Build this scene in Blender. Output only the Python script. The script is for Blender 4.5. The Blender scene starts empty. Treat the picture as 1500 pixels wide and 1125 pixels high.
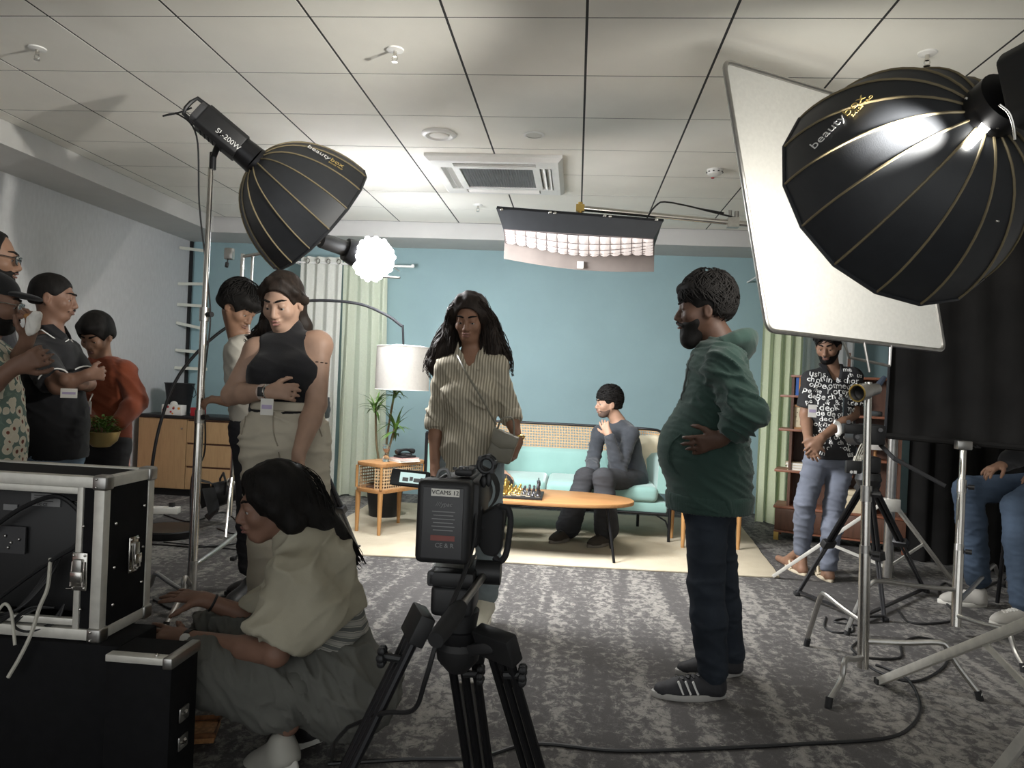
import bpy, bmesh, math, random
import numpy as np
import openvdb
from mathutils import Vector, Matrix, Euler
random.seed(7)
SC = bpy.context.scene
COL = SC.collection
PI = math.pi

# ------------------------------------------------------------------ camera
CAM_H = 1.26
FPX, YAW, PITCH, ROLL = 1105.0, 0.0848741, -0.0038157, 0.0437627
_f = Vector((-math.sin(YAW)*math.cos(PITCH), math.cos(YAW)*math.cos(PITCH), math.sin(PITCH)))
_r = Vector((math.cos(YAW), math.sin(YAW), 0)); _u = _r.cross(_f)
CR = _r*math.cos(ROLL) + _u*math.sin(ROLL)
CU = -_r*math.sin(ROLL) + _u*math.cos(ROLL)
CF = _f
cam = bpy.data.cameras.new('camera'); camo = bpy.data.objects.new('camera', cam); COL.objects.link(camo)
cam.sensor_width = 36; cam.lens = 36*FPX/1500; cam.clip_start = 0.05
camo.matrix_world = Matrix(((CR.x, CU.x, -CF.x, 0), (CR.y, CU.y, -CF.y, 0), (CR.z, CU.z, -CF.z, CAM_H), (0, 0, 0, 1)))
SC.camera = camo

# ------------------------------------------------------------------ world, exposure, large lights
w = bpy.data.worlds.new('world'); SC.world = w; w.use_nodes = True
w.node_tree.nodes['Background'].inputs[0].default_value = (0.78, 0.80, 0.80, 1)
w.node_tree.nodes['Background'].inputs[1].default_value = 0.8
vs = SC.view_settings
vs.view_transform = 'Standard'; vs.look = 'None'; vs.gamma = 1; vs.use_curve_mapping = False
vs.exposure = 1.02
def area_light(name, loc, target, sx, sy, watts, color=(1, 1, 1), shape='RECTANGLE', spread=PI):
    l = bpy.data.lights.new(name, 'AREA'); l.shape = shape; l.size = sx; l.size_y = sy
    l.energy = watts; l.color = color; l.spread = spread
    o = bpy.data.objects.new(name, l); COL.objects.link(o)
    o.location = loc
    o.rotation_euler = (Vector(target)-Vector(loc)).to_track_quat('-Z', 'Y').to_euler()
    return o
def point_light(name, loc, watts, r=0.05, color=(1, 1, 1)):
    l = bpy.data.lights.new(name, 'POINT'); l.energy = watts; l.shadow_soft_size = r; l.color = color
    o = bpy.data.objects.new(name, l); COL.objects.link(o); o.location = loc
    return o
area_light('overhead_softbox_light', (0.0, 4.62, 1.99), (0.0, 4.95, 0), 0.80, 0.34, 13, (1.0, 0.97, 0.93), 'RECTANGLE', 2.3)
area_light('left_softbox_light', (-1.16, 4.21, 1.985), (-0.51, 4.69, 1.395), 0.66, 0.66, 38, (0.97, 0.98, 1.0), 'DISK', 2.4)
area_light('right_softbox_light', (0.98, 2.86, 1.92), (1.12, 3.55, 1.80), 0.74, 0.74, 5.0, (1.0, 0.96, 0.88), 'DISK')
area_light('cob_lamp_light', (-1.50, 5.80, 2.08), (-1.45, 7.2, 1.4), 0.20, 0.20, 18, (0.93, 0.96, 1.0), 'DISK')
lk = bpy.data.lights.new('softbox_leak_light', 'SPOT'); lk.energy = 240; lk.color = (1.0, 0.97, 0.90); lk.spot_size = 0.80; lk.spot_blend = 0.8; lk.shadow_soft_size = 0.05
lko = bpy.data.objects.new('softbox_leak_light', lk); COL.objects.link(lko); lko.location = (1.08, 2.12, 2.03)
lko.rotation_euler = Vector((-0.84, 0.50, 0.05)).to_track_quat('-Z', 'Y').to_euler()

# ------------------------------------------------------------------ pixel helpers (a pixel gives a direction only)
def ray(px, py): return CF + CR*((px-750)/FPX) + CU*((562.5-py)/FPX)
def AT(px, py, Y):
    d = ray(px, py); return Vector((0, 0, CAM_H)) + d*(Y/d.y)
def FL(px, py, z=0.0):
    d = ray(px, py); return Vector((0, 0, CAM_H)) + d*((z-CAM_H)/d.z)

# ------------------------------------------------------------------ object helpers
WL = {}
def setp(o, label=None, cat=None, group=None, kind=None):
    if label: o['label'] = label
    if cat: o['category'] = cat
    if group: o['group'] = group
    if kind: o['kind'] = kind
    return o
def thing(name, label, cat, loc, group=None):
    o = bpy.data.objects.new(name, None); COL.objects.link(o); o.empty_display_size = 0.05
    o.location = loc; WL[o.name] = Vector(loc)
    return setp(o, label, cat, group)
def link(name, me, parent=None, mat=None, loc=None):
    """me is in world coordinates; re-based on the parent (or on loc)."""
    base = WL[parent.name] if parent is not None else (Vector(loc) if loc is not None else Vector((0, 0, 0)))
    if base.length > 0: me.transform(Matrix.Translation(-base))
    o = bpy.data.objects.new(name, me); COL.objects.link(o)
    if mat is not None:
        for m in (mat if isinstance(mat, (list, tuple)) else [mat]): me.materials.append(m)
    if parent is not None: o.parent = parent
    else: o.location = base
    WL[o.name] = base
    return o
def frame_from(d, up=Vector((0, 0, 1))):
    d = d.normalized()
    if abs(d.dot(up)) > 0.98: up = Vector((0, 1, 0))
    x = d.cross(up).normalized(); y = x.cross(d).normalized()
    return x, y, d
class MB:
    def __init__(s): s.v = []; s.f = []; s.mi = []; s.cur = 0
    def add(s, vs_, fs_):
        n = len(s.v); s.v += [tuple(v) for v in vs_]; s.f += [tuple(i+n for i in f) for f in fs_]; s.mi += [s.cur]*len(fs_)
        return s
    def box(s, c, size, R=None):
        hx, hy, hz = [q/2 for q in size]; c = Vector(c)
        vv = [Vector((x, y, z)) for x in (-hx, hx) for y in (-hy, hy) for z in (-hz, hz)]
        if R is not None: vv = [R @ v for v in vv]
        return s.add([c+v for v in vv], [(0, 1, 3, 2), (4, 6, 7, 5), (0, 4, 5, 1), (2, 3, 7, 6), (0, 2, 6, 4), (1, 5, 7, 3)])
    def bounds(s, x0, x1, y0, y1, z0, z1):
        return s.box(((x0+x1)/2, (y0+y1)/2, (z0+z1)/2), (abs(x1-x0), abs(y1-y0), abs(z1-z0)))
    def bar(s, a, b, w_, h_, up=Vector((0, 0, 1))):
        a = Vector(a); b = Vector(b); x, y, d = frame_from(b-a, up)
        vv = [p + x*(i*w_/2) + y*(j*h_/2) for p in (a, b) for i, j in ((-1, -1), (1, -1), (1, 1), (-1, 1))]
        return s.add(vv, [(0, 1, 2, 3), (7, 6, 5, 4), (0, 4, 5, 1), (1, 5, 6, 2), (2, 6, 7, 3), (3, 7, 4, 0)])
    def cyl(s, a, b, r, r2=None, n=16, caps=True):
        a = Vector(a); b = Vector(b); r2 = r if r2 is None else r2
        x, y, d = frame_from(b-a)
        vv = []
        for p, q in ((a, r), (b, r2)):
            for i in range(n):
                t = 2*PI*i/n; vv.append(p + x*(q*math.cos(t)) + y*(q*math.sin(t)))
        ff = [(i, i+n, (i+1) % n+n, (i+1) % n) for i in range(n)]
        if caps: ff += [tuple(range(n)), tuple(reversed(range(n, 2*n)))]
        return s.add(vv, ff)
    def tube(s, pts, r, n=10, caps=True, closed=False):
        pts = [Vector(p) for p in pts]; m = len(pts)
        rs = r if isinstance(r, (list, tuple)) else [r]*m
        vv = []; px = None
        for i, p in enumerate(pts):
            if closed: t = pts[(i+1) % m]-pts[i-1]
            else: t = pts[min(i+1, m-1)]-pts[max(i-1, 0)]
            t = t.normalized() if t.length > 1e-9 else Vector((0, 0, 1))
            if px is None: px, py, _ = frame_from(t)
            else:
                px = px - t*px.dot(t); px = px.normalized() if px.length > 1e-6 else frame_from(t)[0]
            py = t.cross(px)
            for k in range(n):
                a = 2*PI*k/n; vv.append(p + px*(rs[i]*math.cos(a)) + py*(rs[i]*math.sin(a)))
        ff = []
        for i in range(m if closed else m-1):
            j = (i+1) % m
            for k in range(n): ff.append((i*n+k, i*n+(k+1) % n, j*n+(k+1) % n, j*n+k))
        if caps and not closed: ff += [tuple(reversed(range(n))), tuple(range((m-1)*n, m*n))]
        return s.add(vv, ff)
    def lathe(s, prof, base, axis=Vector((0, 0, 1)), n=24, arc=2*PI):
        base = Vector(base); x, y, d = frame_from(Vector(axis))
        full = abs(arc-2*PI) < 1e-6; cnt = n if full else n+1
        vv = []
        for (r, h) in prof:
            for i in range(cnt):
                t = arc*i/n; vv.append(base + d*h + x*(r*math.cos(t)) + y*(r*math.sin(t)))
        ff = []
        for j in range(len(prof)-1):
            for i in range(n):
                k = (i+1) % cnt
                ff.append((j*cnt+i, j*cnt+k, (j+1)*cnt+k, (j+1)*cnt+i))
        return s.add(vv, ff)
    def prism(s, poly, off):
        """poly: 3D points of a planar outline, off: extrusion vector"""
        poly = [Vector(p) for p in poly]; n = len(poly); off = Vector(off)
        vv = poly + [p+off for p in poly]
        ff = [tuple(reversed(range(n))), tuple(range(n, 2*n))] + [(i, (i+1) % n, (i+1) % n+n, i+n) for i in range(n)]
        return s.add(vv, ff)
    def ball(s, c, r, n=14, m=8, R=None):
        c = Vector(c); r = r if isinstance(r, (list, tuple)) else (r, r, r)
        vv = [Vector((0, 0, r[2]))]
        for j in range(1, m):
            for i in range(n):
                a = PI*j/m; b = 2*PI*i/n
                vv.append(Vector((r[0]*math.sin(a)*math.cos(b), r[1]*math.sin(a)*math.sin(b), r[2]*math.cos(a))))
        vv.append(Vector((0, 0, -r[2])))
        if R is not None: vv = [R @ v for v in vv]
        ff = [(0, 1+i, 1+(i+1) % n) for i in range(n)]
        for j in range(m-2):
            for i in range(n): ff.append((1+j*n+i, 1+(j+1)*n+i, 1+(j+1)*n+(i+1) % n, 1+j*n+(i+1) % n))
        L = len(vv)-1
        ff += [(L, 1+(m-2)*n+(i+1) % n, 1+(m-2)*n+i) for i in range(n)]
        return s.add([c+v for v in vv], ff)
    def torus(s, c, axis, R_, r, n=24, m=8):
        x, y, d = frame_from(Vector(axis)); c = Vector(c)
        return s.tube([c + x*(R_*math.cos(2*PI*i/n)) + y*(R_*math.sin(2*PI*i/n)) for i in range(n)], r, m, closed=True)
    def mesh(s, name, bevel=0, seg=2, smooth=35):
        me = bpy.data.meshes.new(name); me.from_pydata(s.v, [], s.f)
        if any(s.mi): me.polygons.foreach_set('material_index', s.mi)
        bm = bmesh.new(); bm.from_mesh(me)
        bmesh.ops.recalc_face_normals(bm, faces=bm.faces)
        if bevel:
            es = [e for e in bm.edges if len(e.link_faces) == 2 and e.calc_face_angle(0) > 0.5]
            bmesh.ops.bevel(bm, geom=es, offset=bevel, segments=seg, affect='EDGES', profile=0.5, clamp_overlap=True)
        bm.to_mesh(me); bm.free()
        if smooth:
            me.shade_smooth(); me.set_sharp_from_angle(angle=math.radians(smooth))
        return me
    def build(s, name, mat, parent=None, bevel=0, seg=2, smooth=35, loc=None):
        return link(name, s.mesh(name, bevel, seg, smooth), parent, mat, loc)
def curve_pts(ctrl, n=40, closed=False):
    """Catmull-Rom through the control points"""
    P = [Vector(p) for p in ctrl]; out = []; m = len(P)
    segs = m if closed else m-1
    for i in range(segs):
        p0 = P[(i-1) % m] if (closed or i > 0) else P[0]*2-P[1]
        p1 = P[i]; p2 = P[(i+1) % m]
        p3 = P[(i+2) % m] if (closed or i+2 < m) else P[-1]*2-P[-2]
        k = max(2, n//segs)
        for j in range(k):
            t = j/k
            out.append(0.5*((2*p1)+(p2-p0)*t+(2*p0-5*p1+4*p2-p3)*t*t+(3*p1-p0-3*p2+p3)*t**3))
    if not closed: out.append(P[-1])
    return out
def copy_tree(o, parent=None, loc=None):
    c = o.copy(); COL.objects.link(c); c.parent = parent
    if loc is not None: c.location = loc
    for ch in o.children: copy_tree(ch, c)
    return c
def text_obj(name, body, loc, xdir, updir, size, mat, parent, extrude=0.0006, align='CENTER', shear=0.0):
    cu = bpy.data.curves.new(name, 'FONT'); cu.body = body; cu.size = size; cu.extrude = extrude; cu.shear = shear
    cu.align_x = align; cu.align_y = 'CENTER'; cu.resolution_u = 3
    o = bpy.data.objects.new(name, cu); COL.objects.link(o)
    x = Vector(xdir).normalized(); y = Vector(updir); y = (y - x*y.dot(x)).normalized(); z = x.cross(y)
    M = Matrix(((x.x, y.x, z.x, loc[0]), (x.y, y.y, z.y, loc[1]), (x.z, y.z, z.z, loc[2]), (0, 0, 0, 1)))
    dg = bpy.context.evaluated_depsgraph_get()
    me = bpy.data.meshes.new_from_object(o.evaluated_get(dg)); me.transform(M)
    bpy.data.objects.remove(o); bpy.data.curves.remove(cu)
    me.name = name
    me.materials.clear()
    return link(name, me, parent, mat)

# ------------------------------------------------------------------ materials
def new_mat(name):
    m = bpy.data.materials.new(name); m.use_nodes = True
    return m, m.node_tree, m.node_tree.nodes['Principled BSDF']
def nd(nt, t, **kw):
    n = nt.nodes.new(t)
    for k, v in kw.items():
        if k in n.inputs: n.inputs[k].default_value = v
        else: setattr(n, k, v)
    return n
def rgba(c): return (c[0], c[1], c[2], 1)
def mat(name, c, rough=0.6, metal=0.0, var=0.12, scale=8, bump=0.0, bscale=120, spec=0.5, sheen=0, trans=0, sss=0, emis=None, es=0, alpha=1, stretch=None, coat=0):
    m, nt, b = new_mat(name)
    tc = nd(nt, 'ShaderNodeTexCoord')
    src = tc.outputs['Object']
    if stretch:
        mp = nd(nt, 'ShaderNodeMapping'); mp.inputs['Scale'].default_value = stretch
        nt.links.new(src, mp.inputs['Vector']); src = mp.outputs['Vector']
    nz = nd(nt, 'ShaderNodeTexNoise', Scale=scale, Detail=4.0); nt.links.new(src, nz.inputs['Vector'])
    rp = nd(nt, 'ShaderNodeValToRGB')
    rp.color_ramp.elements[0].position = 0.3; rp.color_ramp.elements[1].position = 0.7
    rp.color_ramp.elements[0].color = rgba([x*(1-var) for x in c]); rp.color_ramp.elements[1].color = rgba([min(1, x*(1+var)) for x in c])
    nt.links.new(nz.outputs['Fac'], rp.inputs['Fac']); nt.links.new(rp.outputs['Color'], b.inputs['Base Color'])
    b.inputs['Roughness'].default_value = rough; b.inputs['Metallic'].default_value = metal
    b.inputs['Specular IOR Level'].default_value = spec
    if sheen: b.inputs['Sheen Weight'].default_value = sheen
    if trans: b.inputs['Transmission Weight'].default_value = trans
    if sss:
        b.inputs['Subsurface Weight'].default_value = sss; b.inputs['Subsurface Radius'].default_value = (0.012, 0.005, 0.003)
    if coat: b.inputs['Coat Weight'].default_value = coat
    if emis: b.inputs['Emission Color'].default_value = rgba(emis); b.inputs['Emission Strength'].default_value = es
    if alpha < 1: b.inputs['Alpha'].default_value = alpha
    if bump:
        n2 = nd(nt, 'ShaderNodeTexNoise', Scale=bscale, Detail=3.0); nt.links.new(src, n2.inputs['Vector'])
        bp = nd(nt, 'ShaderNodeBump', Strength=bump, Distance=0.004); nt.links.new(n2.outputs['Fac'], bp.inputs['Height'])
        nt.links.new(bp.outputs['Normal'], b.inputs['Normal'])
    return m
def ramp_set(rp, stops, interp='LINEAR'):
    cr = rp.color_ramp; cr.interpolation = interp
    while len(cr.elements) > 1: cr.elements.remove(cr.elements[-1])
    cr.elements[0].position = stops[0][0]; cr.elements[0].color = rgba(stops[0][1])
    for p, c in stops[1:]:
        e = cr.elements.new(p); e.color = rgba(c)
def wood(name, c1, c2, scale=3.0, stretch=(1, 12, 12), rough=0.45):
    m, nt, b = new_mat(name)
    tc = nd(nt, 'ShaderNodeTexCoord'); mp = nd(nt, 'ShaderNodeMapping'); mp.inputs['Scale'].default_value = stretch
    nt.links.new(tc.outputs['Object'], mp.inputs['Vector'])
    nz = nd(nt, 'ShaderNodeTexNoise', Scale=scale, Detail=6.0, Distortion=0.6); nt.links.new(mp.outputs['Vector'], nz.inputs['Vector'])
    rp = nd(nt, 'ShaderNodeValToRGB'); ramp_set(rp, [(0.3, c1), (0.52, c2), (0.7, c1)])
    nt.links.new(nz.outputs['Fac'], rp.inputs['Fac']); nt.links.new(rp.outputs['Color'], b.inputs['Base Color'])
    b.inputs['Roughness'].default_value = rough
    return m
M = {}
M['black'] = mat('black_plastic', (0.012, 0.012, 0.013), 0.5)
M['black_rough'] = mat('black_rubber', (0.014, 0.014, 0.015), 0.8)
M['black_metal'] = mat('black_metal', (0.02, 0.02, 0.022), 0.35, 0.6)
M['dark_grey'] = mat('dark_grey_plastic', (0.05, 0.05, 0.053), 0.5)
M['grey'] = mat('grey_plastic', (0.22, 0.22, 0.22), 0.5)
M['chrome'] = mat('chromed_steel', (0.62, 0.60, 0.56), 0.22, 1.0, 0.06, 30)
M['steel'] = mat('brushed_steel', (0.45, 0.44, 0.42), 0.34, 1.0, 0.1, 40)
M['alu'] = mat('aluminium_extrusion', (0.68, 0.66, 0.60), 0.45, 0.35, 0.08, 30, 0.05, 200)
M['white'] = mat('white_plastic', (0.78, 0.77, 0.74), 0.45, 0, 0.04)
M['offwhite'] = mat('offwhite_plastic', (0.66, 0.64, 0.58), 0.5, 0, 0.06)
M['brass'] = mat('brass', (0.65, 0.45, 0.14), 0.3, 1.0)
M['cable'] = mat('black_cable', (0.012, 0.012, 0.013), 0.5)
M['white_cable'] = mat('white_cable', (0.55, 0.53, 0.46), 0.6)
M['print_white'] = mat('white_print', (0.8, 0.8, 0.78), 0.6, 0, 0.02)
M['print_gold'] = mat('gold_print', (0.62, 0.46, 0.16), 0.5, 0.2, 0.05)
M['glass'] = mat('clear_glass', (0.95, 0.97, 0.96), 0.03, 0, 0.0, trans=1.0)
M['red'] = mat('red_card', (0.45, 0.02, 0.03), 0.5)
M['blue_card'] = mat('blue_card', (0.03, 0.12, 0.42), 0.5)
M['orange_card'] = mat('orange_card', (0.75, 0.28, 0.04), 0.5)
M['paper'] = mat('paper_white', (0.76, 0.74, 0.69), 0.7, 0, 0.04)
M['cardcream'] = mat('cream_card', (0.72, 0.62, 0.43), 0.7, 0, 0.05)
# ================================================================== SETTING
CEIL = 2.80; XL = -4.30; XR = 3.60; YB = 8.0; YF = -2.6; SOF = 2.645
def carpet():
    m, nt, b = new_mat('distressed_grey_carpet')
    tc = nd(nt, 'ShaderNodeTexCoord')
    def noise(sc, scale, det, dist=0.0, rough=0.6):
        mp = nd(nt, 'ShaderNodeMapping'); mp.inputs['Scale'].default_value = sc
        nt.links.new(tc.outputs['Object'], mp.inputs['Vector'])
        n = nd(nt, 'ShaderNodeTexNoise', Scale=scale, Detail=det, Distortion=dist, Roughness=rough); nt.links.new(mp.outputs['Vector'], n.inputs['Vector'])
        return n.outputs['Fac']
    fl = noise((1.25, 1.0, 1), 19.0, 7.0, 0.5, 0.75)      # the flecks
    co = noise((6.5, 0.5, 1), 1.0, 2.0, 0.6)       # columns running down the room
    fine = noise((1, 1, 1), 240.0, 2.0)
    a = nd(nt, 'ShaderNodeMath', operation='MULTIPLY_ADD'); nt.links.new(co, a.inputs[0]); a.inputs[1].default_value = 0.55; nt.links.new(fl, a.inputs[2])
    rp = nd(nt, 'ShaderNodeValToRGB'); ramp_set(rp, [(0.72, (0.100, 0.095, 0.093)), (0.80, (0.14, 0.134, 0.13)), (0.83, (0.225, 0.215, 0.20)), (0.95, (0.31, 0.295, 0.27))])
    nt.links.new(a.outputs[0], rp.inputs['Fac'])
    mx = nd(nt, 'ShaderNodeMixRGB', blend_type='MULTIPLY'); mx.inputs['Fac'].default_value = 0.6
    r2 = nd(nt, 'ShaderNodeValToRGB'); ramp_set(r2, [(0.3, (0.55, 0.55, 0.55)), (0.7, (1, 1, 1))]); nt.links.new(fine, r2.inputs['Fac'])
    nt.links.new(rp.outputs['Color'], mx.inputs[1]); nt.links.new(r2.outputs['Color'], mx.inputs[2]); nt.links.new(mx.outputs[0], b.inputs['Base Color'])
    b.inputs['Roughness'].default_value = 0.95; b.inputs['Specular IOR Level'].default_value = 0.15
    bp = nd(nt, 'ShaderNodeBump', Strength=0.5, Distance=0.004); nt.links.new(fine, bp.inputs['Height']); nt.links.new(bp.outputs['Normal'], b.inputs['Normal'])
    return m
M['carpet'] = carpet()
M['tile'] = mat('ceiling_tile_white', (0.82, 0.80, 0.735), 0.85, 0, 0.03, 3, 0.15, 260, 0.2)
M['plenum'] = mat('ceiling_dark_gap', (0.03, 0.03, 0.03), 0.9)
M['wall_grey'] = mat('woven_grey_wallpaper', (0.56, 0.56, 0.56), 0.8, 0, 0.05, 40, 0.25, 220, 0.2, stretch=(1, 1, 0.35))
M['wall_plain'] = mat('grey_white_plaster', (0.58, 0.57, 0.55), 0.8, 0, 0.04, 5)
M['bulk'] = mat('bulkhead_paint', (0.52, 0.51, 0.49), 0.8, 0, 0.03, 5)
M['teal'] = mat('teal_wall_paint', (0.285, 0.405, 0.425), 0.75, 0, 0.04, 2.2, 0.1, 160, 0.25)
M['teal_pale'] = mat('pale_teal_paper', (0.33, 0.50, 0.54), 0.6, 0, 0.04, 3)
M['pink'] = mat('pink_dado_paint', (0.50, 0.27, 0.235), 0.75, 0, 0.06, 4)
M['tape'] = mat('masking_tape', (0.62, 0.62, 0.54), 0.6, 0, 0.05, 30)

def slab(name, x0, x1, y0, y1, z0, z1, m, kind='structure'):
    o = MB().bounds(x0, x1, y0, y1, z0, z1).build(name, m, smooth=0); o['kind'] = kind; return o
slab('floor', XL-0.1, XR+0.1, YF-0.1, YB+0.1, -0.1, 0.0, M['carpet'])
slab('wall_left', XL-0.1, XL, YF, YB, 0.0, CEIL+0.05, M['wall_grey'])
slab('wall_right', XR, XR+0.1, YF, YB, 0.0, CEIL+0.05, M['wall_plain'])
slab('wall_back', XL-0.1, XR+0.1, YB, YB+0.1, 0.0, CEIL+0.05, M['teal'])
#slab('wall_rear', XL-0.1, XR+0.1, YF-0.1, YF, 0.0, CEIL+0.05, M['wall_plain'])
slab('trim_1', XL, -3.75, YF, 7.40, SOF, CEIL+0.03, M['bulk'])           # bulkhead along the left wall
slab('trim_2', XL, XR, 7.40, YB, SOF-0.002, CEIL+0.03, M['bulk'])        # bulkhead along the teal wall
slab('trim_3', XL, XL+0.012, YF, 7.0, 0.0, 0.80, M['pink'])              # painted lower wall
slab('baseboard_left', XL+0.012, XL+0.024, YF, 7.0, 0.0, 0.09, M['dark_grey'])
slab('baseboard_back', XL, XR, YB-0.015, YB, 0.0, 0.08, M['teal'])
slab('trim_4', XL, XL+0.03, YB-0.03, YB, 0.0, SOF-0.002, M['black_rough'])        # dark joint in the corner
slab('trim_5', XL+0.05, XL+0.17, YB-0.012, YB, 0.08, SOF-0.002, M['teal_pale'])   # pale paper strip
ceil = slab('ceiling', XL-0.1, XR+0.1, YF, YB, CEIL+0.0010, CEIL+0.1, M['plenum'])
gx0, gy0, T = -0.0224, 3.187, 0.6
tile_mesh = MB().box((0, 0, 0), (T-0.012, T-0.009, 0.016)).mesh('ceiling_tile', smooth=0); tile_mesh.materials.append(M['tile'])
for r in range(-9, 7):
    for c in range(-7, 7):
        x0 = gx0+c*T; x1 = x0+T; y0 = gy0+r*T; y1 = y0+T
        if x1 > XR: x1 = XR
        if x0 < -3.75: x0 = -3.75
        if x1-x0 < 0.05: continue
        if y1 > 7.41: y1 = 7.40
        if x1-x0 > T-0.01 and y1-y0 > T-0.01:
            o = bpy.data.objects.new('ceiling_tile', tile_mesh); COL.objects.link(o)
        else:
            mm = MB().box((0, 0, 0), (x1-x0-0.011, y1-y0-0.007, 0.016)).mesh('ceiling_tile', smooth=0); mm.materials.append(M['tile'])
            o = bpy.data.objects.new('ceiling_tile', mm); COL.objects.link(o)
        o.location = ((x0+x1)/2, (y0+y1)/2, CEIL+0.008-random.random()*0.0008); o.parent = ceil

# tape strips across the corner
for i, (py, s) in enumerate(((365, 5), (418, 0), (448, 3), (475, 10), (515, 4), (541, 2))):
    a = AT(262, py, 7.75); a.x = XL+0.002; b = AT(303, py+s, YB-0.02); b.y = YB-0.016
    mm = MB(); x = (b-a); up = Vector((0, 0, 0.032)); n = Vector((0.004, -0.004, 0))
    c1 = a*0.93+b*0.07
    mm.prism([a, b, b+up, a+up], n)
    setp(mm.build('tape_strip', M['tape'], smooth=0, loc=a), ('topmost', 'second from the ceiling', 'third from the ceiling', 'third from the floor', 'second from the floor', 'lowest')[i]+' masking tape strip across the corner of the teal wall', 'tape', 'masking tape strips in the corner')

# ------------------------------------------------------------------ ceiling fittings
def sprinkler(x, y, lab):
    t = thing('sprinkler', lab, 'sprinkler', (x, y, CEIL), 'ceiling sprinklers')
    MB().lathe([(0.0, 0), (0.042, 0), (0.040, -0.006), (0.02, -0.010), (0.0, -0.010)], (x, y, CEIL)).build('escutcheon', M['white'], t)
    MB().cyl((x, y, CEIL-0.008), (x, y, CEIL-0.035), 0.009).build('nozzle', M['chrome'], t)
    m = MB()
    for a in (0, PI): m.tube([(x+0.009*math.cos(a), y, CEIL-0.03), (x+0.013*math.cos(a), y, CEIL-0.045), (x+0.004*math.cos(a), y, CEIL-0.058)], 0.0025, 6)
    m.cyl((x, y, CEIL-0.056), (x, y, CEIL-0.060), 0.014, n=14)
    m.build('deflector', M['chrome'], t)
for x, y, lab in ((-2.72, 3.51, 'white ceiling sprinkler over the men beside the grey wall'), (-0.92, 3.50, 'white ceiling sprinkler in line with the round ceiling speaker'), (1.49, 3.50, 'white ceiling sprinkler just above the big softbox'), (-0.93, 6.6, 'small white sprinkler between the air conditioner and the teal wall')): sprinkler(x, y, lab)
t = thing('ceiling_speaker', 'round white recessed ceiling speaker with a raised rim', 'speaker', (-0.93, 4.70, CEIL))
MB().lathe([(0.065, 0.0), (0.11, 0.0), (0.112, -0.008), (0.10, -0.018), (0.085, -0.02), (0.07, -0.010), (0.065, 0.0)], (-0.93, 4.7, CEIL), n=32).build('rim', M['white'], t)
MB().lathe([(0.0, -0.022), (0.06, -0.016), (0.068, -0.004), (0.068, 0.0)], (-0.93, 4.7, CEIL), n=32).build('cover_disc', M['offwhite'], t)
t = thing('downlight', 'small flat white round downlight switched off on the ceiling', 'light', (-0.33, 4.69, CEIL))
MB().lathe([(0.052, 0.0), (0.066, 0.0), (0.066, -0.006), (0.052, -0.008)], (-0.33, 4.69, CEIL), n=28).build('rim', M['white'], t)
MB().lathe([(0.0, -0.005), (0.052, -0.005)], (-0.33, 4.69, CEIL), n=28).build('lens', M['offwhite'], t)
t = thing('smoke_detector', 'white smoke detector with a red indicator on the ceiling', 'smoke detector', (0.90, 5.38, CEIL))
MB().lathe([(0.0, 0), (0.055, 0), (0.055, -0.015), (0.048, -0.034), (0.03, -0.042), (0.0, -0.044)], (0.90, 5.38, CEIL)).build('body', M['white'], t)
m = MB()
for i in range(10):
    a = 2*PI*i/10; m.box((0.90+0.052*math.cos(a), 5.38+0.052*math.sin(a), CEIL-0.02), (0.012, 0.012, 0.006), Matrix.Rotation(a, 3, 'Z'))
m.build('vent', M['dark_grey'], t)
MB().cyl((0.92, 5.58, CEIL), (0.92, 5.58, CEIL-0.006), 0.012).build('indicator_lamp', M['red'], t)

# four-way cassette air conditioner
ax, ay = -0.635, 5.58
t = thing('air_conditioner', 'white four-way cassette air conditioner set in the ceiling', 'air conditioner', (ax, ay, CEIL))
h = 0.475
def sq(hh, z): return [(ax-hh, ay-hh, z), (ax+hh, ay-hh, z), (ax+hh, ay+hh, z), (ax-hh, ay+hh, z)]
m = MB()
lv = [sq(h, CEIL), sq(h, CEIL-0.02), sq(h-0.03, CEIL-0.045), sq(0.395, CEIL-0.045)]
for a, b in zip(lv, lv[1:]): m.add(a+b, [(i, (i+1) % 4, 4+(i+1) % 4, 4+i) for i in range(4)])
m.build('panel_frame', M['white'], t)
MB().bounds(ax-0.395, ax+0.395, ay-0.395, ay+0.395, CEIL-0.02, CEIL-0.012).build('duct_recess', M['black_rough'], t)
m = MB(); g = 0.262
for a, b in zip([sq(0.31, CEIL-0.02), sq(0.31, CEIL-0.045), sq(g, CEIL-0.045), sq(g, CEIL-0.028)], [sq(0.31, CEIL-0.045), sq(g, CEIL-0.045), sq(g, CEIL-0.028)]):
    m.add(a+b, [(i, (i+1) % 4, 4+(i+1) % 4, 4+i) for i in range(4)])
for sx, sy in ((1, 1), (1, -1), (-1, 1), (-1, -1)):
    m.bounds(ax+sx*0.29, ax+sx*0.42, ay+sy*0.29, ay+sy*0.42, CEIL-0.046, CEIL-0.02)
m.build('centre_frame', M['white'], t)
for k in range(4):
    R = Matrix.Rotation(k*PI/2, 3, 'Z')
    for off, tilt in ((0.335, 0.75), (0.372, 0.75)):
        Q = R @ Matrix.Rotation(tilt, 3, 'Y')
        MB().box(Vector((ax, ay, CEIL-0.034)) + R @ Vector((off, 0, 0)), (0.045, 0.56, 0.005), Q).build('louver', M['white'], t)
m = MB()
for i in range(27):
    q = -g+0.01+i*(2*g-0.02)/26
    m.bounds(ax+q-0.003, ax+q+0.003, ay-g, ay+g, CEIL-0.036, CEIL-0.030)
    m.bounds(ax-g, ax+g, ay+q-0.003, ay+q+0.003, CEIL-0.036, CEIL-0.030)
m.build('intake_grille', M['grey'], t)

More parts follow.
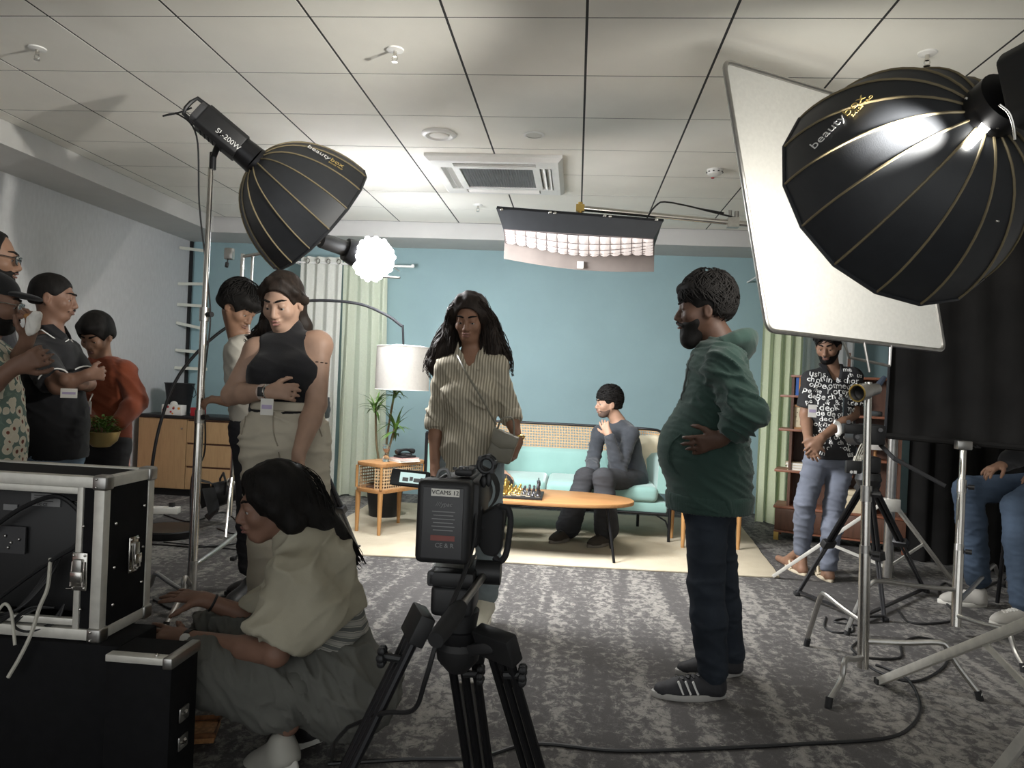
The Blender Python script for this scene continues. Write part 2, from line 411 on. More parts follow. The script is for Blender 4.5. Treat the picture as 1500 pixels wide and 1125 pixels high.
# ------------------------------------------------------------------ rug
def rug_mat():
    m, nt, b = new_mat('cream_rug')
    tc = nd(nt, 'ShaderNodeTexCoord')
    n1 = nd(nt, 'ShaderNodeTexNoise', Scale=2.5, Detail=5.0); nt.links.new(tc.outputs['Object'], n1.inputs['Vector'])
    rp = nd(nt, 'ShaderNodeValToRGB'); ramp_set(rp, [(0.3, (0.46, 0.40, 0.30)), (0.55, (0.55, 0.49, 0.37)), (0.75, (0.49, 0.42, 0.30))])
    nt.links.new(n1.outputs['Fac'], rp.inputs['Fac']); nt.links.new(rp.outputs['Color'], b.inputs['Base Color'])
    n2 = nd(nt, 'ShaderNodeTexNoise', Scale=180.0); nt.links.new(tc.outputs['Object'], n2.inputs['Vector'])
    bp = nd(nt, 'ShaderNodeBump', Strength=0.6, Distance=0.006); nt.links.new(n2.outputs['Fac'], bp.inputs['Height']); nt.links.new(bp.outputs['Normal'], b.inputs['Normal'])
    b.inputs['Roughness'].default_value = 0.95; b.inputs['Specular IOR Level'].default_value = 0.1
    return m
M['rug'] = rug_mat()
m = MB(); nx, ny = 24, 16
c00, c10, c11, c01 = Vector((-1.93, 5.12, 0)), Vector((1.44, 5.26, 0)), Vector((1.60, 7.42, 0)), Vector((-1.95, 7.35, 0))
outl = []
for i in range(nx): outl.append(c00.lerp(c10, i/nx))
for i in range(ny): outl.append(c10.lerp(c11, i/ny))
for i in range(nx): outl.append(c11.lerp(c01, i/nx))
for i in range(ny): outl.append(c01.lerp(c00, i/ny))
outl = [p+Vector((random.uniform(-.006, .006), random.uniform(-.006, .006), 0.0)) for p in outl]
m.prism(outl, (0, 0, 0.013))
setp(m.build('rug', M['rug'], bevel=0.004, smooth=60, loc=(-0.2, 6.2, 0)), 'large plain cream rug under the sofa and coffee table', 'rug')
RZ = 0.013

# ------------------------------------------------------------------ curtains
def cloth_trans(name, c, tw=0.45):
    m = bpy.data.materials.new(name); m.use_nodes = True; nt = m.node_tree
    for n in list(nt.nodes): nt.nodes.remove(n)
    out = nd(nt, 'ShaderNodeOutputMaterial'); mix = nd(nt, 'ShaderNodeMixShader'); mix.inputs[0].default_value = tw
    d = nd(nt, 'ShaderNodeBsdfDiffuse'); tr = nd(nt, 'ShaderNodeBsdfTranslucent')
    tc = nd(nt, 'ShaderNodeTexCoord'); nz = nd(nt, 'ShaderNodeTexNoise', Scale=60.0, Detail=3.0); nt.links.new(tc.outputs['Object'], nz.inputs['Vector'])
    rp = nd(nt, 'ShaderNodeValToRGB'); ramp_set(rp, [(0.3, [x*0.93 for x in c]), (0.7, c)]); nt.links.new(nz.outputs['Fac'], rp.inputs['Fac'])
    for s_ in (d, tr): nt.links.new(rp.outputs['Color'], s_.inputs['Color'])
    nt.links.new(d.outputs[0], mix.inputs[1]); nt.links.new(tr.outputs[0], mix.inputs[2]); nt.links.new(mix.outputs[0], out.inputs['Surface'])
    return m
M['curt_green'] = cloth_trans('pale_green_voile', (0.80, 0.83, 0.68))
M['curt_white'] = cloth_trans('ivory_voile', (0.82, 0.81, 0.74), 0.3)
M['curt_lime'] = cloth_trans('pale_lime_voile', (0.80, 0.85, 0.62), 0.4)
M['sheer'] = cloth_trans('white_sheer', (0.85, 0.85, 0.84), 0.5)
def curtain(name, label, x0, x1, y, ztop, folds, amp, m_, group=None, ring=True, x1b=None, seed=0, hem=0.012):
    rnd = random.Random(seed)
    t = thing(name, label, 'curtain', ((x0+x1)/2, y, 0), group)
    n = folds*10; rows = 26; x1b = x1 if x1b is None else x1b
    ph = [rnd.uniform(-.6, .6) for _ in range(folds+2)]
    vv = []
    for j in range(rows+1):
        v = j/rows; z = ztop*(1-v)+hem*v
        xe = x1*(1-v)+x1b*v
        for i in range(n+1):
            u = i/n; k = u*folds
            p = ph[int(k)]*(1-(k % 1))+ph[min(int(k)+1, folds+1)]*(k % 1)
            A = amp*(0.75+0.5*v)*(0.8+0.3*math.sin(5*u+seed))
            yy = y + A*math.sin(2*PI*k+p*v*2.2) + 0.02*v*math.sin(3.1*k+seed)
            xx = x0+(xe-x0)*u + 0.35*amp*math.sin(4*PI*k+p)*v
            if j == rows: yy += 0.015*math.sin(7*k)
            vv.append((xx, yy, z + (0.006*math.sin(9*u) if j == rows else 0)))
    ff = [(j*(n+1)+i, j*(n+1)+i+1, (j+1)*(n+1)+i+1, (j+1)*(n+1)+i) for j in range(rows) for i in range(n)]
    o = MB().add(vv, ff).build('cloth', m_, t, smooth=180)
    if ring:
        for k in range(folds):
            for q in (0.25, 0.75):
                x = x0+(x1-x0)*(k+q)/folds; s = 1 if q == 0.25 else -1
                MB().torus((x, y+s*amp*0.75, ztop-0.05), (0.4, 1, 0), 0.024, 0.005, 18, 6).build('grommet', M['chrome'], t)
    return t
curtain('curtain', 'ivory curtain panel hanging from the rod by its grommets', -2.90, -2.46, 7.62, 2.46, 4, 0.045, M['curt_white'], seed=1)
curtain('curtain', 'pale green voile curtain beside the paper shade lamp', -2.44, -1.98, 7.60, 2.44, 4, 0.055, M['curt_green'], seed=2, x1b=-1.93)
curtain('curtain', 'pale lime curtain hanging beside the dark wood bookshelf', 1.76, 2.14, 7.42, 2.44, 4, 0.05, M['curt_lime'], seed=5)
curtain('curtain', 'white sheer curtain hanging behind the bookshelf', 2.12, 2.72, 7.70, 2.44, 6, 0.035, M['sheer'], seed=8, ring=False)
t = thing('curtain_rod', 'thin white curtain rod carrying the ivory and green curtains', 'rod', (-2.4, 7.53, 2.39))
MB().cyl((-3.0, 7.62, 2.40), (-1.72, 7.60, 2.385), 0.012).build('pole', M['white'], t)
for x in (-3.0, -1.72): MB().ball((x, 7.61, 2.392), 0.02).build('finial', M['white'], t)
for x in (-2.95, -1.95): MB().cyl((x, 7.61, 2.39), (x, YB-0.002, 2.39), 0.008).build('bracket', M['white'], t)
t = thing('curtain_rod', 'thin white curtain rod above the lime and sheer curtains', 'rod', (2.2, 7.45, 2.39))
MB().cyl((1.70, 7.43, 2.40), (2.9, 7.46, 2.38), 0.012).build('pole', M['white'], t)
for x in (1.72, 2.85): MB().cyl((x, 7.45, 2.39), (x, YB-0.002, 2.39), 0.008).build('bracket', M['white'], t)
# ================================================================== SET FURNITURE
M['oak'] = wood('honey_oak', (0.30, 0.145, 0.052), (0.40, 0.205, 0.08), 2.2, (1.5, 14, 14))
M['oak_leg'] = wood('honey_oak_leg', (0.36, 0.18, 0.06), (0.45, 0.24, 0.09), 2.2, (14, 14, 1.2))
M['walnut'] = wood('red_walnut', (0.17, 0.06, 0.03), (0.26, 0.10, 0.055), 2.5, (1.5, 12, 12))
M['walnut_v'] = wood('dark_walnut', (0.075, 0.035, 0.02), (0.12, 0.055, 0.034), 2.5, (12, 12, 1.2))
M['beech'] = wood('beech_laminate', (0.43, 0.27, 0.13), (0.50, 0.32, 0.16), 3.0, (10, 10, 1.0))
M['mint'] = mat('mint_velvet', (0.25, 0.42, 0.385), 0.8, 0, 0.08, 3, 0.1, 200, 0.2, sheen=0.5)
M['cream_cushion'] = mat('cream_cushion', (0.68, 0.62, 0.46), 0.85, 0, 0.05, 8)
def cane_mat(name, scale=40, c=(0.60, 0.40, 0.22)):
    m, nt, b = new_mat(name)
    tc = nd(nt, 'ShaderNodeTexCoord'); uv = tc.outputs['UV']
    sp = nd(nt, 'ShaderNodeSeparateXYZ'); nt.links.new(uv, sp.inputs[0])
    fac = None
    for ax_ in ('X', 'Y'):
        mu = nd(nt, 'ShaderNodeMath', operation='MULTIPLY'); nt.links.new(sp.outputs[ax_], mu.inputs[0]); mu.inputs[1].default_value = scale
        fr = nd(nt, 'ShaderNodeMath', operation='FRACT'); nt.links.new(mu.outputs[0], fr.inputs[0])
        gt = nd(nt, 'ShaderNodeMath', operation='GREATER_THAN'); nt.links.new(fr.outputs[0], gt.inputs[0]); gt.inputs[1].default_value = 0.40
        if fac is None: fac = gt.outputs[0]
        else:
            ml = nd(nt, 'ShaderNodeMath', operation='MULTIPLY'); nt.links.new(fac, ml.inputs[0]); nt.links.new(gt.outputs[0], ml.inputs[1]); fac = ml.outputs[0]
    inv = nd(nt, 'ShaderNodeMath', operation='SUBTRACT'); inv.inputs[0].default_value = 1.0; nt.links.new(fac, inv.inputs[1])
    nt.links.new(inv.outputs[0], b.inputs['Alpha'])
    nz = nd(nt, 'ShaderNodeTexNoise', Scale=30.0); nt.links.new(uv, nz.inputs['Vector'])
    rp = nd(nt, 'ShaderNodeValToRGB'); ramp_set(rp, [(0.3, [x*0.85 for x in c]), (0.7, c)]); nt.links.new(nz.outputs['Fac'], rp.inputs['Fac']); nt.links.new(rp.outputs['Color'], b.inputs['Base Color'])
    b.inputs['Roughness'].default_value = 0.6
    return m
M['cane'] = cane_mat('woven_cane')
def sheet(name, rows, m_, parent, smooth=180):
    """grid of world points -> open sheet with UVs in metres"""
    n = len(rows[0]); vv = [p for r in rows for p in r]
    ff = [(j*n+i, j*n+i+1, (j+1)*n+i+1, (j+1)*n+i) for j in range(len(rows)-1) for i in range(n-1)]
    me = bpy.data.meshes.new(name); me.from_pydata([tuple(v) for v in vv], [], ff)
    uvs = {}; 
    for j, r in enumerate(rows):
        d = 0
        for i in range(n):
            if i: d += (Vector(r[i])-Vector(r[i-1])).length
            uvs[j*n+i] = (d, sum((Vector(rows[q][i])-Vector(rows[q-1][i])).length for q in range(1, j+1)))
    ul = me.uv_layers.new(name='UVMap')
    for lp in me.loops: ul.data[lp.index].uv = uvs[lp.vertex_index]
    me.shade_smooth()
    return link(name, me, parent, m_)

# ------------------------------------------------------------------ sofa
sx0, sx1, sy0, sy1 = -1.22, 0.80, 6.17, 6.93
t = thing('sofa', 'mint green velvet sofa with curved cane backrest and black metal frame', 'sofa', ((sx0+sx1)/2, sy0, RZ))
# curved back path (wraps into the arms)
def back_path(inset=0.0, n=40):
    x0, x1, y0, y1 = sx0+inset, sx1-inset, sy0, sy1-inset; r = 0.42
    P = [Vector((x0, y0+0.04, 0))]
    P += [Vector((x0+r-r*math.cos(a), y1-r+r*math.sin(a), 0)) for a in [PI/2*i/8 for i in range(9)]]
    P += [Vector((x1-r+r*math.sin(a), y1-r+r*math.cos(a), 0)) for a in [PI/2*i/8 for i in range(9)]]
    P += [Vector((x1, y0+0.04, 0))]
    return P
def lift(P, f): return [Vector((p.x, p.y, f(i/(len(P)-1)))) for i, p in enumerate(P)]
def arm_h(u, lo, hi):   # lower at the two arm ends
    e = min(u, 1-u); s = min(1, e/0.22); s = s*s*(3-2*s); return lo+(hi-lo)*s
bp = back_path()
top = lift(bp, lambda u: arm_h(u, 0.80, 0.885)); low = lift(bp, lambda u: arm_h(u, 0.66, 0.64))
MB().tube(top, 0.012, 8).build('back_rail', M['black_metal'], t)
sheet('cane_panel', [[a.lerp(b, k/3) for a, b in zip(low, top)] for k in range(4)], M['cane'], t)
m = MB(); inner = back_path(0.10)
# padded lower band of the back: closed strip with a rounded section
sec = []
for (d, z) in ((0.0, 0.40), (0.0, 0.62), (0.03, 0.67), (0.075, 0.665), (0.10, 0.62), (0.11, 0.40)): sec.append((d, z))
rows = []
bi = [back_path(d) for d, _ in sec]
for k, (d, z) in enumerate(sec):
    rows.append([Vector((p.x, p.y, z + (0.07*(1-min(1, min(i, len(bp)-1-i)/5.0)) if z > 0.6 else 0))) for i, p in enumerate(bi[k])])
n = len(rows[0]); vv = [p for r in rows for p in r]; K = len(rows)
ff = [(j*n+i, j*n+i+1, ((j+1) % K)*n+i+1, ((j+1) % K)*n+i) for j in range(K) for i in range(n-1)]
ff += [tuple(j*n for j in range(K)), tuple(j*n+n-1 for j in reversed(range(K)))]
m.add(vv, ff); m.build('back_pad', M['mint'], t, smooth=60)
m = MB(); m.bounds(sx0+0.02, sx1-0.02, sy0+0.03, sy1-0.10, 0.24, 0.33); m.build('seat_base', M['mint'], t, bevel=0.02)
for a, b in ((sx0+0.10, (sx0+sx1)/2-0.003), ((sx0+sx1)/2+0.003, sx1-0.10)):
    MB().bounds(a, b, sy0, sy1-0.12, 0.325, 0.455).build('seat_cushion', M['mint'], t, bevel=0.045, seg=4)
m = MB()
m.tube([(sx0+0.03, sy0+0.03, 0.235), (sx1-0.03, sy0+0.03, 0.235), (sx1-0.03, sy1-0.12, 0.235), (sx0+0.03, sy1-0.12, 0.235)], 0.012, 8, closed=True)
m.build('base_frame', M['black_metal'], t)
for x, y, zt in ((sx0+0.0, sy0+0.03, 0.80), (sx1, sy0+0.03, 0.80), (sx0+0.2, sy1-0.12, 0.24), (sx1-0.2, sy1-0.12, 0.24)):
    m = MB(); m.cyl((x, y, RZ), (x, y, zt), 0.013)
    if zt > 0.5:
        s = 1 if x < 0 else -1
        m.tube([(x, y, 0.10), (x+s*0.03, y, 0.18), (x+s*0.12, y, 0.232)], 0.007, 8)
    m.build('leg', M['black_metal'], t)
c = MB().box((0, 0, 0), (0.36, 0.12, 0.36)).mesh('scatter_cushion', bevel=0.05, seg=4)
c.transform(Matrix.Translation((0.60, 6.72, 0.655)) @ Matrix.Rotation(-0.25, 4, 'X') @ Matrix.Rotation(-0.4, 4, 'Z'))
setp(link('scatter_cushion', c, None, M['cream_cushion'], loc=(0.60, 6.72, 0.47)), 'cream scatter cushion in the corner of the mint sofa', 'cushion')

# ------------------------------------------------------------------ coffee table
cx, cy, zt = -0.24, 5.58, 0.425
t = thing('coffee_table', 'long oval wooden coffee table on slim black legs', 'table', (cx, cy, RZ))
def oval(a, b, z, n=48): return [Vector((cx+a*math.copysign(abs(math.cos(q))**0.8, math.cos(q)), cy+b*math.copysign(abs(math.sin(q))**0.9, math.sin(q)), z)) for q in [2*PI*i/n for i in range(n)]]
MB().prism(oval(0.70, 0.33, zt-0.028), (0, 0, 0.028)).build('table_top', M['oak'], t, bevel=0.006)
MB().prism(oval(0.62, 0.26, zt-0.045), (0, 0, 0.017)).build('under_frame', M['black_metal'], t)
for sxx, syy in ((1, -1), (1, 1), (-1, -1), (-1, 1)):
    MB().cyl((cx+sxx*0.50, cy+syy*0.16, zt-0.03), (cx+sxx*0.56, cy+syy*0.235, RZ), 0.013, 0.010).build('leg', M['black_metal'], t)

# chess board and men
bx, by = -0.36, 5.50
M['board_dark'] = mat('chess_square_dark', (0.03, 0.025, 0.022), 0.35)
M['board_light'] = mat('chess_square_light', (0.42, 0.36, 0.27), 0.35)
t = thing('chess_board', 'dark framed chess board lying on the coffee table', 'chess board', (bx, by, zt))
MB().bounds(bx-0.155, bx+0.155, by-0.17, by+0.17, zt, zt+0.018).build('frame', M['black'], t, bevel=0.003)
sq_d = MB(); sq_l = MB()
for i in range(8):
    for j in range(8):
        x = bx-0.136+i*0.034; y = by-0.14+j*0.035
        mq = MB().bounds(x+0.0006, x+0.0334, y+0.0006, y+0.0344, zt+0.0175, zt+0.0195)
        mq.build('square', M['board_dark' if (i+j) % 2 == 0 else 'board_light'], t, smooth=0)
profs = {'pawn': [(0, 0), (.011, 0), (.011, .004), (.006, .009), (.004, .02), (.0065, .022), (.007, .028), (.004, .033), (0, .034)],
         'bishop': [(0, 0), (.013, 0), (.013, .005), (.007, .01), (.005, .032), (.009, .036), (.008, .045), (.003, .054), (0, .055)],
         'rook': [(0, 0), (.013, 0), (.013, .005), (.008, .01), (.007, .03), (.011, .034), (.011, .044), (0, .044)],
         'queen': [(0, 0), (.014, 0), (.014, .006), (.008, .012), (.005, .042), (.011, .048), (.009, .06), (.003, .064), (0, .066)],
         'king': [(0, 0), (.014, 0), (.014, .006), (.008, .012), (.006, .048), (.011, .054), (.010, .062), (.003, .066), (.003, .076), (0, .077)]}
M['gold_metal'] = mat('gold_metal', (0.60, 0.42, 0.12), 0.3, 0.9)
M['silver_metal'] = mat('gunmetal', (0.10, 0.10, 0.11), 0.35, 0.8)
back = ['rook', 'bishop', 'bishop', 'queen', 'king', 'bishop', 'bishop', 'rook']
pm = {}
for k, pr_ in profs.items():
    for col in ('gold_metal', 'silver_metal'):
        q = MB().lathe([(r*1.25, z*1.55) for r, z in pr_], (0, 0, 0), n=12)
        q = q.mesh(k); q.materials.append(M[col]); pm[k, col] = q
for side, col, w_ in ((0, 'gold_metal', 'gold'), (1, 'silver_metal', 'gunmetal')):
    for j in range(8):
        for i, kind in ((0, back[j]), (1, 'pawn')):
            ii = i+(j*5 % 3 if i else 0) if side == 0 else 7-i-(j*7 % 3 if i else 0)
            o = bpy.data.objects.new('chess_'+kind, pm[kind, col]); COL.objects.link(o)
            o.location = (bx-0.119+ii*0.034+random.uniform(-.004, .004), by-0.1225+j*0.035, zt+0.0195)
            setp(o, w_+' coloured chess '+kind+' standing on the board on the coffee table', 'chess piece', w_+' chess men')

# ------------------------------------------------------------------ cane side tables
def side_table(label, C0, u_, L, v_, W, ztop):
    C0 = Vector(C0); u = Vector(u_).normalized(); v = Vector(v_).normalized()
    t = thing('side_table', label, 'side table', (C0.x, C0.y, RZ))
    zb = ztop-0.235
    def rrect(g, z, r=0.07):
        out = []
        for (a, b, s) in ((g+r, g+r, 2), (L-g-r, g+r, 3), (L-g-r, W-g-r, 0), (g+r, W-g-r, 1)):
            for k in range(7):
                q = PI/2*(s+k/6); out.append(C0+u*(a+r*math.cos(q))+v*(b+r*math.sin(q))+Vector((0, 0, z)))
        return out
    MB().prism(rrect(0, ztop-0.03), (0, 0, 0.03)).build('table_top', M['oak'], t, bevel=0.004)
    MB().prism(rrect(0, zb), (0, 0, 0.03)).build('bottom_board', M['oak'], t, bevel=0.004)
    ring = rrect(0.012, zb+0.03); ring = ring[21:]+ring[:21]
    # cane wraps everything but the middle of the long front, which stays an open cubby
    keep = ring[:]
    keep = [keep[-1]]+keep
    st = 7
    path = ring[st:]+ring[:st]
    cut = [p for p in path]
    hgt = ztop-0.06-zb
    sheet('cane_panel', [[p+Vector((0, 0, hgt*k/2)) for p in cut] for k in range(3)], M['cane'], t)
    MB().prism(rrect(0.05, zb+0.03), (0, 0, 0.004)).build('cubby_floor', M['walnut_v'], t)
    m = MB()
    for (a, b) in ((0.02, 0.02), (L-0.02, 0.02), (0.02, W-0.02), (L-0.02, W-0.02)):
        p = C0+u*a+v*b; m.cyl((p.x, p.y, zb+0.03), (p.x, p.y, ztop-0.03), 0.012)
    m.build('corner_post', M['oak_leg'], t)
    for (a, b) in ((0.03, 0.03), (L-0.03, 0.03), (0.03, W-0.03), (L-0.03, W-0.03)):
        p = C0+u*a+v*b
        MB().cyl((p.x, p.y, zb+0.005), (p.x, p.y, RZ), 0.022, 0.014, 14).build('leg', M['oak_leg'], t)
    return t
STZ = 0.572
side_table('honey wood and cane side table carrying the telephone and hourglass', (-1.47, 5.73, 0), (0.48, 0.877, 0), 0.55, (-0.877, 0.48, 0), 0.30, STZ)
side_table('honey wood and cane side table at the end of the sofa beside the hoodie man', (0.86, 5.98, 0), (1, 0.12, 0), 0.50, (-0.12, 1, 0), 0.42, 0.60)

# hourglass
hg = Vector((-1.49, 5.93, STZ))
t = thing('hourglass', 'small glass hourglass with pink sand on the side table', 'hourglass', hg)
MB().lathe([(0.024, 0.004), (0.030, 0.02), (0.024, 0.045), (0.005, 0.066), (0.005, 0.070), (0.024, 0.09), (0.030, 0.115), (0.024, 0.132)], hg, n=20).build('glass_bulb', M['glass'], t)
M['sand'] = mat('pink_sand', (0.62, 0.36, 0.22), 0.9)
MB().lathe([(0, 0.072), (0.018, 0.088), (0.026, 0.105), (0.0, 0.106)], hg, n=16).build('sand', M['sand'], t)
for z in (0.0, 0.132): MB().cyl(hg+Vector((0, 0, z)), hg+Vector((0, 0, z+0.005)), 0.031).build('end_disc', M['glass'], t)
# books + telephone
bo = Vector((-1.36, 6.03, STZ))
z = STZ
for i, (w_, d_, h_, mm, lb) in enumerate(((0.20, 0.16, 0.014, M['paper'], 'white covered book lying under a pink book on the side table'), (0.19, 0.15, 0.016, mat('pink_cover', (0.60, 0.36, 0.33), 0.6), 'pink covered book lying under the black telephone'))):
    tb = thing('book', lb, 'book', (bo.x, bo.y, z), 'books under the telephone')
    R = Matrix.Rotation(0.75+0.15*i, 3, 'Z')
    MB().box((bo.x, bo.y, z+h_/2), (w_-0.006, d_-0.006, h_-0.004), R).build('pages', M['paper'], tb)
    for q in (0.001, h_-0.001): MB().box((bo.x, bo.y, z+q), (w_, d_, 0.002), R).build('cover', mm, tb)
    z += h_+0.0005
t = thing('telephone', 'black corded telephone with its handset on top, resting on books', 'telephone', (bo.x, bo.y, z))
m = MB(); R = Matrix.Rotation(0.9, 3, 'Z')
m.prism([Vector((bo.x, bo.y, z))+R @ Vector(p) for p in ((-0.075, -0.055, 0), (0.075, -0.055, 0), (0.075, 0.055, 0), (-0.075, 0.055, 0))], (0, 0, 0.018))
m.prism([Vector((bo.x, bo.y, z+0.018))+R @ Vector(p) for p in ((-0.05, -0.035, 0), (0.05, -0.035, 0), (0.05, 0.045, 0), (-0.05, 0.045, 0))], (0, 0, 0.018)); m.build('body', M['black'], t, bevel=0.006)
hp = [Vector((bo.x, bo.y, z+0.045))+R @ Vector((-0.09+0.18*i/10, 0.0, 0.018*math.sin(PI*i/10))) for i in range(11)]
MB().tube(hp, [0.02, 0.022, 0.016, 0.011, 0.010, 0.010, 0.010, 0.011, 0.016, 0.022, 0.02], 10).build('handset', M['black'], t)
MB().cyl(Vector((bo.x, bo.y, z+0.034))+R @ Vector((0, -0.045, -0.012)), Vector((bo.x, bo.y, z+0.040))+R @ Vector((0, -0.045, -0.012)), 0.022).build('dial', M['dark_grey'], t)

# ------------------------------------------------------------------ tall leafy plant in a black pot
pp = Vector((-1.66, 6.62, RZ))
M['leaf'] = mat('dracaena_leaf', (0.10, 0.19, 0.035), 0.45, 0, 0.35, 12)
M['leaf_dark'] = mat('small_leaf', (0.12, 0.22, 0.04), 0.5, 0, 0.45, 25)
M['stem'] = mat('plant_stem', (0.20, 0.15, 0.08), 0.8)
t = thing('potted_plant', 'tall dracaena with spiky leaf tufts in a black pot beside the curtain', 'plant', pp)
MB().lathe([(0, 0.0), (0.13, 0.0), (0.165, 0.26), (0.165, 0.28), (0.15, 0.28), (0.145, 0.24), (0, 0.24)], pp, n=24).build('pot', M['black'], t)
def blade(m, base, d, L, w_, droop, seg=6):
    d = Vector(d).normalized(); s = d.cross(Vector((0, 0, 1))); s = s.normalized() if s.length > 1e-3 else Vector((1, 0, 0))
    L_, R_, C_ = [], [], []
    p = Vector(base); dd = d.copy()
    for i in range(seg+1):
        q = i/seg; ww = w_*math.sin(PI*min(1, 0.12+q*0.88))*(1-q*0.3)
        if i == seg: ww = 0.001
        nn = s.cross(dd).normalized()
        L_.append(p-s*ww+nn*ww*0.35); R_.append(p+s*ww+nn*ww*0.35); C_.append(p.copy())
        p = p+dd*(L/seg); dd = (dd+Vector((0, 0, -droop/seg))).normalized()
    n = seg+1
    m.add(L_+C_+R_, [(i, i+1, n+i+1, n+i) for i in range(seg)]+[(n+i, n+i+1, 2*n+i+1, 2*n+i) for i in range(seg)])
rnd = random.Random(3)
for (tip, lean) in (((-1.57, 6.55, 0.84), 0), ((-1.60, 6.60, 1.16), 0), ((-1.80, 6.70, 1.0), 0)):
    tip = Vector(tip); MB().tube(curve_pts([pp+Vector((0.0, 0, 0.24)), (pp+tip)/2+Vector((-0.03, 0, 0.1)), tip], 10), 0.010, 6).build('stem', M['stem'], t)
    for k in range(26):
        a = rnd.uniform(0, 2*PI); e = rnd.uniform(-0.15, 1.3)
        m = MB(); blade(m, tip-Vector((0, 0, rnd.uniform(0, 0.10))), (math.cos(a)*math.cos(e), math.sin(a)*math.cos(e), math.sin(e)), rnd.uniform(0.14, 0.24), 0.013, 0.9)
        m.build('leaf', M['leaf'], t, smooth=60)

# ------------------------------------------------------------------ arc floor lamp
M['shade'] = cloth_trans('white_paper_shade', (0.66, 0.63, 0.58), 0.25)
lb = FL(246, 784); sh = AT(590, 540, 6.15)
t = thing('arc_floor_lamp', 'black arc floor lamp with a white drum shade hanging over the side table', 'lamp', (lb.x, lb.y, 0))
MB().lathe([(0, 0), (0.205, 0), (0.215, 0.008), (0.215, 0.05), (0.205, 0.058), (0.0, 0.060)], (lb.x, lb.y, 0), n=36).build('base', M['black_metal'], t)
P0 = AT(217, 768, lb.y+0.02)
ctrl = [Vector((P0.x, P0.y, 0.06)), AT(222, 690, lb.y), AT(235, 620, lb.y+0.05), AT(262, 550, lb.y+0.12), AT(315, 492, lb.y+0.25), AT(375, 458, lb.y+0.42), AT(445, 441, lb.y+0.6), AT(520, 444, lb.y+0.72), AT(565, 461, lb.y+0.77), AT(589, 478, 6.15)]
MB().tube(curve_pts(ctrl, 60), 0.012, 10).build('arc_pole', M['black_metal'], t)
MB().cyl(AT(590, 476, 6.15), AT(591, 511, 6.15), 0.009).build('drop_rod', M['black_metal'], t)
zs0 = AT(590, 571, 6.15).z; zs1 = AT(590, 508, 6.15).z; hr = 0.222
m = MB(); m.lathe([(hr, zs0), (hr*0.985, zs1)], (sh.x, sh.y, 0), n=40); s_ = m.build('lamp_shade', M['shade'], t)
m = MB()
for z, rr in ((zs0, hr), (zs1, hr*0.985)): m.torus((sh.x, sh.y, z), (0, 0, 1), rr, 0.003, 40, 6)
for a in (0.3, 0.3+2*PI/3, 0.3+4*PI/3): m.tube([(sh.x, sh.y, zs1+0.015), (sh.x+hr*0.6*math.cos(a), sh.y+hr*0.6*math.sin(a), zs1+0.012), (sh.x+hr*0.98*math.cos(a), sh.y+hr*0.98*math.sin(a), zs1)], 0.0035, 6)
m.build('shade_ring', M['white'], t)
MB().ball((sh.x, sh.y, (zs0+zs1)/2+0.03), 0.04).build('bulb', M['white'], t)

# ------------------------------------------------------------------ credenza with bins and boxes
cx0, cx1, cy0, cy1 = -4.24, -2.62, 7.02, 7.50
t = thing('credenza', 'beech credenza with drawers and a black top against the grey wall', 'cabinet', ((cx0+cx1)/2, (cy0+cy1)/2, 0))
MB().bounds(cx0+0.01, cx1-0.01, cy0+0.02, cy1, 0.07, 0.755).build('body', M['beech'], t)
MB().bounds(cx0+0.02, cx1-0.02, cy0+0.05, cy1-0.02, 0.0, 0.07).build('plinth', M['black_rough'], t)
MB().bounds(cx0-0.01, cx1+0.01, cy0-0.01, cy1, 0.755, 0.785).build('top', M['black'], t, bevel=0.003)
xa = cx0+0.50
d_ = MB().bounds(cx0+0.012, xa-0.003, cy0, cy0+0.018, 0.075, 0.75).build('door', M['beech'], t, bevel=0.0015, seg=1)
MB().cyl((xa-0.05, cy0-0.004, 0.66), (xa-0.05, cy0+0.002, 0.66), 0.009).build('lock', M['steel'], d_)
for k in range(2):
    x0_ = xa+k*0.48
    for j in range(3):
        z0_ = 0.075+j*0.226
        d_ = MB().bounds(x0_+0.003, x0_+0.475, cy0, cy0+0.018, z0_, z0_+0.208).build('drawer', M['beech'], t, bevel=0.0015, seg=1)
        MB().bounds(x0_+0.01, x0_+0.46, cy0+0.012, cy0+0.020, z0_+0.208, z0_+0.223).build('finger_pull', M['walnut_v'], d_)
M['bin_mesh'] = mat('black_wire_mesh', (0.02, 0.02, 0.022), 0.55, 0.3)
for i, (px, lab, op) in enumerate(((262, 'black tapered waste bin with a wire handle on the credenza', 1),)):
    p = AT(px, 600, 7.30); p.z = 0.785
    t = thing('waste_bin', lab, 'bin', p)
    MB().lathe([(0.0, 0.0), (0.10, 0.0), (0.14, 0.30), (0.144, 0.305), (0.136, 0.305), (0.097, 0.008), (0, 0.008)], p, n=28).build('bucket', M['bin_mesh'] if op else M['dark_grey'], t)
    MB().torus(p+Vector((0, 0, 0.305)), (0, 0, 1), 0.142, 0.005, 28, 6).build('rim', M['black'], t)
    if op:
        MB().tube([p+Vector(q) for q in ((0.14, -0.02, 0.30), (0.17, -0.02, 0.25), (0.185, -0.02, 0.20), (0.16, -0.02, 0.17), (0.132, -0.02, 0.20))], 0.004, 6).build('handle', M['black'], t)
p = AT(254, 612, 7.07); p.z = 0.785
t = thing('tissue_box', 'white floral tissue box on the edge of the credenza', 'tissue box', p)
MB().bounds(p.x-0.10, p.x+0.10, p.y-0.045, p.y+0.055, 0.785, 0.885).build('box', M['paper'], t, bevel=0.002)
rnd = random.Random(5)
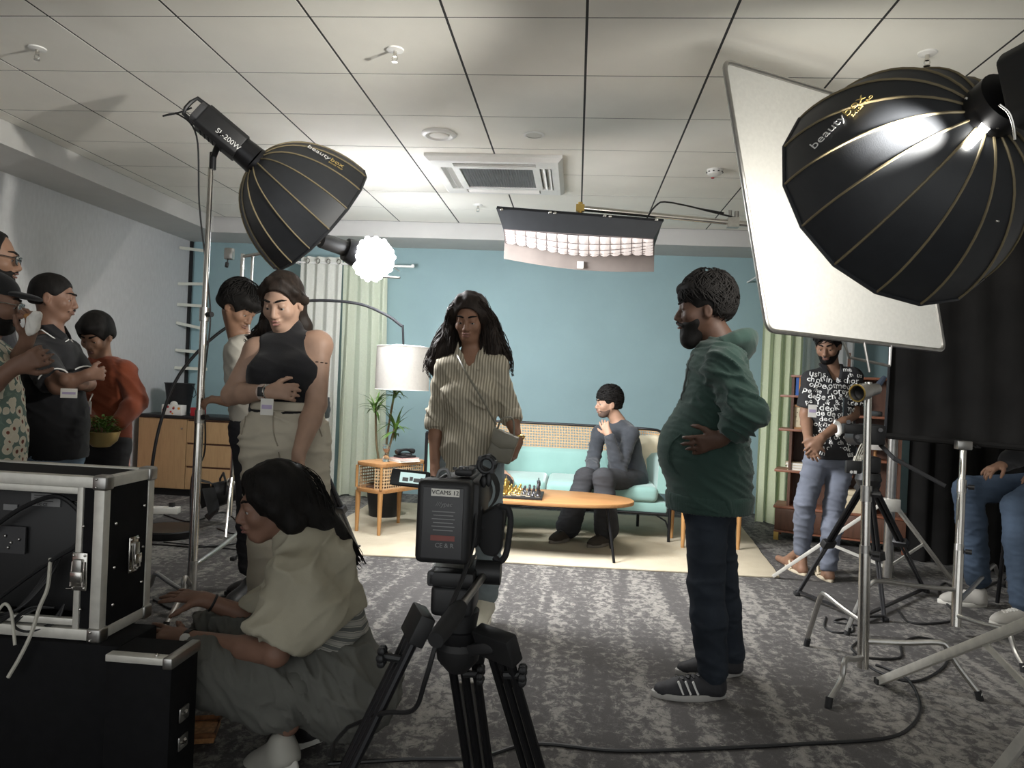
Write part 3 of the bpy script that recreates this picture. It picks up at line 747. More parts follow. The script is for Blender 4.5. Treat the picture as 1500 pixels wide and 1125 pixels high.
for k in range(7):
    x = p.x+rnd.uniform(-0.085, 0.085); z = 0.80+rnd.uniform(0, 0.07)
    MB().cyl((x, p.y-0.046, z), (x, p.y-0.0445, z), rnd.uniform(0.008, 0.014), n=8).build('flower_print', M['orange_card' if k % 2 else 'red'], t)
MB().ball((p.x, p.y, 0.89), (0.04, 0.012, 0.03)).build('tissue', M['paper'], t)
p = AT(290, 612, 7.10); p.z = 0.785
t = thing('red_box', 'small red carton beside the floral tissue box', 'box', p)
MB().bounds(p.x-0.06, p.x+0.06, p.y-0.04, p.y+0.04, 0.785, 0.865).build('carton', M['red'], t, bevel=0.002)
MB().bounds(p.x-0.06, p.x+0.06, p.y-0.041, p.y+0.0, 0.845, 0.8665).build('flap', M['red'], t)

# ------------------------------------------------------------------ stepped bookshelf
so = Vector((1.74, 6.64, 0)); su = Vector((0.94, -0.34, 0)).normalized(); sv = Vector((0.34, 0.94, 0)).normalized()
Rs = Matrix(((su.x, sv.x, 0), (su.y, sv.y, 0), (0, 0, 1)))
def S(a, b, z): return so+su*a+sv*b+Vector((0, 0, z))
def sbox(m, a0, a1, b0, b1, z0, z1): return m.box(S((a0+a1)/2, (b0+b1)/2, (z0+z1)/2), (a1-a0, b1-b0, z1-z0), Rs)
t = thing('bookshelf', 'dark walnut open bookshelf with drawers below and stepped shelves', 'bookshelf', so)
W_ = 1.02
sbox(MB(), 0.0, W_, 0.0, 0.34, 0.07, 0.085).build('drawer_floor', M['walnut'], t)
sbox(MB(), -0.01, W_+0.01, -0.005, 0.345, 0.275, 0.295).build('drawer_top', M['walnut'], t, bevel=0.002)
sbox(MB(), 0.0, W_, 0.30, 0.34, 0.085, 0.275).build('drawer_back', M['walnut_v'], t)
for k in range(2):
    a0 = 0.005+k*W_/2
    d_ = sbox(MB(), a0, a0+W_/2-0.01, 0.0, 0.018, 0.09, 0.272).build('drawer', M['walnut_v'], t, bevel=0.002)
    MB().ball(S(a0+W_/4, -0.015, 0.19), 0.018).build('knob', M['walnut'], d_)
for a in (0.02, W_-0.02):
    for b in (0.03, 0.31):
        sbox(MB(), a-0.02, a+0.02, b-0.02, b+0.02, 0.0, 0.075).build('foot', M['brass'] if (a < 0.1 and b < 0.1) else M['walnut'], t)
for (a, z1) in ((0.09, 1.42), (0.52, 1.62), (0.93, 1.50)):
    sbox(MB(), a, a+0.022, 0.06, 0.32, 0.295, z1).build('upright', M['walnut_v'], t)
for (a0, a1, z) in ((-0.02, 0.60, 0.60), (0.0, 0.56, 0.955), (0.0, 0.56, 1.245), (0.50, 0.97, 1.10), (0.5, 0.98, 0.74), (0.08, 0.97, 1.42)):
    sbox(MB(), a0, a1, 0.05, 0.33, z-0.02, z).build('shelf', M['walnut'], t, bevel=0.002)
sbox(MB(), 0.09, 0.95, 0.32, 0.33, 0.295, 1.42).build('back_panel', M['walnut_v'], t)
for k, (w_, h_, mm, nm) in enumerate(((0.026, 0.165, M['blue_card'], 'blue'), (0.034, 0.17, M['orange_card'], 'orange'), (0.022, 0.165, M['cardcream'], 'cream'), (0.024, 0.16, M['red'], 'red'), (0.03, 0.15, M['paper'], 'white'))):
    a = 0.12+sum((0.026, 0.034, 0.022, 0.024, 0.03)[:k])+0.002*k
    tb = thing('book', nm+' spined book standing on the upper shelf of the dark bookshelf', 'book', S(a+w_/2, 0.15, 1.245), 'books on the bookshelf')
    sbox(MB(), a+0.003, a+w_-0.003, 0.083, 0.20, 1.248, 1.245+h_-0.004).build('pages', M['paper'], tb)
    m = MB(); sbox(m, a, a+0.003, 0.08, 0.205, 1.245, 1.245+h_); sbox(m, a+w_-0.003, a+w_, 0.08, 0.205, 1.245, 1.245+h_); sbox(m, a, a+w_, 0.078, 0.083, 1.245, 1.245+h_)
    m.build('cover', mm, tb)
t = thing('table_clock', 'square wooden clock with a cream dial on the bookshelf', 'clock', S(0.20, 0.15, 0.955))
c0, c1, cz0, cz1 = 0.10, 0.31, 0.955, 1.165
m = MB(); sbox(m, c0, c1, 0.08, 0.14, cz0, cz0+0.018); sbox(m, c0, c1, 0.08, 0.14, cz1-0.018, cz1); sbox(m, c0, c0+0.018, 0.08, 0.14, cz0, cz1); sbox(m, c1-0.018, c1, 0.08, 0.14, cz0, cz1)
m.build('case', M['oak'], t)
sbox(MB(), c0+0.015, c1-0.015, 0.10, 0.13, cz0+0.015, cz1-0.015).build('dial', M['cardcream'], t)
cc = S((c0+c1)/2, 0.098, (cz0+cz1)/2)
MB().bar(cc, cc+su*-0.03+Vector((0, 0, 0.045)), 0.005, 0.003).build('hour_hand', M['black'], t)
MB().bar(cc, cc+su*0.045+Vector((0, 0, 0.045)), 0.004, 0.003).build('minute_hand', M['black'], t)
for k in range(12):
    a = k*PI/6; MB().ball(cc+su*(0.072*math.sin(a))+Vector((0, 0, 0.072*math.cos(a))), 0.0035, 6, 4).build('hour_mark', M['black'], t)
for k in range(3):
    z = 0.60+k*0.022
    tb = thing('book', ('lowest', 'middle', 'topmost')[k]+' cream book of the small pile on the lower shelf', 'book', S(0.17, 0.16, z), 'flat pile of books')
    sbox(MB(), 0.085-0.01*k+0.004, 0.255-0.01*k, 0.08, 0.22, z+0.002, z+0.019).build('pages', M['paper'], tb)
    for q in (0.001, 0.020): sbox(MB(), 0.08-0.01*k, 0.26-0.01*k, 0.076, 0.225, z+q-0.001, z+q+0.001).build('cover', M['cardcream'], tb)
t = thing('storage_box', 'cream card storage box with a lid below the bookshelf', 'box', S(0.55, 0.12, 0.295))
sbox(MB(), 0.40, 0.74, 0.02, 0.27, 0.295, 0.46).build('body', M['cardcream'], t, bevel=0.003)
sbox(MB(), 0.392, 0.748, 0.012, 0.278, 0.44, 0.475).build('lid', M['cardcream'], t, bevel=0.003)
t = thing('table_lamp', 'squat white shaded lamp on the right shelf of the bookshelf', 'lamp', S(0.76, 0.15, 0.74)); setp(t, 'squat white shaded lamp on the lower open bookshelf level')
MB().lathe([(0, 0), (0.05, 0), (0.045, 0.012), (0.012, 0.03), (0.012, 0.09), (0, 0.09)], S(0.76, 0.16, 0.74), n=16).build('base', M['oak'], t)
MB().lathe([(0.10, 0.085), (0.065, 0.20)], S(0.76, 0.16, 0.74), n=20).build('shade', M['shade'], t)
# ================================================================== LIGHTING GEAR
def emit_mat(name, c, s):
    m, nt, b = new_mat(name)
    b.inputs['Base Color'].default_value = rgba(c); b.inputs['Emission Color'].default_value = rgba(c); b.inputs['Emission Strength'].default_value = s
    tc = nd(nt, 'ShaderNodeTexCoord'); nz = nd(nt, 'ShaderNodeTexNoise', Scale=40.0); nt.links.new(tc.outputs['Object'], nz.inputs['Vector'])
    bp = nd(nt, 'ShaderNodeBump', Strength=0.2, Distance=0.003); nt.links.new(nz.outputs['Fac'], bp.inputs['Height']); nt.links.new(bp.outputs['Normal'], b.inputs['Normal'])
    return m
M['softfab'] = mat('black_softbox_nylon', (0.022, 0.024, 0.028), 0.5, 0, 0.1, 20, 0.08, 300, 0.6)
M['piping'] = mat('dull_gold_piping', (0.23, 0.185, 0.105), 0.55)
M['silver_in'] = mat('silver_lining', (0.6, 0.6, 0.6), 0.5, 0.3)
M['diff_on'] = emit_mat('lit_diffuser', (1.0, 0.98, 0.94), 1.2)
M['leak'] = emit_mat('leaking_lamp_light', (1.0, 0.98, 0.90), 30.0)
def softbox(t, hub, mouth, R, nribs, px_text, px_dir, tsize, lines, lift_=0.0035):
    hub = Vector(hub); mouth = Vector(mouth); ax_ = (mouth-hub).normalized(); D = (mouth-hub).length
    x, y, d = frame_from(ax_)
    def surf(phi, q, pan=None):
        th = 0.14+q*1.42
        r = R*math.sin(th)**0.86; h_ = D*(1-math.cos(th)**1.15 if th < PI/2 else 1)
        k = phi/(2*PI)*nribs; f = k-math.floor(k)
        chord = math.cos(PI/nribs)/math.cos((f-0.5)*2*PI/nribs)   # straight cloth between the rods
        r *= chord
        return hub+d*h_+x*(r*math.cos(phi))+y*(r*math.sin(phi))
    Q = 14
    for k in range(nribs):
        m = MB(); ph = [2*PI*(k+j/4)/nribs for j in range(5)]
        vv = [surf(ph[j], i/Q) for i in range(Q+1) for j in range(5)]
        m.add(vv, [(i*5+j, i*5+j+1, (i+1)*5+j+1, (i+1)*5+j) for i in range(Q) for j in range(4)])
        m.build('fabric_panel', [M['softfab']], t, smooth=40)
        MB().tube([surf(2*PI*k/nribs+1e-5, i/Q)+(surf(2*PI*k/nribs+1e-5, i/Q)-(hub+d*D*0.6)).normalized()*0.002 for i in range(Q+1)], 0.0042, 6).build('rib_piping', M['piping'], t)
    m = MB()
    for k in range(nribs):
        ph = [2*PI*k/nribs, 2*PI*(k+1)/nribs-1e-6]
        vv = [hub+d*0.02+(surf(p, i/6)-hub)*0.97 for i in range(7) for p in ph]
        m.add(vv, [(i*2, i*2+1, i*2+3, i*2+2) for i in range(6)])
    m.build('silver_lining', M['silver_in'], t)
    rim = [surf(2*PI*k/nribs+1e-5, 1.0) for k in range(nribs)]
    MB().tube(rim, 0.008, 6, closed=True).build('rim_band', M['softfab'], t)
    m = MB(); n_ = len(rim); cen = hub+d*D
    m.add([cen-d*0.03]+[cen-d*0.03+(p-cen)*0.97 for p in rim], [(0, 1+i, 1+(i+1) % n_) for i in range(n_)]); m.build('front_diffuser', M['diff_on'], t, smooth=0)
    MB().cyl(hub-d*0.015, hub+d*0.03, 0.075, 0.085, 24).build('speed_ring', M['black_metal'], t)
    # printed name: on the cloth seen at that place
    best = None
    for a in range(240):
        for i in range(30):
            phi = 2*PI*a/240; q = 0.3+0.68*i/30; p = surf(phi, q)
            e = 1e-3; n_v = (surf(phi+e, q)-p).cross(surf(phi, q+e)-p).normalized()
            if n_v.dot(p-(hub+d*D*0.8)) < 0: n_v = -n_v
            vw = Vector((0, 0, CAM_H))-p
            if n_v.dot(vw.normalized()) < 0.12: continue
            rel = p-Vector((0, 0, CAM_H)); z_ = rel.dot(CF); u_, v_ = 750+FPX*rel.dot(CR)/z_, 562.5-FPX*rel.dot(CU)/z_
            dd = (u_-px_text[0])**2+(v_-px_text[1])**2
            if best is None or dd < best[0]: best = (dd, p, n_v)
    _, p, n_v = best
    sd = CR*px_dir[0]-CU*px_dir[1]; xd = (sd-n_v*sd.dot(n_v)).normalized(); yd = n_v.cross(xd)
    for (txt, sz, dx, dy, mm, al) in lines:
        text_obj('lettering', txt, p+n_v*lift_+xd*dx+yd*dy, xd, yd, sz, mm, t, 0.0004, al)
    return d

def knob(m, p, d, r=0.016, L=0.03):
    p = Vector(p); d = Vector(d).normalized(); m.cyl(p, p+d*L*0.6, r*0.4, n=8); m.cyl(p+d*L*0.5, p+d*L, r, n=10); return m
def c_stand(label, base, feet, hubz, top, r=0.0165, collars=(0.62, 0.36), group=None, legm='steel', base_z=0.05, bends=None):
    base = Vector(base); top = Vector(top)
    t = thing('c_stand', label, 'stand', (base.x, base.y, 0), group)
    b0 = Vector((base.x, base.y, base_z)); ax_ = top-b0
    def P(z): return b0+ax_*((z-base_z)/ax_.z)
    MB().cyl(P(base_z), P(base_z+0.22), 0.024).build('base_column', M['steel'], t)
    zs = [base_z]+[top.z*c for c in reversed(collars)]+[top.z]
    rr = r+0.004*len(collars)
    for a, b in zip(zs, zs[1:]):
        MB().cyl(P(a), P(b), rr, n=14).build('pole_section', M['chrome'], t); rr -= 0.004
    for c in collars:
        z = top.z*c
        cl = MB().cyl(P(z-0.035), P(z+0.035), 0.024, n=14).build('collar', M['steel'], t)
        knob(MB(), P(z), Vector((0.9, -0.4, 0)), 0.014, 0.06).build('clamp_knob', M['black'], cl)
    for i, f in enumerate(feet):
        f = Vector(f); hz = hubz[i]; h0 = P(hz); out = Vector((f.x-h0.x, f.y-h0.y, 0)); L = out.length; o = out.normalized()
        bf = 0.72 if not bends else bends[i]
        zb = hz+0.05
        k = MB().tube(curve_pts([h0+o*0.02, h0+o*L*(bf*0.5)+Vector((0, 0, 0.02)), h0+o*L*(bf-0.08)+Vector((0, 0, 0.045)), h0+o*L*bf+Vector((0, 0, 0.03)), h0+o*(L*(bf+0.07))+Vector((0, 0, -0.03)), Vector((f.x, f.y, 0.022))], 24), 0.0125, 10)
        lg = k.build('leg', M[legm], t)
        MB().cyl((f.x, f.y, 0.0), Vector((f.x, f.y, 0.0))+Vector((-o.x*0.012, -o.y*0.012, 0.04)), 0.0145).build('rubber_foot', M['black_rough'], lg)
    return t

# ---- softbox lamp over the set (left side), on a chrome stand
LY = 3.95
hub = AT(374, 236, LY-0.03); mouth = AT(468, 322, LY+0.22)
t = thing('softbox_lamp', 'black domed softbox on a studio lamp head tilted over the chrome stand', 'lamp', AT(309, 245, LY-0.05))
d = softbox(t, hub, mouth, 0.375, 16, (476, 229), (0.92, 0.36), 0.058,
        [('beauty', 0.050, 0.026, 0.0, M['print_white'], 'RIGHT'), ('box', 0.050, 0.028, 0.0, M['print_gold'], 'LEFT'), ('SX105 PRO', 0.017, 0.03, -0.034, M['print_gold'], 'LEFT')])
tail = AT(283, 160, LY-0.16); x, y, dd = frame_from(hub-tail)
body = MB(); L = (hub-tail).length
oct_ = [(-.072, -.05), (-.05, -.072), (.05, -.072), (.072, -.05), (.072, .05), (.05, .072), (-.05, .072), (-.072, .05)]
body.prism([tail+dd*0.06+x*a+y*b for a, b in oct_], dd*(L-0.15)); body.build('lamp_body', M['black'], t, bevel=0.006)
MB().cyl(hub-dd*0.10, hub-dd*0.005, 0.070, 0.076, 24).build('bayonet_collar', M['black_metal'], t)
MB().prism([tail+dd*0.02+x*a*0.8+y*b*0.8 for a, b in oct_], dd*0.045).build('rear_cap', M['dark_grey'], t, bevel=0.004)
MB().tube([tail+dd*0.05+y*0.065, tail-dd*0.02+y*0.06, tail-dd*0.03+y*0.02, tail-dd*0.03-y*0.02, tail-dd*0.02-y*0.05, tail+dd*0.05-y*0.055], 0.011, 8).build('carry_handle', M['black'], t)
for k in range(6): MB().box(tail+dd*(0.10+0.025*k)-y*0.073, (0.07, 0.006, 0.006), Matrix((x, y, dd)).transposed()).build('cooling_slot', M['black_rough'], t)
nrm = Vector((0, -1, 0)); nrm = (nrm-dd*nrm.dot(dd)).normalized()
side = dd.cross(nrm)
text_obj('lettering', 'SL-200W', tail+dd*(L*0.60)+nrm*0.0765, dd, nrm.cross(dd), 0.038, M['print_white'], t, 0.0008)
yk = AT(312, 232, LY-0.05)
m = MB(); cb = tail+dd*(L*0.50)
for s in (-1, 1): m.bar(yk+nrm*(0.0)+side*0, cb+nrm*(0.078*s), 0.03, 0.008)
m.cyl(yk-Vector((0, 0, 0.06)), yk+Vector((0, 0, 0.03)), 0.018); m.build('yoke', M['black_metal'], t)
MB().tube(curve_pts([tail-dd*0.01, AT(262, 165, LY-0.15), AT(239, 170, LY-0.15), AT(262, 168, LY-0.14), AT(288, 200, LY-0.12), AT(292, 300, LY-0.1), AT(303, 400, LY-0.1), AT(308, 470, LY-0.1), AT(299, 560, LY-0.1), AT(300, 660, LY-0.1), AT(281, 700, LY-0.1), AT(279, 780, LY-0.08)], 80), 0.0045, 6).build('power_cord', M['cable'], t)
cb_ = FL(280, 872, 0.10)
c_stand('tall chrome light stand holding the softbox lamp beside the woman in black', (cb_.x, cb_.y, 0), [FL(242, 924), FL(207, 872), FL(372, 830)], [0.16, 0.10, 0.24], AT(309, 246, LY-0.05), 0.0145, (0.66, 0.43), bends=[0.35, 0.75, 0.85])

# ---- big softbox (right side) firing into the white frame
hub2 = AT(1446, 168, 2.30); mouth2 = AT(1303, 290, 2.66)
t = thing('softbox_lamp', 'large black domed softbox with gold seams firing into the white diffusion frame', 'lamp', hub2)
softbox(t, hub2, mouth2, 0.405, 16, (1228, 178), (0.93, -0.37), 0.06,
        [('beauty', 0.047, 0.020, 0.0, M['print_white'], 'RIGHT'), ('box', 0.047, 0.022, 0.0, M['print_gold'], 'LEFT'), ('SX105 PRO', 0.016, 0.03, -0.030, M['print_gold'], 'LEFT')])
dd = (mouth2-hub2).normalized(); x, y, dd = frame_from(dd)
bk = hub2-dd*0.40+Vector((0.13, 0, -0.05))
axb = (hub2-bk).normalized(); x, y, axb = frame_from(axb)
MB().prism([bk+x*a*1.55+y*b*1.55 for a, b in oct_], axb*0.35).build('lamp_body', M['black'], t, bevel=0.01)
MB().cyl(hub2-dd*0.07, hub2-dd*0.005, 0.085, 0.085, 28).build('bayonet_collar', M['black_metal'], t)
cv = (Vector((0, 0, CAM_H))-hub2).normalized(); nrm = (cv-axb*cv.dot(axb)).normalized()
sd = nrm.cross(axb)
pc = bk+axb*0.20+nrm*0.112
MB().cyl(pc-nrm*0.01, pc+nrm*0.018, 0.055, 0.05, 28).build('tilt_lock_disc', M['black_metal'], t)
text_obj('lettering', '\u039b', pc+nrm*0.0195, CR, CU, 0.045, M['grey'], t, 0.0005)
for k, ch in enumerate('1200d Pro'):
    a = math.radians(160-22*k); q = CR*math.cos(a)+CU*math.sin(a)
    text_obj('lettering', ch, pc+q*0.078+nrm*0.006, (CR*math.sin(a)-CU*math.cos(a)), q, 0.028, M['grey'], t, 0.0005)
g1, g2 = AT(1419, 214, 2.24), AT(1448, 180, 2.24)
m = MB(); wv = (CR*0.8+CU*0.6).cross(CF).normalized()
q = (g2-g1).normalized(); w2 = q.cross(CF).normalized()*0.014
m.add([g1-w2*0.7, g1+w2*0.7, g2+w2*1.1, g2-w2*1.1], [(0, 1, 2, 3)]); m.build('leaking_gap', M['leak'], t, smooth=0)
for (px, py) in ((1416, 144), (1323, 214), (1360, 267), (1461, 324), (1462, 187)):
    MB().ball(AT(px, py, 2.235 if px > 1380 else 2.32), (0.006, 0.004, 0.004), 8, 6).build('steel_stud', M['chrome'], t)
MB().tube(curve_pts([AT(1464, 153, 2.1), AT(1478, 165, 2.1), AT(1485, 185, 2.1), AT(1487, 205, 2.1)], 16), 0.004, 8).build('bail_wire', M['chrome'], t)

# heavy stand of the big softbox (its column stands outside the frame)
sb = Vector((1.62, 2.18, 0))
t = thing('light_stand', 'heavy aluminium stand with flat bar legs carrying the big softbox', 'stand', sb)
MB().cyl((sb.x, sb.y, 0.12), (sb.x, sb.y, 1.75), 0.02).build('column', M['steel'], t)
MB().cyl((sb.x, sb.y, 1.5), tuple(hub2-dd*0.2+Vector((0.1, 0, -0.12))), 0.018).build('lamp_arm', M['steel'], t)
MB().cyl((sb.x, sb.y, 0.76), (sb.x, sb.y, 0.86), 0.035).build('leg_collar', M['steel'], t)
f1 = FL(1288, 1002); f2 = FL(1456, 1142); f3 = Vector((2.6, 2.2, 0))
for f in (f1, f2, f3):
    o = Vector((f.x-sb.x, f.y-sb.y, 0)).normalized()
    a = Vector((sb.x, sb.y, 0.82))+o*0.03
    lg = MB().bar(a, Vector((f.x, f.y, 0.012)), 0.024, 0.034).build('leg', M['alu'], t, bevel=0.003)
    MB().box((f.x, f.y, 0.012), (0.035, 0.035, 0.024)).build('foot_cap', M['black_rough'], lg)
    br = a.lerp(Vector((f.x, f.y, 0.012)), 0.52)
    MB().bar(br, Vector((sb.x, sb.y, 0.16))+o*0.03, 0.008, 0.024).build('brace', M['alu'], t)
MB().cyl((sb.x, sb.y, 0.12), (sb.x, sb.y, 0.20), 0.032).build('brace_collar', M['steel'], t)

# ---- white diffusion frame on a stand
c1, c2, c3 = AT(1060, 89, 3.30), AT(1124, 484, 3.30), AT(1383, 514, 3.86)
c4 = c1+(c3-c2)
M['scrim'] = cloth_trans('white_diffusion_cloth', (0.80, 0.79, 0.74), 0.42)
t = thing('diffusion_frame', 'square white diffusion panel in a grey tube frame tilted behind the big softbox', 'diffusion panel', (c1+c2+c3+c4)/4)
def rq(cs, r, n=5):
    out = []
    for i in range(4):
        p = cs[i]; a = (cs[i-1]-p).normalized(); b = (cs[(i+1) % 4]-p).normalized()
        for k in range(n+1):
            q = k/n; out.append((p+a*r)*(1-q)**2+p*2*q*(1-q)+(p+b*r)*q**2)
    return out
pts = rq([c1, c2, c3, c4], 0.045)
MB().tube(pts, 0.011, 8, closed=True).build('tube_frame', M['steel'], t)
m = MB(); cen = (c1+c3)/2; m.add([cen]+pts, [(0, 1+i, 1+(i+1) % len(pts)) for i in range(len(pts))]); m.build('diffusion_cloth', M['scrim'], t, smooth=0)
h1, h2 = AT(1234, 497, 3.53), AT(1305, 506, 3.66); hb1, hb2 = AT(1237, 522, 3.53), AT(1303, 536, 3.66)
m = MB(); m.tube([h1, hb1*0.9+hb2*0.1+Vector((0, 0, -.0)), hb2, h2], 0.007, 8); m.tube([AT(1266, 501, 3.58), AT(1274, 545, 3.58)], 0.006, 8); m.build('bracket', M['steel'], t)
ctop = AT(1272, 560, 3.56)
cbr = FL(1264, 975, 0.06)
c_stand('chrome stand with bent legs holding the white diffusion panel', (cbr.x, cbr.y, 0), [FL(1213, 1037), FL(1181, 946), FL(1436, 1026)], [0.10, 0.25, 0.17], ctop, 0.0165, (0.62, 0.42), bends=[0.6, 0.75, 0.72], base_z=0.05)
t = thing('grip_head', 'round steel grip head on top of the stand below the diffusion panel', 'grip head', ctop)
gp = AT(1264, 574, 3.52); gd = Vector((-0.75, -0.6, -0.15)).normalized()
MB().cyl(gp-gd*0.02, gp+gd*0.045, 0.038, n=28, caps=False).build('disc', M['steel'], t)
MB().cyl(gp-gd*0.02, gp+gd*0.01, 0.034, n=28).build('disc_core', M['black_metal'], t)
MB().torus(gp+gd*0.045, gd, 0.037, 0.004, 28, 6).build('brass_ring', M['brass'], t)
MB().cyl(gp-gd*0.02, gp-gd*0.11, 0.030, 0.026, 20).build('knuckle', M['steel'], t)
MB().tube([gp-gd*0.10, gp-gd*0.13+Vector((0, 0, 0.02)), gp-gd*0.17+Vector((0, 0, 0.045))], [0.012, 0.014, 0.011], 8).build('clamp_handle', mat('blue_black_rubber', (0.02, 0.03, 0.05), 0.5), t)

# ---- overhead softbox with egg-crate quilt, hung from a boom pipe
t = thing('overhead_softbox', 'wide black softbox with quilted lit diffuser hanging over the coffee table', 'lamp', AT(850, 345, 4.6))
yn, yf = 4.36, 4.86
A0, A1 = AT(728, 304, yn), AT(972, 323, yn)      # near top edge
B0, B1 = AT(739, 336, yn+0.02), AT(957, 350, yn+0.02)
C0_, C1_ = AT(741, 356, yf), AT(957, 374, yf)
T0, T1 = A0+Vector((0, yf-yn, 0)), A1+Vector((0, yf-yn, 0))
D0, D1 = AT(738, 379, yf+0.02), AT(958, 398, yf+0.02)
def panel(name, q, mm, th=0.006, n=8, sag=0.0):
    m = MB(); a, b, c, d_ = [Vector(p) for p in q]; nn = (b-a).cross(d_-a).normalized()
    top_ = [a.lerp(b, i/n) for i in range(n+1)]; bot = [d_.lerp(c, i/n)+Vector((0, 0, -sag*math.sin(PI*i/n))) for i in range(n+1)]
    poly = top_+bot[::-1]
    m.prism(poly, nn*th); return m.build(name, mm, t)
panel('near_skirt', (A0, A1, B1, B0), M['softfab'], sag=0.008)
panel('far_skirt', (T0, T1, D1, D0), mat('grey_skirt_lining', (0.16, 0.135, 0.12), 0.7), sag=0.03)
panel('end_skirt', (A0, T0, C0_, B0), M['softfab']); panel('end_skirt', (A1, T1, C1_, B1), M['softfab'])
panel('top_cover', (A0, A1, T1, T0), M['softfab'])
M['quilt_on'] = emit_mat('lit_quilted_diffuser', (1.0, 0.90, 0.87), 0.28)
nx, ny = 14, 6
def qp(u, v):
    a = B0.lerp(B1, u); b = C0_.lerp(C1_, u); p = a.lerp(b, v)
    return p+Vector((0, 0, -0.07*math.sin(PI*u)*math.sin(PI*v)**0.8))
for i in range(nx):
    for j in range(ny):
        e = 0.006; m = MB(); g = []
        for a in range(4):
            for b in range(4):
                uu = (i+0.03+0.94*a/3)/nx; vv_ = (j+0.04+0.92*b/3)/ny
                g.append(qp(uu, vv_)+Vector((0, 0, -0.012*math.sin(PI*a/3)*math.sin(PI*b/3))))
        m.add(g, [(a*4+b, a*4+b+1, a*4+b+5, a*4+b+4) for a in range(3) for b in range(3)])
        m.build('quilt_cell', M['quilt_on'], t, smooth=180)
m = MB()
for i in range(nx+1): m.tube([qp(i/nx, k/8)+Vector((0, 0, -0.001)) for k in range(9)], 0.0028, 5)
for j in range(ny+1): m.tube([qp(k/16, j/ny)+Vector((0, 0, -0.001)) for k in range(17)], 0.0028, 5)
m.build('quilt_seam', mat('seam_tape', (0.26, 0.22, 0.215), 0.7), t)
MB().bar(A0, A1, 0.02, 0.012).build('frame_bar', M['black_metal'], t); MB().bar(T0, T1, 0.02, 0.012).build('frame_bar', M['black_metal'], t)
for (px, py) in ((735, 307), (806, 311), (813, 312), (886, 316), (894, 317), (962, 322)):
    MB().ball(AT(px, py, yn-0.012), (0.011, 0.006, 0.009), 10, 6).build('steel_fitting', M['chrome'], t)
MB().box(AT(850, 388, yf), (0.04, 0.004, 0.045)).build('paper_tag', M['paper'], t)
hg_ = AT(853, 300, 4.6)
t = thing('boom_arm', 'chrome boom pipe with clamps reaching out to the overhead softbox', 'boom arm', hg_)
be = AT(1333, 300, 4.95)
be = Vector((2.02, 4.98, 2.27)); ba = AT(850, 305, 4.55)
MB().cyl(ba, be, 0.017).build('pipe', M['chrome'], t)
m = MB(); m.cyl(ba+Vector((0, 0, -0.05)), ba+Vector((0, 0, 0.035)), 0.014); m.box(ba, (0.05, 0.04, 0.04)); m.build('baby_pin', M['brass'], t)
cl = ba.lerp(be, 0.46)
m = MB(); m.box(cl, (0.07, 0.05, 0.06)); m.cyl(cl+Vector((-0.02, 0, 0.03)), cl+Vector((-0.02, 0, 0.075)), 0.012); m.cyl(cl+Vector((0.02, 0, 0.03)), cl+Vector((0.02, 0, 0.07)), 0.014); m.build('clamp', M['steel'], t)
MB().tube(curve_pts([A1+Vector((-0.1, 0.2, 0.01)), AT(960, 302, 4.5), AT(985, 297, 4.5), cl+Vector((0.02, 0, 0.03)), AT(1025, 306, 4.6), AT(1060, 312, 4.7)], 24), 0.005, 6).build('cable', M['cable'], t)
MB().ball(be, 0.04).build('end_ball', M['steel'], t)
t = thing('light_stand', 'thick steel stand with splayed channel legs behind the second camera', 'stand', (be.x, be.y, 0))
MB().cyl((be.x, be.y, 0.12), (be.x, be.y, 1.1), 0.030).build('lower_column', M['steel'], t)
MB().cyl((be.x, be.y, 1.1), (be.x, be.y, 2.26), 0.022).build('upper_column', M['chrome'], t)
MB().box((be.x, be.y, 0.58), (0.10, 0.08, 0.08)).build('leg_collar', M['alu'], t, bevel=0.006)
for f in (FL(1132, 847), FL(1392, 850), Vector((be.x+0.3, be.y+0.65, 0))):
    o = Vector((f.x-be.x, f.y-be.y, 0)).normalized(); a = Vector((be.x, be.y, 0.58))+o*0.05
    lg = MB().bar(a, Vector((f.x, f.y, 0.012)), 0.022, 0.022).build('leg', M['alu'], t, bevel=0.002)
    MB().bar(a.lerp(f, 0.5), Vector((be.x, be.y, 0.18)), 0.008, 0.018).build('brace', M['alu'], t)

# ---- black flag on its own stand, black drape behind
M['duvetyne'] = mat('black_duvetyne', (0.013, 0.0125, 0.012), 0.95, 0, 0.2, 6, 0.1, 200, 0.1)
fa, fb = AT(1297, 638, 4.62), AT(1520, 658, 4.30)
t = thing('black_flag', 'large black cloth flag hanging behind the steel stands', 'flag', (fa+fb)/2)
ht = 1.60; up = Vector((0.02, 0.0, ht)); n = 20
rows = [[fa.lerp(fb, i/n)+up*(j/10)+Vector((0, 0.012*math.sin(i*1.3+j*0.4), 0)) for i in range(n+1)] for j in range(11)]
sheet('cloth', rows, M['duvetyne'], t)
MB().tube([fa, fb], 0.018, 8).build('hem', M['duvetyne'], t)
MB().tube([fa, fa+up, fb+up, fb], 0.011, 8).build('tube_frame', M['black_metal'], t)
fs = FL(1400, 918, 0.05)
c_stand('steel stand with bent legs supporting the black flag', (fs.x, fs.y, 0), [FL(1240, 930), FL(1500, 985), FL(1470, 860)], [0.24, 0.11, 0.17], AT(1411, 660, 4.42), 0.0175, (0.80, 0.45), bends=[0.8, 0.8, 0.75])
pb = AT(1411, 652, 4.42); t = thing('flag_clamp', 'square steel clamp gripping the lower hem of the black flag', 'clamp', pb)
MB().box(pb, (0.08, 0.05, 0.05)).build('block', M['steel'], t, bevel=0.006)
knob(MB(), pb+Vector((0.04, 0, 0)), (1, 0, 0), 0.014, 0.05).build('knob', M['black'], t)
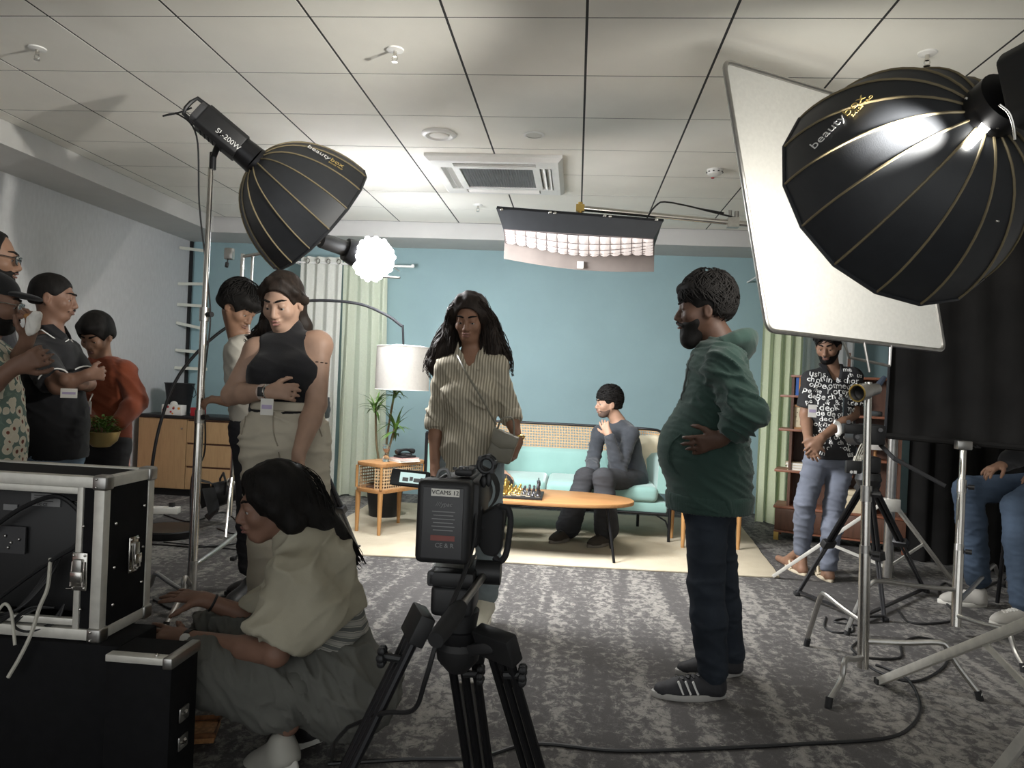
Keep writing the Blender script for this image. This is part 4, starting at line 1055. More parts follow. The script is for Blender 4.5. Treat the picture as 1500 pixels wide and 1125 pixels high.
t = thing('black_drape', 'black floor-length drape hanging behind the seated person in jeans', 'drape', (3.0, 5.9, 0))
rows = [[Vector((2.62+0.96*i/40, 6.15-0.45*i/40+0.03*math.sin(i*1.1), 0.005+2.6*j/8)) for i in range(41)] for j in range(9)]
sheet('cloth', rows, M['duvetyne'], t)
MB().cyl((2.60, 6.16, 2.6), (3.59, 5.70, 2.6), 0.015).build('header_pipe', M['black_metal'], t)

# ---- open lamp with bubble-wrap diffusion, on a rear stand
cp = AT(546, 379, 5.55)
t = thing('cob_lamp', 'bare studio lamp wrapped in glowing bubble wrap above the green curtain', 'lamp', cp)
M['bubble'] = emit_mat('glowing_bubble_wrap', (0.97, 0.98, 1.0), 13.0)
rnd = random.Random(11)
m = MB()
nb = 150
for k in range(nb):
    zc = 1-2*(k+0.5)/nb; a = k*2.39996; rr = math.sqrt(1-zc*zc)
    dv = Vector((rr*math.cos(a), rr*math.sin(a), zc))
    R_ = 0.135*(1+0.10*math.sin(3*a+2*zc)+rnd.uniform(-.05, .05))
    m.ball(cp+dv*R_*Vector((1, 1, 1)).x, 0.024, 8, 5)
sk = m.build('bubble_wrap', M['bubble'], t); sk['kind'] = 'stuff'
MB().cyl(AT(470, 352, 5.3), AT(512, 366, 5.5), 0.055, 0.06, 18).build('lamp_body', M['black'], t)
MB().cyl(AT(506, 365, 5.47), AT(520, 371, 5.52), 0.085, 0.10, 20).build('bayonet_ring', M['black_metal'], t)
MB().cyl(AT(556, 405, 5.55), AT(586, 407, 5.55), 0.008).build('pin', M['steel'], t)
rs = FL(336, 778)
m_top = AT(356, 372, rs.y)
t = thing('light_stand', 'twin tube chrome light stand behind the woman in cream trousers', 'stand', (rs.x, rs.y, 0))
m1 = Vector((rs.x, rs.y, 0.12))
MB().cyl(m1, m_top, 0.016).build('column', M['chrome'], t)
o2 = Vector((0.07, 0.02, 0)); MB().cyl(m1+o2+Vector((0, 0, 0.35)), m_top+o2, 0.012).build('column', M['chrome'], t)
for q in (0.35, 0.7): MB().box(m1.lerp(m_top, q)+o2/2, (0.12, 0.05, 0.05)).build('collar', M['steel'], t, bevel=0.006)
for f in (FL(318, 752), FL(400, 772), FL(330, 790)):
    MB().tube(curve_pts([m1+Vector((0, 0, 0.30)), m1.lerp(f, 0.5)+Vector((0, 0, 0.20)), Vector((f.x, f.y, 0.012))], 14), 0.011, 8).build('leg', M['chrome'], t)
cg = AT(336, 372, rs.y)
gh = MB().box(cg, (0.07, 0.05, 0.09)).build('grip_head', M['steel'], t, bevel=0.01)
knob(MB(), cg+Vector((0, -0.02, -0.04)), (0, -0.3, -1), 0.014, 0.07).build('knob', M['black'], gh)
MB().cyl(m_top+Vector((0, 0, -0.02)), AT(474, 356, 5.3), 0.012).build('lamp_arm', M['steel'], t)
# ================================================================== CAMERAS, CASES, CABLES
M['screen_on'] = emit_mat('viewfinder_picture', (0.36, 0.48, 0.46), 0.7)
M['caserim'] = M['alu']
M['lam'] = mat('black_laminate', (0.007, 0.007, 0.008), 0.7, 0, 0.15, 30, 0.05, 200, 0.15)
def tripod_leg(t, top, foot, spread, n=2, r=0.010, m_='black_metal', clampq=0.35, gap=0.022, lower=0.62):
    top = Vector(top); foot = Vector(foot); d = foot-top; sd = d.cross(Vector(spread)).normalized()
    m = MB()
    for k in range(n):
        o = sd*gap*(k-(n-1)/2); m.cyl(top+o, top.lerp(foot, lower)+o, r, n=10)
    lg = m.build('leg', M[m_], t)
    m = MB(); mid = top.lerp(foot, lower)
    for k in range(n):
        o = sd*gap*(k-(n-1)/2)
        m.cyl(top.lerp(foot, 0.12)+o+sd*0.0, foot+o*0.5, r*0.62, n=8)
    m.build('inner_tube', M['dark_grey'], lg)
    x, y, dd = frame_from(d)
    R = Matrix((sd, sd.cross(dd), dd)).transposed()
    MB().box(mid, (gap*n+2*r, r*3.4, 0.05), R).build('leg_lock', M['black'], lg, bevel=0.004)
    MB().box(top, (gap*n+2*r, r*3.4, 0.06), R).build('leg_bracket', M['black'], lg, bevel=0.004)
    MB().box(foot+Vector((0, 0, 0.012)), (0.03, 0.05, 0.024)).build('foot', M['black_rough'], lg, bevel=0.004)
    return lg

# ------------------------------------------------------------------ main camera on tripod
cY = 1.46
t = thing('tripod', 'black twin tube video tripod with pan handle under the near camera', 'tripod', Vector((AT(672, 940, cY+0.05).x, cY+0.05, 0)))
def A(px, py, dy=0.0): return AT(px, py, cY+dy)
bowl = A(672, 932, 0.05)
MB().lathe([(0, -0.03), (0.025, -0.03), (0.04, -0.01), (0.042, 0.015), (0.0, 0.02)], bowl, n=24).build('bowl', M['black_metal'], t)
MB().cyl(bowl+Vector((0, 0, 0.015)), bowl+Vector((0, 0, 0.055)), 0.034, 0.040, 20).build('head_base', M['black'], t)
hc = A(667, 872, 0.05)
MB().box(hc, (0.085, 0.10, 0.062)).build('fluid_head', M['black'], t, bevel=0.012, seg=3)
MB().box(A(667, 838, 0.05), (0.092, 0.13, 0.030)).build('tilt_cradle', M['black'], t, bevel=0.006)
MB().box(A(633, 845, 0.0), (0.014, 0.03, 0.03)).build('tilt_lock', M['dark_grey'], t, bevel=0.004)
MB().box(A(656, 855, -0.004), (0.025, 0.004, 0.014)).build('scale_plate', M['dark_grey'], t)
ph0, ph1 = A(712, 838, 0.05), A(638, 938, -0.22)
MB().cyl(ph0, ph0.lerp(ph1, 0.62), 0.008).build('pan_bar', M['steel'], t)
MB().tube([ph0.lerp(ph1, 0.55), ph0.lerp(ph1, 0.66), ph0.lerp(ph1, 0.9), ph1], [0.013, 0.017, 0.016, 0.014], 14).build('pan_grip', M['black_rough'], t)
m = MB(); m.cyl(ph0+Vector((-0.02, 0, 0)), ph0+Vector((0.03, 0, 0)), 0.024, n=18); m.build('rosette', M['black'], t)
spq = Vector((bowl.x, bowl.y, bowl.z-0.03))
MB().lathe([(0, -0.04), (0.02, -0.04), (0.042, -0.015), (0.046, 0.01), (0.036, 0.03), (0, 0.03)], spq, n=20).build('crown', M['black'], t)
zf = 0.0
for k, (tp, ft) in enumerate(((A(612, 915, 0.02), A(505, 1130, -0.03)), (A(676, 950, 0.1), A(706, 1150, 0.25)), (A(728, 945, 0.0), A(790, 1150, 0.12)))):
    dirv = (ft-tp); foot = tp+dirv*((0.02-tp.z)/dirv.z)
    o = Vector((foot.x-bowl.x, foot.y-bowl.y, 0))
    mx_ = 0.75
    if o.length > mx_: foot = Vector((bowl.x, bowl.y, 0))+o*(mx_/o.length); foot.z = 0.0
    foot.z = 0.0
    lg = tripod_leg(t, tp, foot, (0, 0, 1) if k != 1 else (0, 1, 0.2), n=3, r=0.0095, gap=0.025, lower=0.5)
    sdv = (foot-tp).cross(Vector((0, 0, 1) if k != 1 else (0, 1, 0.2))).normalized(); mm_ = MB()
    for q in (-0.0125, 0.0125): mm_.cyl(tp.lerp(foot, 0.12)+sdv*q, tp.lerp(foot, 0.95)+sdv*q, 0.0028, n=8)
    mm_.build('spacer_rod', M['steel'], lg)
    MB().bar(spq+(tp-spq)*0.2, tp, 0.036, 0.022).build('shoulder', M['black'], lg, bevel=0.004)
    kp = tp.lerp(foot, 0.08); s = -1 if k == 0 else 1
    m = MB(); m.cyl(kp+Vector((0, -0.015, 0)), kp+Vector((s*0.035, -0.02, 0.005)), 0.008, n=8)
    for a in range(6): m.ball(kp+Vector((s*0.036, -0.02+0.014*math.cos(a*PI/3), 0.005+0.014*math.sin(a*PI/3))), 0.009, 8, 5)
    m.build('leg_knob', M['black'], lg)

t = thing('video_camera', 'black video camera with a large battery and flip-out screen on the near tripod', 'camera', A(665, 828, 0.08))
bc = A(652, 762, -0.02)
bt = MB().box(bc, (0.104, 0.06, 0.158)).build('battery', M['black'], t, bevel=0.012, seg=3)
R0 = (A(652, 800, -0.052)-A(652, 720, -0.052)).normalized()
MB().box(bc+Vector((0, -0.031, 0.0)), (0.078, 0.004, 0.135)).build('battery_plate', M['dark_grey'], bt, bevel=0.002)
lp = bc+Vector((0.004, -0.0335, 0.058))
MB().box(lp, (0.054, 0.001, 0.014)).build('name_sticker', M['offwhite'], bt)
text_obj('lettering', 'VCAMS 12', lp+Vector((0, -0.0012, 0)), (1, 0, 0), (0, 0, 1), 0.0115, M['black'], bt, 0.0003)
text_obj('lettering', '///ypac', bc+Vector((0.002, -0.0338, 0.036)), (1, 0, 0), (0, 0, 1), 0.012, M['grey'], bt, 0.0003, shear=0.2)
for k in range(6): MB().box(bc+Vector((0.002, -0.0338, 0.022-0.007*k)), (0.044-0.006*(k % 2), 0.0006, 0.0016)).build('print_line', M['grey'], bt)
MB().box(bc+Vector((0.002, -0.0338, -0.028)), (0.046, 0.0006, 0.010)).build('warning_label', mat('dull_red_print', (0.20, 0.06, 0.05), 0.6), bt)
text_obj('lettering', 'CE & R', bc+Vector((0.006, -0.0338, -0.042)), (1, 0, 0), (0, 0, 1), 0.012, M['grey'], bt, 0.0003)
MB().box(bc+Vector((0.012, 0.115, 0.005)), (0.10, 0.17, 0.13)).build('body', M['black'], t, bevel=0.01, seg=2)
MB().box(A(668, 826, 0.08), (0.07, 0.12, 0.014)).build('base_plate', M['black_metal'], t)
lc = bc+Vector((0.01, 0.20, 0.01))
MB().cyl(lc, lc+Vector((0, 0.14, 0)), 0.042, 0.045, 24).build('lens', M['black'], t)
MB().cyl(lc+Vector((0, 0.13, 0)), lc+Vector((0, 0.18, 0)), 0.052, 0.058, 24, caps=False).build('lens_hood', M['black_rough'], t)
sc_ = A(601, 701, 0.06)
R = Matrix.Rotation(-0.30, 3, 'X') @ Matrix.Rotation(0.05, 3, 'Y')
sm = MB().box(sc_, (0.080, 0.014, 0.034), R).build('flip_screen', M['black'], t, bevel=0.004)
MB().box(sc_+R @ Vector((0.006, -0.0078, 0.0)), (0.052, 0.001, 0.021), R).build('display', M['screen_on'], sm)
for k, (dx, w_) in enumerate(((-0.014, 0.012), (-0.002, 0.007), (0.010, 0.014), (0.02, 0.006))): MB().box(sc_+R @ Vector((0.006+dx, -0.0086, -0.004+0.002*(k % 2))), (w_, 0.0004, 0.008), R).build('picture_detail', M['grey'], sm)
MB().tube([A(632, 703, 0.06), A(645, 706, 0.05), A(655, 700, 0.06)], 0.009, 8).build('screen_arm', M['black'], t)
MB().tube(curve_pts([A(640, 704, 0.02), A(644, 690, 0.02), A(654, 688, 0.02), A(660, 700, 0.02)], 16), 0.0035, 6).build('video_cable', M['grey'], t)
hd_ = A(682, 702, 0.10)
m = MB(); m.box(A(680, 699, 0.12), (0.055, 0.17, 0.018)); m.box(A(682, 690, 0.05), (0.036, 0.06, 0.014)); m.box(A(690, 712, 0.18), (0.03, 0.02, 0.05)); m.build('top_handle', M['black'], t, bevel=0.005)
for k in range(3): MB().cyl(A(666+9*k, 688, 0.02), A(666+9*k, 684, 0.02), 0.004, n=8).build('button', M['dark_grey'], t)
mc = A(712, 681, 0.05)
m = MB(); m.torus(mc, (0.15, -1, 0.1), 0.0155, 0.0045, 28, 8); m.torus(mc+Vector((0.001, 0.025, 0)), (0.15, -1, 0.1), 0.0155, 0.0045, 28, 8)
for a in range(6): m.box(mc+Vector((0.018*math.cos(a*PI/3+.3), 0.01, 0.018*math.sin(a*PI/3+.3))), (0.007, 0.03, 0.007))
m.build('microphone_ring', M['black'], t)
MB().cyl(mc+Vector((0, 0, -0.018)), A(706, 706, 0.06), 0.006).build('microphone_post', M['black'], t)
m = MB(); m.ball(A(716, 703, 0.04), (0.006, 0.004, 0.014)); m.ball(A(709, 706, 0.04), (0.006, 0.004, 0.012)); m.build('wing_nut', M['black'], t)
gr = MB().prism([A(px, py, 0.06) for px, py in ((697, 758), (726, 742), (733, 740), (738, 752), (734, 805), (726, 818), (708, 814), (700, 800))], (0, 0.05, 0)).build('hand_grip', M['black_rough'], t, bevel=0.008, seg=2)
m = MB(); m.tube(curve_pts([A(733, 742, 0.055), A(744, 745, 0.05), A(748, 762, 0.05), A(745, 790, 0.05), A(741, 812, 0.05), A(733, 822, 0.055), A(724, 816, 0.06)], 30), [0.0075]*31 if False else 0.0065, 8); m.build('hand_strap', M['black_rough'], gr)
MB().tube([A(690, 752, 0.08), A(700, 765, 0.07), A(704, 775, 0.07)], 0.014, 8).build('grip_arm', M['black'], t)
for (px, py) in ((688, 742), (694, 756), (702, 745)): MB().ball(A(px, py, 0.04), 0.007, 8, 6).build('dial', M['dark_grey'], t)
ct = curve_pts([A(697, 735, 0.02), A(694, 790, 0.0), A(680, 840, -0.05), A(664, 880, -0.1), A(640, 940, -0.14), A(622, 1000, -0.14), A(605, 1040, -0.1), A(560, 1045, -0.05), A(510, 1065, 0.1)], 60)
fe = FL(486, 1118); ct += curve_pts([A(510, 1065, 0.1), A(490, 1090, 0.4), Vector((fe.x, fe.y, 0.006))], 14)[1:]
setp(MB().tube(ct, 0.0045, 8).build('camera_cable', M['cable'], loc=(fe.x, fe.y, 0)), 'black cable trailing from the near camera down its tripod leg', 'cable')

# ------------------------------------------------------------------ second camera on tripod (by the bookshelf)
kY = 4.35
def B(px, py, dy=0.0): return AT(px, py, kY+dy)
base = B(1272, 700)
t = thing('tripod', 'black tripod under the second camera beside the chrome stand', 'tripod', (base.x, base.y, 0))
MB().lathe([(0, -0.05), (0.05, -0.05), (0.07, -0.01), (0.06, 0.03), (0, 0.03)], base+Vector((0, 0, 0.0)), n=20).build('crown', M['black'], t)
MB().box(B(1272, 680), (0.10, 0.12, 0.09)).build('fluid_head', M['black'], t, bevel=0.015)
for f in (FL(1167, 872), FL(1356, 868), FL(1296, 910)):
    lg = tripod_leg(t, base+(f-base).normalized()*0.06, f, (0, 0, 1), n=2, r=0.012, gap=0.028, lower=0.5)
    MB().bar(Vector((f.x, f.y, 0.03)), Vector((base.x, base.y, 0.035)), 0.02, 0.012).build('floor_spreader', M['black'], lg)
MB().tube([B(1290, 652, 0.0), B(1310, 672, -0.15), B(1385, 712, -0.25)], [0.012, 0.012, 0.011], 10).build('pan_bar', M['black_rough'], t)
t = thing('video_camera', 'compact black camera rig with white cables on the tripod near the bookshelf', 'camera', B(1272, 668))
MB().box(B(1276, 636, 0.03), (0.10, 0.17, 0.11)).build('body', M['black'], t, bevel=0.012)
MB().box(B(1248, 628, -0.02), (0.10, 0.07, 0.055)).build('side_module', M['black'], t, bevel=0.008)
MB().cyl(B(1262, 640, 0.10), B(1250, 640, 0.30), 0.045, 0.05, 20).build('lens', M['black'], t)
MB().box(B(1238, 596, -0.02), (0.02, 0.02, 0.10)).build('monitor_post', M['black_metal'], t)
MB().tube(curve_pts([B(1222, 618, -0.05), B(1229, 622, -0.05), B(1230, 634, -0.05), B(1225, 638, -0.05)], 10), 0.012, 8).build('white_arm', M['white'], t)
m = MB()
for k in range(6):
    m.tube(curve_pts([B(1252+2*k, 668, -0.06), B(1246+4*k, 690-4*k, -0.08), B(1262+2*k, 650+3*k, -0.08), B(1268-k, 672, -0.07)], 16), 0.0035, 5)
m.build('cable_loop', M['white_cable'], t)
MB().box(B(1250, 684, -0.08), (0.085, 0.03, 0.07)).build('battery_box', M['black'], t, bevel=0.008)
text_obj('lettering', '\u25cf\u25a0', B(1250, 692, -0.098), (1, 0, 0), (0, 0, 1), 0.022, M['print_white'], t, 0.0005)
MB().box(B(1282, 606, 0.05), (0.03, 0.14, 0.03)).build('top_handle', M['black'], t, bevel=0.008)
for (px, py) in ((1243, 618), (1256, 640), (1290, 630)): MB().cyl(B(px, py, -0.05), B(px, py, -0.075), 0.012, n=12).build('dial', M['dark_grey'], t)

# ------------------------------------------------------------------ tripod behind the standing woman
gY = 4.95
def G(px, py, dy=0.0): return AT(px, py, gY+dy)
base = G(468, 672)
t = thing('tripod', 'black tripod standing behind the woman in cream trousers', 'tripod', (base.x, base.y, 0))
MB().lathe([(0, -0.05), (0.05, -0.05), (0.07, -0.01), (0.06, 0.03), (0, 0.03)], base, n=20).build('crown', M['black'], t)
MB().box(G(468, 640), (0.10, 0.11, 0.10)).build('fluid_head', M['black'], t, bevel=0.015)
for f in (FL(524, 804), Vector((base.x-0.5, base.y-0.15, 0)), Vector((base.x+0.05, base.y+0.6, 0))):
    tripod_leg(t, base+(f-base).normalized()*0.06, f, (0, 0, 1), n=2, r=0.013, gap=0.03, lower=0.5)
t = thing('video_camera', 'small black camera on the tripod behind the woman in cream trousers', 'camera', G(468, 622))
MB().box(G(466, 600, 0), (0.11, 0.18, 0.12)).build('body', M['black'], t, bevel=0.012)
MB().cyl(G(470, 600, 0.1), G(474, 600, 0.28), 0.045, 0.05, 20).build('lens', M['black'], t)
MB().box(G(479, 590, -0.02), (0.02, 0.05, 0.075)).build('flip_screen', M['black'], t, bevel=0.004)

# ------------------------------------------------------------------ flight case with monitor gear
fY0, fY1 = 2.06, 2.32
xr = AT(150, 800, fY0).x; xl = -2.25
zb = AT(150, 941, fY0).z; ztp = AT(150, 700, fY0).z
t = thing('flight_case', 'open black flight case with aluminium edges, latches and a monitor inside', 'flight case', ((xl+xr)/2, fY0, zb))
TH = 0.03
m = MB(); m.bounds(xl, xr-0.004, fY0+0.004, fY1, ztp-TH, ztp-0.004); m.bounds(xl, xr-0.004, fY0+0.004, fY1, zb+0.004, zb+TH); m.bounds(xl, xr-0.004, fY1-0.01, fY1, zb+TH, ztp-TH)
m.bounds(xr-0.012, xr-0.004, fY0+0.02, fY1-0.02, zb+0.02, ztp-0.02); m.build('shell', M['lam'], t)
E_ = 0.032
def edge(a, b): MB().bar(a, b, E_, E_).build('alu_edge', M['alu'], t, bevel=0.003)
e2 = E_/2
edge((xl, fY0+e2, ztp-e2), (xr, fY0+e2, ztp-e2)); edge((xl, fY0+e2, zb+e2), (xr, fY0+e2, zb+e2))
edge((xr-e2, fY0+e2, zb), (xr-e2, fY0+e2, ztp)); edge((xr-e2, fY1-e2, zb), (xr-e2, fY1-e2, ztp))
edge((xr-e2, fY0, ztp-e2), (xr-e2, fY1, ztp-e2)); edge((xr-e2, fY0, zb+e2), (xr-e2, fY1, zb+e2)); edge((xl, fY1-e2, ztp-e2), (xr, fY1-e2, ztp-e2))
for y in (fY0+e2, fY1-e2):
    for z in (zb+e2, ztp-e2):
        cn = MB().box((xr-e2+0.001, y, z), (E_+0.012, E_+0.012, E_+0.012)).build('ball_corner', M['steel'], t, bevel=0.008, seg=3)
        for dz in (-0.012, 0.012): MB().ball((xr-e2-0.006+0.0, y-(0.023 if y < fY0+0.1 else 0.0), z+dz), 0.004, 8, 5).build('rivet', M['chrome'], cn)
for z in (zb+0.09, zb+0.2, zb+0.33):
    MB().ball((xr, fY0+0.06, z), 0.005, 8, 5).build('rivet', M['chrome'], t); MB().ball((xr, fY1-0.055, z+0.03), 0.005, 8, 5).build('rivet', M['chrome'], t)
    MB().ball((xr-0.06, fY0, z), 0.0045, 8, 5).build('rivet', M['chrome'], t)
# inner rim of the door opening, with hinge latch
xi = xr-0.075
edge2 = lambda a, b: MB().bar(a, b, 0.018, 0.02).build('inner_edge', M['alu'], t, bevel=0.002)
edge2((xi, fY0+0.012, zb+0.03), (xi, fY0+0.012, ztp-0.03)); edge2((xl, fY0+0.012, ztp-0.042), (xi, fY0+0.012, ztp-0.042)); edge2((xl, fY0+0.012, zb+0.05), (xi, fY0+0.012, zb+0.05))
MB().bounds(xi+0.01, xr-E_, fY0+0.008, fY0+0.02, zb+0.03, ztp-0.03).build('jamb', M['lam'], t)
def latch(c, R):
    l = MB().box(c, (0.045, 0.006, 0.11), R).build('latch', M['chrome'], t, bevel=0.006)
    c = Vector(c)
    MB().box(c+R @ Vector((0, -0.008, 0.012)), (0.026, 0.012, 0.05), R).build('latch_body', M['steel'], l, bevel=0.003)
    MB().box(c+R @ Vector((0, -0.016, -0.012)), (0.034, 0.006, 0.03), R).build('butterfly_tab', M['chrome'], l, bevel=0.002)
    m = MB(); m.tube([c+R @ Vector(p) for p in ((-0.018, -0.006, 0.03), (-0.018, -0.012, -0.04), (0.018, -0.012, -0.04), (0.018, -0.006, 0.03))], 0.0028, 6); m.build('latch_wire', M['chrome'], l)
    for dx, dz in ((-.017, .047), (.017, .047), (-.017, -.047), (.017, -.047)): MB().ball(c+R @ Vector((dx, -0.004, dz)), 0.004, 8, 5).build('rivet', M['chrome'], l)
latch((xi+0.012, fY0-0.004, zb+0.20), Matrix.Identity(3))
latch((xr+0.003, (fY0+fY1)/2+0.02, zb+0.22), Matrix.Rotation(PI/2, 3, 'Z'))
# equipment inside
t = thing('monitor', 'black monitor seen from behind inside the open flight case', 'monitor', ((xl+xi)/2, fY0+0.12, zb+TH))
MB().bounds(xl+0.02, xi-0.04, fY0+0.09, fY0+0.13, zb+0.05, ztp-0.05).build('rear_cover', M['black'], t, bevel=0.006)
def lab(px0, py0, px1, py1, name, mm, dy=0.084):
    a = AT(px0, py0, fY0+dy); b = AT(px1, py1, fY0+dy)
    return MB().bounds(a.x, b.x, fY0+dy, fY0+dy+0.006, b.z, a.z).build(name, mm, t)
l1 = lab(46, 722, 88, 743, 'rating_label', M['grey'])
a = AT(62, 739, fY0+0.082); text_obj('lettering', 'FC CE', (a.x, a.y, a.z), (1, 0, 0), (0, 0, 1), 0.012, M['black'], l1, 0.0003)
for k in range(3):
    a = AT(64, 726+4*k, fY0+0.083); MB().box((a.x, a.y, a.z), (0.06, 0.0006, 0.002)).build('print_line', M['black'], l1)
lab(5, 738, 25, 748, 'serial_label', M['grey'])
lab(0, 770, 36, 812, 'mount_plate', M['dark_grey'], 0.075)
for (px, py) in ((8, 785), (16, 795), (28, 790), (12, 802)): MB().ball(AT(px, py, fY0+0.073), 0.005, 8, 5).build('screw', M['steel'], t)
for k in range(4): lab(106+5*k, 822, 109+5*k, 830, 'port', M['steel'], 0.083)
for py in (735, 862): MB().cyl(AT(97, py, fY0+0.06), AT(124, py, fY0+0.06), 0.003).build('rod', M['chrome'], t)
def cab(name, label, pts, r=0.005, mm='cable', group=None):
    P = [AT(px, py, fY0+dy) for px, py, dy in pts]
    return setp(MB().tube(curve_pts(P, 40), r, 7).build(name, M[mm], loc=P[0]), label, 'cable', group)
cab('loose_cable', 'thick black cable looping over the monitor back in the flight case', [(-20, 780, .05), (30, 745, .04), (80, 727, .04), (112, 745, .05), (122, 770, .05), (112, 798, .04), (85, 815, .03), (40, 845, .02), (-20, 890, .02)], 0.007)
for k in range(4):
    cab('loose_cable', 'black cable drooping out of the open flight case', [(92-4*k, 812+2*k, .06), (70-6*k, 850+4*k, .03), (30-4*k, 890+3*k, .0), (-20, 905+6*k, .0)], 0.004, group='black cables in the flight case')
for k in range(3):
    cab('cable_coil', 'small coil of thin black cable lying in the flight case mouth', [(95, 885, .03), (70+6*k, 915-2*k, .01), (35+4*k, 925, .0), (20, 910+3*k, .0), (45, 890+3*k, .01), (80-8*k, 890, .02)], 0.0035, group='black cables in the flight case')
cab('white_cord', 'off-white cord hanging down out of the flight case', [(74, 818, .03), (70, 860, -.01), (58, 890, -.03), (45, 930, -.04), (28, 965, -.045), (12, 992, -.05)], 0.0055, 'white_cable')
cab('white_cord', 'short off-white cord curled at the edge of the flight case', [(-10, 905, -.02), (6, 885, -.01), (16, 895, -.01), (20, 925, -.02), (22, 945, -.03)], 0.0045, 'white_cable')

# cases below
z1 = zb-0.003
t = thing('road_case', 'large black road case standing under the open flight case', 'road case', ((xl+xr)/2, fY0, 0))
xr2 = AT(172, 1000, fY0-0.012).x
MB().bounds(xl-0.1, xr2, fY0-0.012, fY0+0.19, 0.02, z1).build('box', M['lam'], t, bevel=0.01)
for x in (xl+0.4, xr2-0.06):
    for y in (fY0+0.04, fY0+0.15): MB().cyl((x, y, 0), (x, y, 0.03), 0.025).build('rubber_foot', M['black_rough'], t)
zc = AT(215, 958, fY0-0.06).z
xa, xb = xr2+0.006, AT(252, 962, fY0-0.08).x
t = thing('road_case', 'narrow black case with aluminium top edge and side latches beside the crouching woman', 'road case', ((xa+xb)/2, fY0, 0))
MB().bounds(xa, xb, fY0-0.08, fY0+0.07, 0.01, zc-0.004).build('box', M['lam'], t, bevel=0.006)
MB().bounds(xa, xb+0.002, fY0-0.085, fY0-0.05, zc-0.02, zc).build('alu_edge', M['alu'], t, bevel=0.003)
MB().bounds(xa, xb+0.002, fY0-0.05, fY0+0.065, zc-0.012, zc-0.003).build('top_panel', M['lam'], t)
MB().bounds(xb-0.024, xb+0.004, fY0-0.088, fY0+0.075, zc-0.03, zc+0.002).build('corner_edge', M['steel'], t, bevel=0.005)
MB().ball((xb-0.05, fY0-0.068, zc+0.001), 0.006, 10, 6).build('rivet', M['chrome'], t)
for z in (0.20, 0.28):
    l = MB().box((xb+0.004, fY0-0.01, z), (0.008, 0.05, 0.04)).build('latch', M['steel'], t, bevel=0.004)
    MB().tube([(xb+0.008, fY0-0.02, z), (xb+0.022, fY0-0.03, z+0.012), (xb+0.024, fY0-0.035, z+0.02)], 0.0045, 8).build('latch_tab', M['chrome'], l)
p = FL(282, 1078); t = thing('wicker_tray', 'small woven orange tray on the floor beside the narrow black case', 'tray', p)
MB().box((p.x, p.y, 0.012), (0.16, 0.14, 0.02), Matrix.Rotation(0.3, 3, 'Z')).build('base', mat('woven_orange', (0.36, 0.17, 0.06), 0.7, 0, 0.4, 60), t, bevel=0.004)
MB().tube([p+Matrix.Rotation(0.3, 3, 'Z') @ Vector(q) for q in ((-.08, -.07, .03), (.08, -.07, .03), (.08, .07, .03), (-.08, .07, .03))], 0.009, 8, closed=True).build('rim', mat('woven_brown', (0.22, 0.09, 0.03), 0.7, 0, 0.3, 60), t)

# ------------------------------------------------------------------ floor lamp head, power strip, cables
p = FL(322, 770); q = AT(326, 722, p.y)
t = thing('spotlight', 'black spotlight with barn doors hanging low on the twin tube stand', 'spotlight', q)
ax_ = Vector((-0.75, -0.55, -0.25)).normalized(); x, y, dd = frame_from(ax_)
MB().cyl(q-dd*0.12, q+dd*0.06, 0.085, 0.10, 24).build('housing', M['black_metal'], t)
MB().cyl(q+dd*0.06, q+dd*0.065, 0.085, n=24).build('lens', M['glass'], t)
for k in range(4):
    a = k*PI/2; r_ = x*math.cos(a)+y*math.sin(a); s_ = dd.cross(r_)
    b0 = q+dd*0.06+r_*0.10
    MB().prism([b0+s_*0.08, b0-s_*0.08, b0-s_*0.11+dd*0.10+r_*0.06, b0+s_*0.11+dd*0.10+r_*0.06], r_*0.003).build('barn_door', M['black_rough'], t)
MB().box(q-dd*0.06+Vector((0.02, -0.06, 0.06)), (0.06, 0.03, 0.08), Matrix.Rotation(0.5, 3, 'Y')).build('spec_label', M['paper'], t)
m = MB(); m.tube([q+s_*0.11, q+s_*0.12+Vector((0, 0, 0.10)), q+Vector((0, 0, 0.16)), q-s_*0.12+Vector((0, 0, 0.10)), q-s_*0.11], 0.009, 8); m.build('yoke', M['black_metal'], t)
p = FL(235, 752); t = thing('power_strip', 'off-white power strip with a plug lying near the arc lamp base', 'power strip', p)
MB().box((p.x, p.y, 0.028), (0.30, 0.11, 0.055), Matrix.Rotation(0.25, 3, 'Z')).build('body', M['offwhite'], t, bevel=0.006)
for k in range(3): MB().box(p+Matrix.Rotation(0.25, 3, 'Z') @ Vector((-0.09+0.09*k, 0, 0.056)), (0.05, 0.06, 0.004), Matrix.Rotation(0.25, 3, 'Z')).build('socket', M['white'], t)
MB().box(p+Matrix.Rotation(0.25, 3, 'Z') @ Vector((0.09, 0, 0.075)), (0.04, 0.04, 0.04)).build('plug', M['black'], t, bevel=0.005)
def fcable(label, pts, r=0.006, n=60, mm='cable'):
    P = [FL(px, py) for px, py in pts]; P = [Vector((p.x, p.y, r)) for p in P]
    P = [Vector((p.x, p.y, r)) for p in curve_pts(P, n)]
    setp(MB().tube(P, r, 7).build('floor_cable', M[mm], loc=P[0]), label, 'cable')
fcable('long black cable sweeping across the carpet past the near tripod', [(480, 1122), (600, 1115), (700, 1112), (780, 1092), (900, 1102), (1020, 1100), (1180, 1092), (1300, 1083), (1340, 1060), (1347, 1030), (1330, 998), (1300, 982), (1283, 976)], 0.0065, 90)
fcable('black cable loop on the carpet between the two steel stands', [(1250, 960), (1285, 985), (1340, 1000), (1385, 975), (1380, 945), (1345, 935), (1320, 945), (1318, 965), (1270, 965), (1248, 952), (1258, 940)], 0.006, 70)
